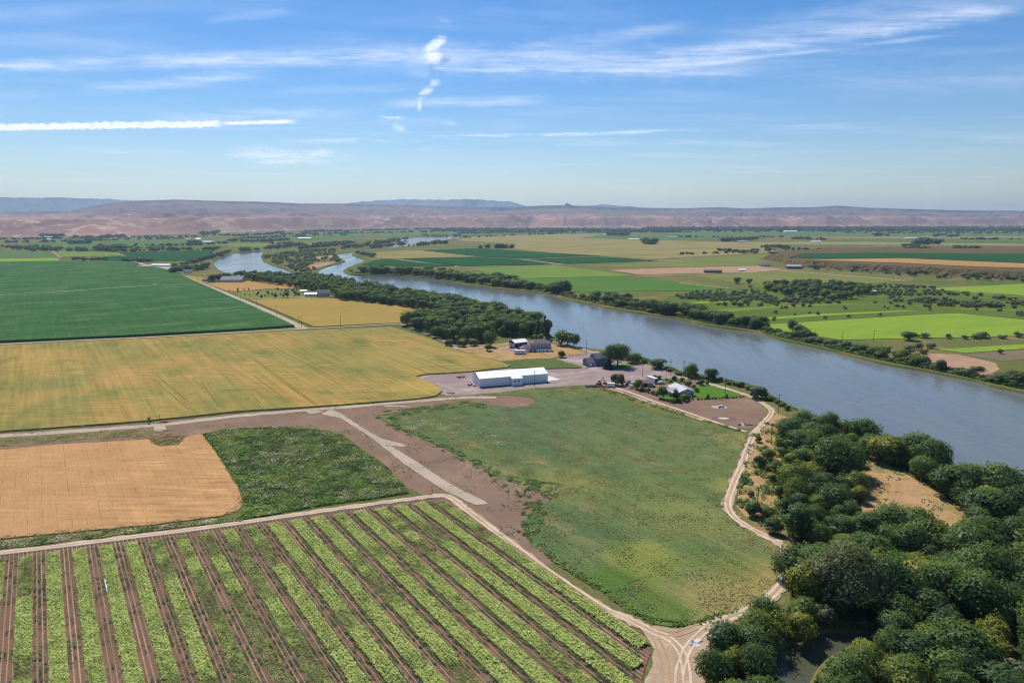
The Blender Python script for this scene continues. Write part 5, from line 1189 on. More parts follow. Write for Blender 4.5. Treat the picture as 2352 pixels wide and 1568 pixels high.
# at the foot of the terrace
for k in range(60):
    px = rg.uniform(1840, 2560); py = float(interp(TE, px)) + rg.uniform(-2, 6); x, y = G(px, py); h = rg.uniform(3, 10)
    tree('mid%d' % rg.randint(4) if h > 6 else 'olive%d' % rg.randint(2), x, y, h, h * rg.uniform(1, 1.5), 'terrace_tree', 'bushy green tree at the foot of the brown terrace edge', 'tree', 'trees at the foot of the terrace', parts=False)
for k in range(40):   # sage on the terrace face
    px = rg.uniform(1790, 2500); py = float(interp(TE, px)) - rg.uniform(2, 9); x, y = G(px, py, 6); h = rg.uniform(1.5, 3)
    tree('olive%d' % rg.randint(2), x, y, h + 2, h * 1.8, 'sage_shrub', 'small sage shrub on the eroded terrace edge', 'shrub', 'sage on the terrace edge', parts=False, z=5.0)

def bank_strip(a, b, d0, d1, n):
    xs = np.linspace(a, b, n); return [inland(d0, float(x)) for x in xs] + [inland(d1, float(x)) for x in xs[::-1]]
tufts('bank_grass', bank_strip(800, 2540, -2.6, 7.0, 110), 2.2, 1.5, m_weed, 'reedy grass along the far river bank', 'grass', 14, .26, -.6, 71, hi=1.3, cap=44000, world=True)
tufts('bank_grass', GP([(1440,818),(1500,834),(1565,858),(1650,873),(1730,890),(1795,928),(1830,945),(1830,940),(1795,921),(1730,884),(1650,868),(1565,853),(1500,828),(1440,812)]), 1.6, .9, m_weed, 'green weeds on the near river bank below the houses', 'grass', 6, .38, .0, 72, hi=1.0, world=True)
# ---- wooded island and the upstream banks
ISL = GP([(606,592),(640,584),(690,576),(740,573),(775,574),(768,583),(772,592),(785,598.5),(734,616),(722,625),(690,628),(645,611),(612,599)])
pts = poisson(ISL, 8.5, 1800, rg, (GP([(705,611),(730,603),(775,600),(740,612),(715,617)]), GP([(720,590),(768,586),(764,592),(728,596)])))
for (x, y) in pts[:290]:
    h = rg.uniform(3, 9); tree(('mid3', 'mid1', 'olive0')[rg.randint(3)], x, y, h, h * rg.uniform(1.1, 1.6), 'island_tree', 'bushy tree on the wooded river island', 'tree', 'trees on the river island', parts=False)
field('sandbar', [(705,611),(730,604),(775,600.5),(760,606),(738,613),(716,618)], .1, m_pinkdirt, 'pale sand bar at the right end of the island', 'sandbar')
field('sandbar', [(722,590),(766,586),(768,591),(732,596)], .1, m_pinkdirt, 'pinkish sand patch in the middle of the island', 'sandbar')
LINES = []
def tree_line(pl, n, h0, h1, dep, label, group, keys=('far0', 'far1', 'far2'), wf=(1.2, 2.1), z=0.0, nm='shore_tree'):
    L = [G(*p) for p in pl]; seg = [math.dist(a, b) for a, b in zip(L, L[1:])]; tot = sum(seg)
    for k in range(n):
        t = rg.rand() * tot; i = 0
        while t > seg[i] and i < len(seg) - 1: t -= seg[i]; i += 1
        f = t / seg[i]; x = L[i][0] + (L[i+1][0] - L[i][0]) * f + rg.randn() * dep * .3; y = L[i][1] + (L[i+1][1] - L[i][1]) * f + rg.randn() * dep
        if in_water(np.array([x]), np.array([y]))[0]: y += dep * 1.5
        h = rg.uniform(h0, h1); LINES.append((keys[rg.randint(len(keys))], x, y, h, h * rg.uniform(*wf), nm, label, group))
tree_line([(520,581),(497,590),(470,597),(430,607),(410,612)], 46, 6, 12, 14, 'tree on the left shore of the wide river bend', 'trees on the left shore of the bend')
tree_line([(398,628),(420,620),(460,622),(470,615)], 22, 7, 13, 8, 'tree around the farmstead at the end of the straight road', 'farmstead trees')
tree_line([(495,645),(515,646)], 4, 10, 15, 4, 'dark tree left of the grey hay barn', 'trees by the hay barn')
tree_line([(540,634),(600,637)], 12, 7, 11, 5, 'tree on the bank right of the hay barn', 'trees on the bank by the hay barn')
tree_line([(523,576),(560,577),(610,573),(680,566)], 34, 6, 14, 25, 'tree on the north shore of the river bend', 'trees on the north shore')
tree_line([(850,573),(905,566),(960,565),(1000,560),(1030,561)], 44, 7, 17, 16, 'tree on the near shore of the upstream river', 'trees on the upstream shore')
tree_line([(812,582),(850,588),(862,592)], 18, 6, 11, 12, 'tree on the point of the right river bank', 'trees on the river point')
tree_line([(790,572),(860,563),(915,552)], 60, 9, 16, 45, 'tree in the belt along the far upstream shore', 'belt on the far upstream shore')
tree_line([(960,541),(1010,543),(1060,541)], 26, 6, 12, 40, 'tree on the far upstream island', 'trees on the far upstream island')
tree_line([(1108,570),(1180,570)], 16, 9, 16, 10, 'tree around the lone farm on the stubble plain', 'trees of the lone farm', ('far0', 'far1', 'farpoplar'))
# ---- far tree rows and clumps on the plain
FAR = [([(60,574),(110,576)], 12, 8, 14), ([(130,576),(240,577),(300,578),(420,575),(500,574)], 60, 6, 13), ([(232,574),(275,576)], 10, 12, 22), ([(160,597),(240,598)], 14, 5, 9), ([(290,600),(350,601)], 18, 6, 11),
       ([(160,560),(205,560)], 12, 9, 18), ([(105,545),(145,546)], 10, 14, 24), ([(165,546),(230,547),(290,542)], 24, 9, 18), ([(440,561),(470,562)], 8, 12, 20), ([(465,540),(490,540)], 8, 18, 30), ([(490,541),(560,543),(650,535)], 30, 9, 16),
       ([(530,555),(600,556),(660,552)], 32, 9, 16), ([(0,568),(60,570),(120,566)], 16, 6, 12), ([(620,560),(700,565),(760,562),(820,558)], 40, 8, 15), ([(690,572),(760,565),(800,563)], 40, 7, 13),
       ([(1480,560),(1508,561)], 12, 14, 26), ([(1400,541),(1440,542)], 10, 14, 24), ([(1658,555),(1730,551)], 26, 10, 18), ([(1750,569),(1810,570)], 12, 8, 14), ([(1815,549),(1890,551)], 16, 8, 14), ([(2010,542),(2030,543)], 6, 12, 20), ([(2105,562),(2150,561)], 16, 14, 26),
       ([(2075,566),(2105,566)], 8, 8, 12), ([(2095,578),(2122,578)], 9, 12, 20), ([(2210,578),(2225,578)], 5, 14, 22), ([(2145,544),(2195,545)], 14, 12, 20), ([(1640,575),(1700,580),(1780,575)], 22, 6, 11), ([(2010,578),(2040,578)], 6, 7, 12)]
tot = 0
FAR += [([(0,572),(130,574),(260,573),(400,571)], 46, 6, 12), ([(0,558),(150,556),(300,551),(420,549)], 40, 7, 14), ([(300,566),(430,565),(520,560)], 26, 7, 13), ([(560,549),(700,543),(820,540)], 34, 8, 15), ([(1050,548),(1180,541),(1320,537)], 30, 7, 13), ([(1560,585),(1640,583),(1760,581)], 20, 5, 9), ([(1800,574),(1960,577),(2100,576)], 24, 5, 10), ([(1560,545),(1700,547),(1800,545)], 18, 7, 13), ([(2200,550),(2350,551)], 14, 8, 14), ([(1900,536),(2100,536),(2350,537)], 40, 8, 15)]
for pl, n, a, b in FAR:
    n = int(n * 1.3)
    tree_line(pl, n, a, b, 18, 'small distant tree on the far plain', 'distant trees on the plain', nm='distant_tree')
    tot += n
far_items = []
for nm in ('shore_tree', 'distant_tree'):
    its = sorted([l for l in LINES if l[5] == nm], key=lambda l: -l[3] * l[4] / (l[1] ** 2 + l[2] ** 2))
    for (key, x, y, h, w, n_, lab, grp) in its[:290]: tree(key, x, y, h, w, n_, lab, 'tree', grp, parts=False)
    far_items += [(x, y, h, w, 0) for (key, x, y, h, w, n_, lab, grp) in its[290:]]
for (x0, y0, x1, y1, n, a, b, dep) in [(1010, 528, 1560, 529.5, 520, 9, 20, 420), (1500, 526.5, 2400, 527, 1100, 10, 24, 560), (2300, 527, 2900, 528, 160, 9, 18, 300), (1000, 531.5, 1560, 532.5, 330, 11, 23, 260), (1560, 530, 2400, 530.5, 520, 11, 24, 300), (700, 533, 1000, 527, 160, 9, 18, 160), (560, 541, 1000, 533, 120, 8, 16, 120), (1620, 533, 2400, 533.5, 120, 9, 18, 130), (1180, 535, 1600, 534, 110, 7, 13, 90), (1050, 537, 1250, 534, 80, 8, 15, 90), (-600, 552, 0, 551, 60, 9, 15, 60), (0, 551, 480, 544, 110, 7, 13, 70), (1250, 521, 1700, 520, 90, 7, 13, 250), (1700, 522, 2400, 521, 150, 8, 15, 300)]:
    for k in range(n):
        t = rg.rand(); x, y = G(x0 + (x1 - x0) * t, y0 + (y1 - y0) * t); y += rg.randn() * dep * .5; h = rg.uniform(a, b)
        far_items.append((x, y, h, h * rg.uniform(1.1, 2.0), 0))
stuff_trees('distant_woods', far_items, 'bluish belt of far trees and village gardens below the hills', 'woods', ['vfar0', 'vfar1'], m_fartree)
# orchard rows
for i in range(46):
    px = rg.uniform(545, 705); py = rg.choice([666.5, 669, 672, 675, 678.5, 682]) + rg.uniform(-.4, .4); x, y = G(px, py); h = rg.uniform(2, 4.5)
    tree('far%d' % rg.randint(3), x, y, h, h * rg.uniform(.6, 1.0), 'orchard_tree', 'small young tree in the orchard rows', 'tree', 'orchard trees', parts=False)
for i, (px, py, h) in enumerate([(600, 686, 6), (633, 685, 7), (661, 683, 8.5), (651, 683, 5)]):
    x, y = G(px, py); tree('small', x, y, h, h * .6, 'broadleaf_tree', 'dark small tree along the farmhouse drive', 'tree', 'trees along the farmhouse drive', parts=False)

# ---- labels: each plant of a group is told apart by the landmark it stands nearest to and its place there
LAND = [(1900,1480,'by the slough'),(1945,1395,'by the huge willow'),(2080,1130,'by the dry clearing'),(2230,1240,'at the lower end of the dry clearing'),(1665,1500,'by the sandy lot'),(1820,1230,'by the sandy track bend'),(2112,1062,'by the lone tree over the river'),(1860,1010,'at the top of the grove'),(2330,1560,'in the bottom right corner'),(2330,1380,'at the right picture edge'),(2300,1180,'on the river edge at the right'),(2100,1350,'in the middle of the grove'),(2120,1480,'right of the slough'),(1830,1110,'on the dry bank side of the grove'),
  (1003,728,'at the tip of the gold wheat'),(1245,776,'by the poplars'),(745,672,'by the dark roofed farmhouse'),(575,643,'by the grey hay barn'),(1190,776,'behind the dark barn'),(960,752,'along the lane beside the woods'),(800,655,'at the river narrows'),(880,688,'above the gold wheat'),(1100,735,'in the widest part of the woods'),(1060,785,'near the silvery shrubs'),(1000,700,'on the river side of the woods'),
  (815,600,'on the river point'),(860,625,'at the narrows of the far bank'),(1000,632,'below the dark green wedge field'),(1150,655,'below the light green hay field'),(1350,685,'below the rich green field'),(1480,712,'left of the striped meadow'),(1600,735,'below the striped meadow'),(1700,750,'left of the bright field'),(1850,780,'at the bright field'),(1930,800,'by the far bank poles'),(2050,825,'left of the pale dirt patch'),(2180,850,'by the pale dirt patch'),(2350,890,'at the right picture edge on the far bank'),(2480,900,'beyond the right picture edge'),
  (1640,690,'at the left end of the scrub'),(1860,668,'around the dark clump in the scrub'),(1760,690,'left of the dark clump'),(2020,668,'right of the dark clump'),(2130,690,'below the upper bright field'),(2280,705,'at the right end of the scrub'),(1900,705,'on the lower side of the scrub'),(2480,720,'past the right end of the scrub'),
  (1860,615,'at the left end of the terrace'),(2000,625,'under the middle of the terrace'),(2200,636,'under the right part of the terrace'),(2400,648,'at the right end of the terrace'),
  (640,600,'on the left of the island'),(700,590,'in the middle of the island'),(760,580,'at the upper end of the island'),(700,620,'at the near end of the island'),
  (90,575,'left of the dirt lane'),(180,560,'on the far left plain'),(255,576,'beyond the corn'),(380,576,'by the dark field near the bend'),(125,545,'below the left bluff'),(240,545,'below the left hills'),(480,541,'by the tall far clump'),(455,561,'by the far white barn'),(570,554,'north of the river bend'),(690,562,'by the white sheds beyond the bend'),(790,562,'by the far belt'),(320,601,'at the far end of the straight road'),(200,598,'at the far edge of the corn'),
  (1495,560,'by the lone far tree clump'),(1420,541,'by the white shed behind the stubble'),(1695,553,'by the far farm shed'),(1780,570,'left above the terrace'),(1850,550,'by the far long shed'),(2020,542,'by the far low shed'),(2130,562,'by the poplar like far clump'),(2110,578,'behind the terrace field'),(2215,578,'at the right behind the terrace field'),(2170,545,'by the pale far sheds'),(1700,577,'on the plain left of the terrace'),(2025,578,'at the back of the terrace'),
  (1640,720,'at the left of the lower meadow'),(1850,715,'in the middle of the lower meadow'),(2100,708,'at the right of the lower meadow'),(2320,715,'at the right edge of the lower meadow'),(1500,835,'below the shade tree'),(1580,862,'behind the garden'),(1680,885,'above the lawn'),(1780,930,'at the track bend'),(1060,527,'left of the central village'),(1200,527,'in the central village'),(1420,527,'right of the central village'),(1650,526,'left of the wide warehouse'),(1815,528,'by the wide warehouse'),(1960,526,'right of the wide warehouse'),(2150,525,'below the far right hills'),(2330,525,'at the far right edge'),(1500,905,'left of the ranch house'),(1560,925,'in front of the ranch house'),(1600,900,'right of the ranch house'),(1550,876,'behind the ranch house'),(1440,886,'by the parked pickups'),(600,675,'in the left of the orchard'),(670,675,'in the right of the orchard')]
def to_pix(x, y, z=0.0):
    c, s = math.cos(PITCH), math.sin(PITCH); dzz = z - CAM_H; f = y * c - dzz * s; u = y * s + dzz * c
    return CX + FPX * x / f, CY - FPX * u / f
def ordinal(k):
    base = ['first','second','third','fourth','fifth','sixth','seventh','eighth','ninth','tenth','eleventh','twelfth','thirteenth','fourteenth','fifteenth','sixteenth','seventeenth','eighteenth','nineteenth']
    tens = ['','','twent','thirt','fort','fift','sixt','sevent','eight','ninet']
    if k < 20: return base[k - 1]
    return tens[k // 10] + 'ieth' if k % 10 == 0 else tens[k // 10] + 'y-' + base[k % 10 - 1]
SHORT = {'small shrub around the grey ranch house': 'small garden shrub', 'tiny far off house among trees below the hills': 'tiny pale far house', 'tiny far off house on the left plain': 'tiny far house', 'utility pole along the straight gravel road by the corn': 'straight road utility pole', 'grey green shrub in the row below the bright field': 'grey green shrub', 'slim upright poplar at the river end of the woods': 'slim poplar at the woods end', 'dark small tree along the farmhouse drive': 'farmhouse drive tree', 'tree in the belt along the far upstream shore': 'far upstream shore tree', 'tree on the far upstream island': 'far islet tree', 'tree on the point of the right river bank': 'river point tree', 'tree around the lone farm on the stubble plain': 'lone farm tree', 'small clipped shrub in the row along the lawn edge': 'small clipped shrub at the lawn', 'tree on the bank right of the hay barn': 'bank tree', 'tree on the near shore of the upstream river': 'near upstream shore tree', 'tree on the left shore of the wide river bend': 'left shore tree', 'tree on the north shore of the river bend': 'north shore tree', 'tree around the farmstead at the end of the straight road': 'farmstead tree', 'leafy green tree in the dense grove by the near river bank': 'leafy green grove tree', 'dark green tree in the dense grove by the near river bank': 'dark green grove tree', 'low grey green shrub in the grove by the near river bank': 'low grey green grove shrub', 'yellow green bushy tree in the grove by the near river bank': 'yellow green grove tree', 'dark green tree in the dense woods on the left river bank': 'dark woodland tree', 'leafy tree lining the far bank of the river': 'leafy far bank tree', 'shrub lining the far bank of the river': 'low far bank shrub', 'rounded grey green olive shrub on the meadow across the river': 'grey green olive shrub', 'small distant tree on the far plain': 'small distant tree', 'dark green tree in the clump in the middle of the olive scrub': 'dark scrub tree', 'lone grey green shrub on the lower striped meadow': 'lone olive shrub', 'bushy green tree at the foot of the brown terrace edge': 'bushy green tree', 'small sage shrub on the eroded terrace edge': 'small sage shrub on the slope', 'bushy tree on the wooded river island': 'bushy island tree', 'low shrub on the near river bank below the houses': 'low near bank shrub', 'small young tree in the orchard rows': 'young orchard tree'}

# ------------------------------------------------------------------ buildings
m_white = plain('white_metal', (.74, .75, .77), .5, 0, .03, .4)
m_white_roof = plain('white_roof_metal', (.82, .82, .81), .45, 0, .03, .4)
m_trim = plain('white_trim', (.78, .78, .76), .6, 0, .04)
m_glass = plain('window_glass', (.04, .05, .06), .12, 0, .1)
m_blue = plain('blue_siding', (.13, .19, .33), .7, 0, .08)
m_lilac = plain('pale_siding', (.50, .47, .50), .7, 0, .06)
m_greyw = plain('grey_siding', (.46, .45, .46), .7, 0, .06)
m_shingle = plain('brown_shingle', (.17, .12, .115), .9, 0, .2, 3)
m_greyroof = plain('grey_metal_roof', (.40, .39, .41), .5, 0, .08)
m_slate = plain('grey_shingle', (.115, .115, .13), .85, 0, .2, 3)
m_darkw = plain('dark_brown_siding', (.060, .042, .040), .8, 0, .15)
m_wood = plain('weathered_wood', (.20, .145, .10), .9, 0, .25, 3)
m_rust = plain('rusty_steel', (.22, .085, .045), .8, .1, .3, 3)
m_dark = plain('dark_metal', (.03, .03, .034), .6, 0, .2)
m_tyre = plain('tyre_rubber', (.02, .02, .02), .9, 0, .1)
m_tan_w = plain('tan_siding', (.42, .34, .26), .8, 0, .1)

def xf(mb, cx=0.0, cy=0.0, a=0.0, z=0.0):
    c, s = math.cos(a), math.sin(a); mb.v = [(x * c - y * s + cx, x * s + y * c + cy, zz + z) for x, y, zz in mb.v]; return mb
def gable_walls(L, Wd, eave, ridge): return MB().prism([(-Wd/2, -.2), (Wd/2, -.2), (Wd/2, eave), (0, ridge), (-Wd/2, eave)], -L/2, L/2)
def gable_roof(L, Wd, eave, ridge, ov=.5, th=.2):
    sl = (ridge - eave) / (Wd / 2); e = eave - sl * ov + .03; w = Wd / 2 + ov
    return MB().prism([(-w, e), (0, ridge + .03), (w, e), (w, e + th), (0, ridge + th + .03), (-w, e + th)], -L/2 - ov, L/2 + ov)
def hip_roof(L, Wd, eave, ridge, ov=.6):
    l, w = L/2 + ov, Wd/2 + ov; r = max(l - w, .4); m = MB(); z = eave
    A, B, C, D = (-l, -w, z), (l, -w, z), (l, w, z), (-l, w, z); P, Q = (-r, 0, ridge), (r, 0, ridge)
    m.face(A, B, Q, P); m.face(B, C, Q); m.face(C, D, P, Q); m.face(D, A, P)
    d = -.22; m.face(*[(x, y, zz + d) for x, y, zz in (D, C, B, A)])
    for p, q in ((A, B), (B, C), (C, D), (D, A)): m.face((p[0], p[1], p[2] + d), (q[0], q[1], q[2] + d), q, p)
    return m
def window(root, x, y, z, w, h, face='y', frame=None):
    """frame and pane set into a wall; face: the axis the window looks along ('y' = -y wall, 'x' = -x wall, 'X' = +x wall)"""
    f = MB(); g = MB(); t = .07
    if face == 'y': f.box(x - w/2, y - t, z, x + w/2, y + .05, z + h); g.box(x - w/2 + .1, y - t - .02, z + .1, x + w/2 - .1, y - t + .02, z + h - .1)
    else:
        sg = -1 if face == 'x' else 1
        a, b = sorted((x + sg * t, x - sg * .05)); f.box(a, y - w/2, z, b, y + w/2, z + h)
        a, b = sorted((x + sg * (t + .02), x + sg * (t - .02))); g.box(a, y - w/2 + .1, z + .1, b, y + w/2 - .1, z + h - .1)
    fo = f.build('window', frame or m_trim, root); g.build('pane', m_glass, fo); return fo
def door(root, x, y, w, h, mat, face='y', z=0.0):
    m = MB()
    if face == 'y': m.box(x - w/2, y - .08, z, x + w/2, y + .03, z + h)
    elif face == 'x': m.box(x - .08, y - w/2, z, x + .03, y + w/2, z + h)
    else: m.box(x - .03, y - w/2, z, x + .08, y + w/2, z + h)
    return m.build('door', mat, root)

# white metal building
P0 = Vector(G(1102, 889.6)); U = Vector((43.36, 14.8)).normalized(); Nn = Vector((-U.y, U.x)); LB, WB = 45.8, 16.7
c0 = P0 + U * LB / 2 + Nn * WB / 2
wb = empty('metal_building', (c0.x, c0.y, .1), math.atan2(U.y, U.x)); tag(wb, 'long white metal building with a bright white roof on the gravel yard', 'building')
gable_walls(LB, WB, 5.4, 7.7).build('wall', m_white, wb)
gable_roof(LB, WB, 5.4, 7.7, .35, .16).build('roof', m_white_roof, wb)
sl = 2.3 / (WB / 2); bx0, bx1 = -2.5, 4.4; y0 = -WB/2; e1 = 5.4 - sl * 3.0
MB().sidep([(bx0, -.2), (bx1, -.2), (bx1, e1 - .02), (bx0, e1 - .02)], y0 - 3.0, y0 + .1).build('annex_wall', m_white, wb)
MB().prism([(y0 - 3.35, e1 - sl * .35 + .03), (y0 + .6, 5.4 + sl * .6 + .06), (y0 + .6, 5.4 + sl * .6 + .25), (y0 - 3.35, e1 - sl * .35 + .2)], bx0 - .35, bx1 + .35).build('annex_roof', m_white_roof, wb)
for wx in (-.7, 2.0): window(wb, wx, y0 - 3.0, 2.3, 1.4, 1.1, 'y', m_white_roof)
door(wb, 3.6, y0 - 3.0, 1.0, 2.1, m_white_roof)
door(wb, LB/2, 0, 5.0, 4.4, m_white_roof, 'X'); door(wb, LB/2, 5.2, 3.6, 3.6, m_white_roof, 'X')
door(wb, -LB/2, -5.0, 1.0, 2.1, m_trim, 'x'); door(wb, -LB/2, 2.5, 4.2, 4.2, m_white_roof, 'x')
for k in range(1, 4): MB().box(-LB/2 + k * LB / 4 - .08, y0 - .09, 0, -LB/2 + k * LB / 4 + .08, y0 - .01, 5.2).build('downpipe', m_white_roof, wb) if k != 2 else None
MB().box(-LB/2 - .02, y0 - .03, -.15, bx0, y0 + .2, .3).build('foundation', plain('footing', (.30, .29, .28), .9), wb)

# two storey house with its garage wing
hx, hy = G(1240, 804); th = empty('house', (hx, hy, 0), R(12)); tag(th, 'two storey pale house with brown hipped roof by the woods', 'house')
MB().box(-8, -5, -.2, 8, 5, 6.4).build('wall', m_lilac, th)
rf = hip_roof(16, 10, 6.4, 9.1, .7).build('roof', m_shingle, th); MB().box(3.5, 1.2, 7.2, 4.5, 2.2, 10.0).build('chimney', m_trim, rf)
xf(MB().box(-4.5, -4, -.2, 4.5, 4, 3.0), -11.5, -2.5).build('garage_wall', m_lilac, th)
xf(hip_roof(9, 8, 3.0, 5.6, .6), -11.5, -2.5).build('garage_roof', m_shingle, th)
xf(MB().box(-6, -1.8, -.2, 6, 1.8, 2.6), 1.5, -6.8).build('porch_wall', m_trim, th)
xf(MB().box(-6.2, -2, 2.6, 6.2, 1.78, 2.75), 1.5, -6.8).build('porch_roof', m_shingle, th)
for k in range(5): window(th, -6 + k * 3.0, -5, 4.0, 1.3, 1.3)
for k in range(3): window(th, -2.5 + k * 3.2, -8.6, .8, 1.3, 1.2)
window(th, 8, 0, 4.0, 1.6, 1.3, 'X'); door(th, -13, -6.5, 4.4, 2.3, m_trim); door(th, -9.0, -6.5, 1.0, 2.1, m_darkw)
# dark barn with white roof
bx, by = G(1190, 795); ba = empty('barn', (bx, by, 0), R(32)); tag(ba, 'small dark barn with a white metal roof beside the two storey house', 'barn')
gable_walls(12, 9.5, 4.0, 5.8).build('wall', m_darkw, ba); gable_roof(12, 9.5, 4.0, 5.8, .45).build('roof', m_white_roof, ba)
for yy in (-2.4, 2.2): door(ba, -6, yy, 2.9, 3.2, m_trim, 'x')
door(ba, 2, -4.75, 1.0, 2.1, m_trim); window(ba, -2, -4.75, 1.6, 1.2, 1.0)
# blue house
hx, hy = G(1380, 836); bh = empty('house', (hx, hy, 0), R(18)); tag(bh, 'blue two storey house with grey roof under the big round tree', 'house')
gable_walls(12.5, 9.5, 5.4, 8.2).build('wall', m_blue, bh); gable_roof(12.5, 9.5, 5.4, 8.2, .6).build('roof', m_slate, bh)
xf(gable_walls(7.5, 8, 2.8, 5.4), -9.2, -1.2, math.pi/2 * 0).build('garage_wall', m_blue, bh); xf(gable_roof(7.5, 8, 2.8, 5.4, .5), -9.2, -1.2).build('garage_roof', m_slate, bh)
dk = MB().box(-.5, -8.0, 2.6, 6.3, -4.75, 2.8).build('deck', m_wood, bh)
for xx in (-.3, 3, 6.1): MB().box(xx - .1, -7.9, -.1, xx + .1, -7.7, 3.7).build('deck_post', m_wood, bh)
MB().box(-.4, -7.98, 3.55, 6.2, -7.85, 3.7).build('railing', m_wood, bh)
for (xx, zz) in ((-4.3, 3.4), (-4.3, .9), (1.5, 3.4), (4.2, 3.4), (1.5, .8)): window(bh, xx, -4.75, zz, 1.2, 1.3)
for yy in (-2.6, 2): window(bh, -6.25, yy + 1.5, 4.0, 1.0, 1.2, 'x')
door(bh, -10.6, -5.2, 2.7, 2.2, m_trim); door(bh, -7.2, -5.2, 1.0, 2.1, m_trim)
# grey ranch house
hx, hy = G(1564, 903); rh = empty('house', (hx, hy, 0), R(102)); tag(rh, 'grey ranch house with light metal roof between two lawns', 'house')
gable_walls(15, 9.6, 2.9, 4.6).build('wall', m_greyw, rh); gable_roof(15, 9.6, 2.9, 4.6, .7).build('roof', m_greyroof, rh)
xf(gable_walls(6, 7, 2.7, 3.9), -1.0, 6.8, math.pi/2).build('wing_wall', m_greyw, rh); xf(gable_roof(6, 7, 2.7, 3.9, .6), -1.0, 6.8, math.pi/2).build('wing_roof', m_greyroof, rh)
xf(MB().box(-2.2, -2, 2.45, 2.2, 2, 2.6), -5.6, 7.2).build('porch_roof', m_trim, rh)
for px_, py_ in ((-7.6, 9.0), (-3.7, 9.0), (-7.6, 5.5)): MB().box(px_ - .08, py_ - .08, 0, px_ + .08, py_ + .08, 2.45).build('porch_post', m_trim, rh)
for yy in (-3.0, .2, 2.8): window(rh, -7.5, yy, 1.0, 1.2, 1.2, 'x')
for xx in (-4.5, 0, 4.5): window(rh, xx, -4.8, 1.0, 1.4, 1.2)
door(rh, 2.2, -4.8, 1.0, 2.1, m_trim)
# brown shed
hx, hy = G(1487, 886); sh = empty('shed', (hx, hy, 0), R(-12)); tag(sh, 'low shed with brown roof between the lime tree and the motor home', 'shed')
gable_walls(6.5, 5.5, 2.5, 3.6).build('wall', m_tan_w, sh); gable_roof(6.5, 5.5, 2.5, 3.6, .5).build('roof', m_shingle, sh); door(sh, -1.2, -2.75, 2.4, 2.0, m_dark); window(sh, 1.8, -2.75, 1.0, 1.0, .9)

# far buildings: wall and roof, door where it shows
def far_building(px, py, L, Wd, e, r, rz, wm, rm, label, z=0.0, nm='farm_building', win=3):
    x, y = G(px, py, z); o_ = empty(nm, (x, y, z), R(rz)); gable_walls(L, Wd, e, r).build('wall', wm, o_); gable_roof(L, Wd, e, r, .6, .3).build('roof', rm, o_)
    for k in range(win): window(o_, -L/2 + (k + .5) * L / win, -Wd/2, 1.0, 1.4, 1.4)
    return tag(o_, label, 'building')
m_white_b = m_trim
m_hay_roof = plain('dull_grey_roof', (.17, .165, .175), .8, 0, .1)
far_building(374, 612, 46, 12, 3.6, 5.2, -6, m_white_b, m_white_roof, 'long low white barn at the end of the straight road', win=0)
far_building(536, 647, 34, 26, 4.2, 9.0, 4, m_greyw, m_hay_roof, 'big grey hay barn with a low sloping roof by the river bend', win=0)
far_building(432, 627, 14, 10, 4, 6.5, 20, m_white_b, m_slate, 'pale farmhouse among trees at the end of the straight road')
far_building(478, 646, 16, 9, 3, 4.6, 10, m_greyw, m_slate, 'low grey shed left of the grey hay barn')
far_building(715, 680, 16, 8, 3, 4.8, 8, m_white_b, m_greyroof, 'white low house at the end of the farmhouse drive')
far_building(744, 680, 16, 12, 4.5, 8.5, 20, m_lilac, m_slate, 'dark roofed farmhouse against the woods')
far_building(698, 671.5, 8, 5, 2.6, 3.4, 4, m_white_b, m_white_roof, 'tiny white shed left of the farmhouse by the woods', win=0)
far_building(1143, 569, 22, 14, 4, 7, 5, plain('barn_red', (.22, .07, .06), .8), m_trim, 'reddish barn of the lone farm on the stubble plain', win=0)
far_building(1822, 617, 28, 13, 5, 8, -8, plain('dark_red_barn', (.11, .07, .08), .8), m_greyroof, 'dark barn with pale roof below the terrace point', win=0)
far_building(1637, 626, 32, 11, 3.5, 5.5, -3, m_darkw, m_slate, 'long dark shed in the tan farmyard', win=0)
far_building(1756, 612, 20, 10, 3.5, 5, 5, m_greyw, m_slate, 'grey shed left of the barn below the terrace', win=0)
far_building(1703, 623, 13, 8, 3, 4.6, 0, m_white_b, m_white_roof, 'white shed beside the trees in the tan farmyard', win=0)
far_building(1873, 557.5, 40, 14, 4.5, 7, 2, m_white_b, m_white_roof, 'white long shed on the far right plain', win=0)
far_building(1704, 556.5, 36, 13, 4, 6.5, 2, m_white_b, m_greyroof, 'white farm shed by the far clump of trees', win=0)
far_building(1455, 551, 48, 14, 4, 6.5, 0, m_white_b, m_white_roof, 'long white shed right of the middle plain', win=0)
far_building(1395, 540.5, 44, 16, 4, 7, 0, m_white_b, m_white_roof, 'white shed behind the stubble plain', win=0)
far_building(1815, 534, 90, 30, 7, 12, 0, m_white_b, m_white_roof, 'wide white warehouse on the edge of the far village', win=0)
far_building(2090, 548.3, 60, 15, 4, 6, 2, m_white_b, m_white_roof, 'white low shed beside a far clump at the right', win=0)
far_building(2165, 545.5, 40, 16, 5, 8, 3, m_white_b, m_greyroof, 'pale farm sheds below the far right trees', win=0)
far_building(478, 557.5, 44, 14, 4, 6.5, 0, m_white_b, m_white_roof, 'white barn on the far left plain', win=0)
far_building(700, 548.5, 60, 14, 4, 6, 2, m_white_b, m_white_roof, 'white sheds beyond the river bend', win=0)
far_building(1545, 546.5, 44, 16, 5, 8, 3, m_white_b, m_greyroof, 'white barn left of a far lone tree', win=0)
far_building(2004, 716 - 44, 9, 4, 2.4, 3.0, 0, m_white_b, m_white_roof, 'small white shed in the olive scrub', win=0)
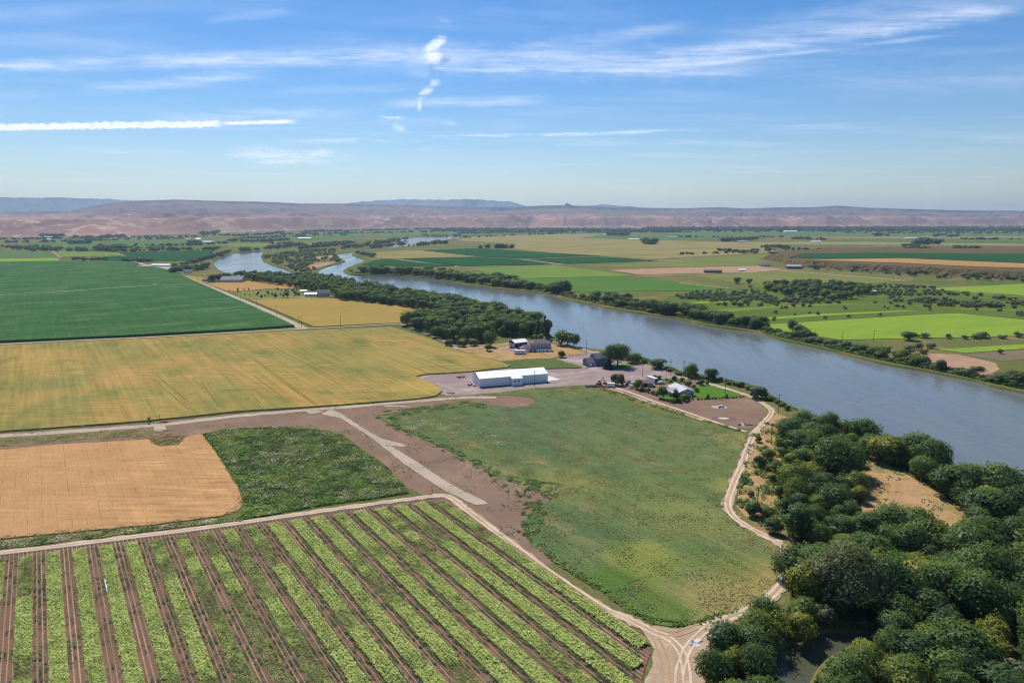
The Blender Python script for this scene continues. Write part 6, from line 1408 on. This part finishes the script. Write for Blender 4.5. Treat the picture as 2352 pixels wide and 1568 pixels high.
for k in range(46):
    px = rg.uniform(1020, 2380) if k < 36 else rg.uniform(60, 760); py = rg.uniform(522.5, 530) if k < 36 else rg.uniform(540, 552)
    x, y = G(px, py); o_ = empty('village_house', (x, y, 0), R(rg.uniform(-30, 30))); Lh = rg.uniform(16, 34)
    gable_walls(Lh, 12, 4.5, 8).build('wall', m_white_b if rg.rand() < .7 else m_tan_w, o_); gable_roof(Lh, 12, 4.5, 8, .6, .3).build('roof', (m_white_roof, m_greyroof, m_slate)[rg.randint(3)], o_)
    tag(o_, 'tiny far off house among trees below the hills' if k < 36 else 'tiny far off house on the left plain', 'house', 'houses below the hills' if k < 36 else 'houses on the far left plain')

# ------------------------------------------------------------------ vehicles and yard things
def wheels(root, xs, w, r=.38, wd=.24):
    for x in xs:
        for s in (-1, 1):
            y = s * (w / 2 - wd / 2 + .02)
            wh = MB().tube((x, y - wd/2, r), (x, y + wd/2, r), r, r, 14).build('wheel', m_tyre, root)
            MB().tube((x, y - wd/2 - .015 if s < 0 else y + wd/2 - .02, r), (x, y - wd/2 + .02 if s < 0 else y + wd/2 + .015, r), r * .55, r * .55, 10).build('rim', m_trim, wh)
def car(px, py, rz, kind, col, label):
    x, y = G(px, py); o_ = empty('parked_' + kind, (x, y, .12), R(rz)); m = plain(kind + '_paint', col, .3, 0, .02)
    if kind == 'pickup':
        MB().sidep([(-2.7, .45), (2.7, .45), (2.75, .95), (1.3, 1.05), (-2.7, 1.05)], -.95, .95).build('body', m, o_)
        MB().sidep([(-.7, 1.04), (1.35, 1.04), (.75, 1.78), (-.55, 1.78)], -.85, .85).build('cab', m, o_)
        for s in (-1, 1): MB().sidep([(-.5, 1.15), (1.05, 1.15), (.68, 1.66), (-.42, 1.66)], s * .86 - .015, s * .86 + .015).build('side_window', m_glass, o_)
        MB().box(-2.6, -.8, .8, -.85, .8, 1.062).build('bed', m_dark, o_)
    elif kind == 'van':
        MB().sidep([(-2.45, .4), (2.5, .4), (2.5, .85), (1.6, 1.05), (.85, 1.72), (-2.2, 1.78), (-2.45, 1.2)], -.95, .95).build('body', m, o_)
        for s in (-1, 1): MB().sidep([(-2.1, 1.1), (1.3, 1.1), (.8, 1.6), (-2.0, 1.62)], s * .955 - .015, s * .955 + .015).build('side_window', m_glass, o_)
    else:
        MB().sidep([(-2.2, .4), (2.2, .4), (2.25, .8), (1.1, .98), (-2.2, .98)], -.88, .88).build('body', m, o_)
        MB().sidep([(-1.7, .97), (1.0, .97), (.4, 1.45), (-1.1, 1.45)], -.78, .78).build('cabin', m_glass, o_)
        MB().box(-1.05, -.74, 1.44, .35, .74, 1.49).build('roof', m, o_)
    wheels(o_, (-1.5, 1.5), 1.9)
    for s in (-.62, .62): MB().box(2.44 if kind != 'pickup' else 2.68, s - .16, .66, 2.53 if kind != 'pickup' else 2.78, s + .16, .82).build('headlight', m_trim, o_)
    return tag(o_, label, kind)
car(1450, 890.5, 70, 'pickup', (.75, .75, .75), 'white pickup parked beside the lime green tree, the nearer one')
car(1451, 883.5, 60, 'pickup', (.70, .70, .70), 'white pickup parked behind another beside the lime green tree')
car(1445, 879.5, 50, 'car', (.05, .05, .06), 'dark car parked behind the white pickups')
car(1519, 882, 8, 'van', (.62, .62, .62), 'silver minivan parked beside the garden')
car(1176, 800, 20, 'car', (.10, .12, .18), 'dark blue car in front of the dark barn')
car(1196, 803, 18, 'pickup', (.05, .05, .06), 'black pickup at the garage of the two storey house')
car(1204, 805, 15, 'car', (.35, .38, .45), 'grey car at the garage of the two storey house')
car(760, 683, 10, 'van', (.72, .72, .72), 'white van beside the dark roofed farmhouse')
def box_trailer(px, py, rz, L, Wd, H_, label, nm, win=True, m=m_trim, nose=.0):
    x, y = G(px, py); o_ = empty(nm, (x, y, .1), R(rz))
    MB().sidep([(-L/2, .5), (L/2 - nose, .5), (L/2, .5 + nose * .6), (L/2, H_ - nose * .8), (L/2 - nose, H_), (-L/2, H_)], -Wd/2, Wd/2).build('body', m, o_)
    MB().box(-L/2 + .05, -Wd/2 + .06, H_, L/2 - nose - .1, Wd/2 - .06, H_ + .05).build('roof', m_white_roof, o_)
    wheels(o_, (-.5, .5), Wd, .36)
    if win:
        for k in range(3): MB().box(-L/2 + 1.0 + k * (L - 2) / 3, -Wd/2 - .02, 1.5, -L/2 + 1.9 + k * (L - 2) / 3, -Wd/2 + .02, 2.1).build('window', m_glass, o_)
        MB().box(L * .22, -Wd/2 - .03, .75, L * .22 + .75, -Wd/2 + .02, 2.45).build('door', m_white, o_)
    MB().tube((L/2 - .1, 0, .55), (L/2 + 1.2, 0, .5), .06).build('hitch', m_dark, o_)
    MB().box(-L/2 - .03, -Wd/2 + .15, .7, -L/2 + .02, Wd/2 - .15, H_ - .3).build('rear_panel', m_dark if win else m_white, o_)
    return tag(o_, label, 'trailer')
box_trailer(1403, 889, -14, 4.6, 2.2, 2.7, 'white cargo trailer beside the grey green round tree', 'cargo_trailer', False)
box_trailer(1498, 878, 118, 8.0, 2.5, 3.4, 'large white camping trailer behind the brown shed', 'camping_trailer', True)
box_trailer(1195, 813, 6, 8.8, 2.5, 3.2, 'white camping trailer on dry grass before the two storey house', 'camping_trailer', True, nose=.7)
# excavator
x, y = G(1376, 884); ex = empty('excavator', (x, y, .1), R(40)); tag(ex, 'small rusty orange excavator with raised arm at the pasture corner', 'excavator')
for s in (-1, 1): MB().sidep([(-1.5, .0), (1.5, .0), (1.8, .35), (1.5, .75), (-1.5, .75), (-1.8, .35)], s * .95 - .25, s * .95 + .25).build('track', m_dark, ex)
MB().sidep([(-1.6, .85), (1.0, .85), (1.0, 1.7), (-1.6, 1.5)], -1.0, 1.0).build('body', m_rust, ex); cb = MB().sidep([(.0, 1.7), (1.0, 1.7), (.9, 2.7), (.1, 2.7)], -.2, .95).build('cab', m_rust, ex)
MB().box(.15, .93, 1.85, .85, .98, 2.5).build('window', m_glass, cb)
MB().tube((.9, -.5, 1.5), (2.6, -.5, 4.6), .22, .16, 5).build('boom', m_rust, ex); MB().tube((2.6, -.5, 4.6), (4.3, -.5, 2.6), .16, .12, 5).build('arm', m_rust, ex)
MB().sidep([(4.1, 2.6), (4.7, 2.4), (4.6, 1.7), (4.0, 1.8)], -.9, -.1).build('bucket', m_dark, ex)
def flat_trailer(px, py, rz, L, label, load=None):
    x, y = G(px, py); o_ = empty('flat_trailer', (x, y, .1), R(rz)); MB().box(-L/2, -1.0, .62, L/2, 1.0, .78).build('deck', m_wood, o_); wheels(o_, (-.5, .4), 2.2, .34)
    for s in (-1, 1): MB().box(-L/2, s * 1.0 - .04, .78, L/2, s * 1.0 + .04, 1.05).build('rail', m_dark, o_)
    MB().tube((L/2, 0, .6), (L/2 + 1.1, 0, .5), .06).build('drawbar', m_dark, o_); return tag(o_, label, 'trailer')
flat_trailer(1352, 889, 5, 5.0, 'low flat trailer at the far corner of the pasture')
flat_trailer(1367, 888.5, 20, 6.0, 'dark flat trailer next to the excavator')
flat_trailer(1385, 889.5, -15, 4.5, 'small flat trailer between excavator and cargo trailer')
def junk_pile(px, py, n, sp, mats, seed, label, hs=(.3, .9), nm='scrap_heap'):
    r = np.random.RandomState(seed); x, y = G(px, py); o_ = empty(nm, (x, y, .08))
    for k in range(n):
        a, b, h = r.uniform(.3, 1.3), r.uniform(.3, .9), r.uniform(*hs); m = xf(MB().sidep([(-a, 0), (a, 0), (a * .8, h), (-a * .6, h * .9)], -b, b), r.randn() * sp, r.randn() * sp * .6, r.rand() * 3)
        m.build('scrap', mats[r.randint(len(mats))], o_)
    return tag(o_, label, 'heap')
m_bluetarp = plain('blue_tarp', (.05, .14, .34), .5, 0, .2, 2); m_stone = plain('pale_stone', (.5, .47, .44), .9, 0, .2, 2)
junk_pile(1394, 881.5, 7, 1.6, [m_rust, m_dark, m_wood], 3, 'rusty machinery scrap beside the grey green round tree', (.6, 1.7))
junk_pile(1597, 1475, 7, .7, [m_bluetarp, m_stone, m_dark], 4, 'blue tarp and rubbish heap on the sandy lot', (.1, .3))
junk_pile(1652, 935, 8, 1.6, [m_stone, m_dark, m_dark], 5, 'burn pile of white and dark scrap in the dirt lot', (.3, .9))
junk_pile(1708, 977, 6, 1.5, [m_stone, m_wood, m_dark], 6, 'log and pale scrap at the lower corner of the dirt lot', (.25, .7))
junk_pile(1062, 861.5 + 5, 6, 1.4, [m_dark, m_rust, m_wood], 7, 'dark implement parked at the left corner of the gravel yard', (.5, 1.2))
junk_pile(1085, 885, 6, 1.2, [m_dark, m_dark, m_stone], 8, 'dark clutter at the left gable of the white building', (.4, 1.2))
junk_pile(1342, 851 - 6, 4, 1.2, [m_stone, m_wood], 9, 'small pile of boards beside the blue house drive', (.15, .4))
junk_pile(1036, 904, 5, 1.3, [m_dark, m_wood], 10, 'heap of dark earth and wood at the yard entrance', (.2, .6))
slab('ash_ring', smooth_line([(G(1652, 935)[0] + 4.5 * math.cos(a), G(1652, 935)[1] + 3.4 * math.sin(a)) for a in np.linspace(0, 6.28, 13)[:-1]], True, 3), .06, plain('ash_mat', (.33, .30, .31), .95, 0, .15), 'structure', 'grey ash ring around the burn pile', None)
slab('dirt_mound', smooth_line([(G(1662, 961)[0] + 6.5 * math.cos(a), G(1662, 961)[1] + 4.0 * math.sin(a)) for a in np.linspace(0, 6.28, 13)[:-1]], True, 3), .05, plain('dark_dirt', (.15, .095, .08), .95, 0, .2), 'structure', 'dark ring of turned earth in the dirt lot', None)
slab('dirt_mound', smooth_line([(G(1662, 961)[0] + 2.8 * math.cos(a), G(1662, 961)[1] + 1.7 * math.sin(a)) for a in np.linspace(0, 6.28, 13)[:-1]], True, 3), .12, m_rut, 'structure', 'pale earth patch inside the dark ring', None)

# utility poles
m_pole = plain('pole_wood', (.085, .065, .055), .9, 0, .2, 1)
def utility_pole(px, py, h, label, group=None, arms=1, rz=20):
    x, y = G(px, py); o_ = empty('utility_pole', (x, y, 0), R(rz)); MB().tube((0, 0, -.3), (0, 0, h), .17, .12, 8).build('post', m_pole, o_)
    for k in range(arms):
        z = h - .5 - k * 1.1; a = MB().box(-1.3, -.07, z - .07, 1.3, .07, z + .09).build('crossarm', m_pole, o_)
        for xx in (-1.15, 0, 1.15): MB().tube((xx, 0, z + .09), (xx, 0, z + .33), .06, .05, 6).build('insulator', m_stone, a)
    return tag(o_, label, 'utility pole', group)
for px, py, h, lab in [(1228, 887, 10.0, 'bare utility pole in front of the white metal building'), (1476, 866, 10.5, 'utility pole with crossarm on the gravel yard'), (1540, 860.5, 10.5, 'utility pole on the river bank behind the garden'), (1570, 861, 10.0, 'utility pole beside the grey green tree on the bank'), (1665, 904, 10, 'utility pole standing in the bright lawn'), (1787, 951, 11, 'utility pole at the bend of the sandy track'), (1771, 1021, 10, 'utility pole rising from the bushes of the dry bank'), (1739, 1171, 9, 'slim utility pole behind the bush at the track bend'), (1347, 809, 10, 'utility pole at the end of the paddock fence'), (1627, 1567, 10, 'utility pole at the edge of the sandy lot, bottom of the picture')]:
    utility_pole(px, py, h, lab, None, 2 if px in (1540, 1570) else 1, 25)
for px, py in [(687, 751.5), (693, 753), (782.5, 748), (635, 723), (590, 706), (553, 690), (528, 681), (455, 652), (430, 643)]:
    utility_pole(px, py, 10.5, 'utility pole along the straight gravel road by the corn', 'poles along the straight road', 1, 60)
for px, py in [(1934, 787), (2006, 785), (2128, 820)]:
    utility_pole(px, py, 10, 'utility pole on the far river bank by the bright field', 'poles on the far bank', 1, 10)
for px, py in [(1898, 632), (2052, 643), (2100, 648), (1510, 601)]:
    utility_pole(px, py, 11, 'thin distant utility pole on the right plain', 'poles on the right plain', 1, 0)
# pump panel and standpipe at the gravel road
x, y = G(343, 972.5); pn = empty('pump_panel', (x, y, .1), R(10)); tag(pn, 'dark upright electric pump panel at the edge of the gravel road', 'panel')
for s in (-.5, .5): MB().tube((s, 0, -.3), (s, 0, 3.3), .08, .08, 6).build('post', m_pole, pn)
cbx = MB().box(-.6, -.16, .5, .6, .16, 3.2).build('cabinet', m_dark, pn)
for zz in (.9, 1.8, 2.5): MB().box(-.42, -.2, zz, .42, -.155, zz + .5).build('meter', plain('meter_grey', (.25, .26, .28), .5), cbx)
x, y = G(368, 970.5); sp = empty('standpipe', (x, y, .1)); tag(sp, 'thin dark post with pipework right of the pump panel', 'post')
MB().tube((0, 0, -.2), (0, 0, 4.4), .11, .09, 8).build('post', m_pole, sp); MB().tube((0, 0, .5), (4.6, -.3, .35), .2, .2, 8).build('pipe', m_dark, sp); MB().box(1.8, -.6, .1, 3.4, .2, .75).build('pump', m_dark, sp)
# fences
def fence(ptsD, label, step=3.2):
    L = GP(ptsD); o_ = empty('fence', (L[0][0], L[0][1], 0)); tag(o_, label, 'fence'); ox, oy = L[0]; pm = MB().box(-.09, -.09, -.2, .09, .09, 1.45).mesh('fence_post'); pm.materials.append(m_wood)
    for a, b in zip(L, L[1:]):
        d = math.dist(a, b); n = max(1, int(d / step))
        for k in range(n):
            po = link('post', pm, None, o_); po.location = (a[0] + (b[0] - a[0]) * k / n - ox, a[1] + (b[1] - a[1]) * k / n - oy, 0)
        for z in (.55, 1.2): MB().tube((a[0] - ox, a[1] - oy, z), (b[0] - ox, b[1] - oy, z), .06, .06, 4).build('rail', m_wood, o_)
fence([(1267, 789.5), (1300, 797), (1348, 811)], 'wooden post fence along the river side of the dry paddock')
fence([(1347, 814), (1300, 820), (1264, 821.5), (1240, 812)], 'wooden post fence along the near side of the dry paddock')
fence([(1600, 915.5), (1640, 919.5), (1690, 916), (1712, 913)], 'low post fence between the lawn and the dirt lot', 4)
fence([(716, 753), (700, 745), (660, 730), (600, 703), (560, 686)], 'roadside post fence along the gold wheat', 8)
# pivot irrigation line in the corn
A = Vector((*G(-250, 700), 0)); B = Vector((*G(362, 660), 0)); d = B - A; nT = 9
pv = empty('irrigation_pivot', A, 0); tag(pv, 'thin pivot irrigation line with wheeled towers standing in the corn', 'irrigation line')
m_galv = plain('galvanised', (.55, .56, .57), .5, .2, .05)
MB().tube((0, 0, 3.6), (d.x, d.y, 3.6), .16, .16, 6).build('pipe', m_galv, pv)
for k in range(nT + 1):
    c = d * (k / nT); tw = MB()
    for s in (-1.8, 1.8): tw.tube((c.x + s, c.y + s * .2, .4), (c.x, c.y, 3.6), .07, .07, 5)
    tw.tube((c.x - 1.8, c.y - .36, .5), (c.x + 1.8, c.y + .36, .5), .07, .07, 5); to = tw.build('tower', m_galv, pv)
    for s in (-1.8, 1.8): MB().tube((c.x + s - .15, c.y + s * .2, .5), (c.x + s + .15, c.y + s * .2, .5), .55, .55, 10).build('wheel', m_tyre, to)
# water jet of the end gun
x, y = G(364, 664); rj = np.random.RandomState(5); n = 700; t = rj.rand(n) ** .7; sprd = t * 1.6
C = np.stack([-t * 5.0 + rj.randn(n) * sprd * .55, rj.randn(n) * sprd * .5, 3.4 + 9.0 * t - 5.5 * t * t + rj.randn(n) * sprd * .5], 1)
sg = empty('sprinkler', (x, y, 0)); tag(sg, 'sprinkler throwing a white jet of water over the corn', 'sprinkler')
MB().tube((0, 0, 0), (0, 0, 3.3), .09, .09, 6).build('riser', m_galv, sg)
m_spray = plain('spray_mat', (.85, .88, .90), .6)
link('water_spray', quads_mesh('water_spray', leaf_quads(C, rj.randn(n, 3), .45, rj)), m_spray, sg)
# wheel tracks pressed into the yellow wheat
m_tram = field_mat('trampled_wheat_mat', (.15, .125, .035), (.19, .155, .045), big=.1, fine=1.5, fineamt=.2)
for a, b in [((578, 826), (722, 932)), ((584, 826), (729, 932)), ((352, 872), (435, 944)), ((358, 862), (433, 925)), ((583, 865), (664, 926)), ((580, 912), (600, 930)), ((718, 800), (784, 833)), ((784, 838), (900, 900)), ((720, 850), (790, 892)), ((462, 880), (504, 937))]:
    ribbon('wheel_track', [Vector(G(*a)).lerp(Vector(G(*b)), k / 12) for k in range(13)], .5, .80, m_tram, 'structure', 'dark wheel track pressed into the yellow wheat', jit=.15)

buckets = {}
LX = np.array([l[0] for l in LAND]); LY = np.array([l[1] for l in LAND])
for o_ in COL.objects:
    if o_.parent is None and o_.get('group') and o_.get('label') in SHORT:
        px, py = to_pix(o_.location.x, o_.location.y); i = int(np.argmin((LX - px) ** 2 + ((LY - py) * 3) ** 2))
        sz = ''
        buckets.setdefault((SHORT[o_['label']], LAND[i][2]), []).append((px, o_))
for (a, b), L in buckets.items():
    L.sort(key=lambda t: t[0])
    if len(L) > 40:
        part = ['left', 'middle', 'right'] if len(L) <= 120 else ['far left', 'left', 'middle left', 'middle', 'middle right', 'right', 'far right']
        n_ = -(-len(L) // len(part))
        for k, (px, o_) in enumerate(L): o_['label'] = '%s %s, %s, %s part' % (a, b, ordinal(k % n_ + 1), part[k // n_])
        continue
    for k, (px, o_) in enumerate(L):
        o_['label'] = '%s %s' % (a, b) if len(L) == 1 else '%s %s, %s from left' % (a, b, ordinal(k + 1))

# ------------------------------------------------------------------ haze: the air of the valley
hz = MB().box(-25500, -500, -12, 25500, 22800, 530).build('haze', None)
mh = bpy.data.materials.new('haze_mat'); mh.use_nodes = True; N = NT(mh.node_tree); o_ = N.new('ShaderNodeOutputMaterial')
pvn = N.new('ShaderNodeVolumePrincipled'); pvn.inputs['Color'].default_value = (.56, .76, 1.0, 1); pvn.inputs['Density'].default_value = 5.0e-5; pvn.inputs['Anisotropy'].default_value = 0.4
N.l.new(pvn.outputs[0], o_.inputs['Volume']); hz.data.materials.append(mh); tag(hz, 'thin blue summer haze over the valley', 'haze', None, 'stuff')
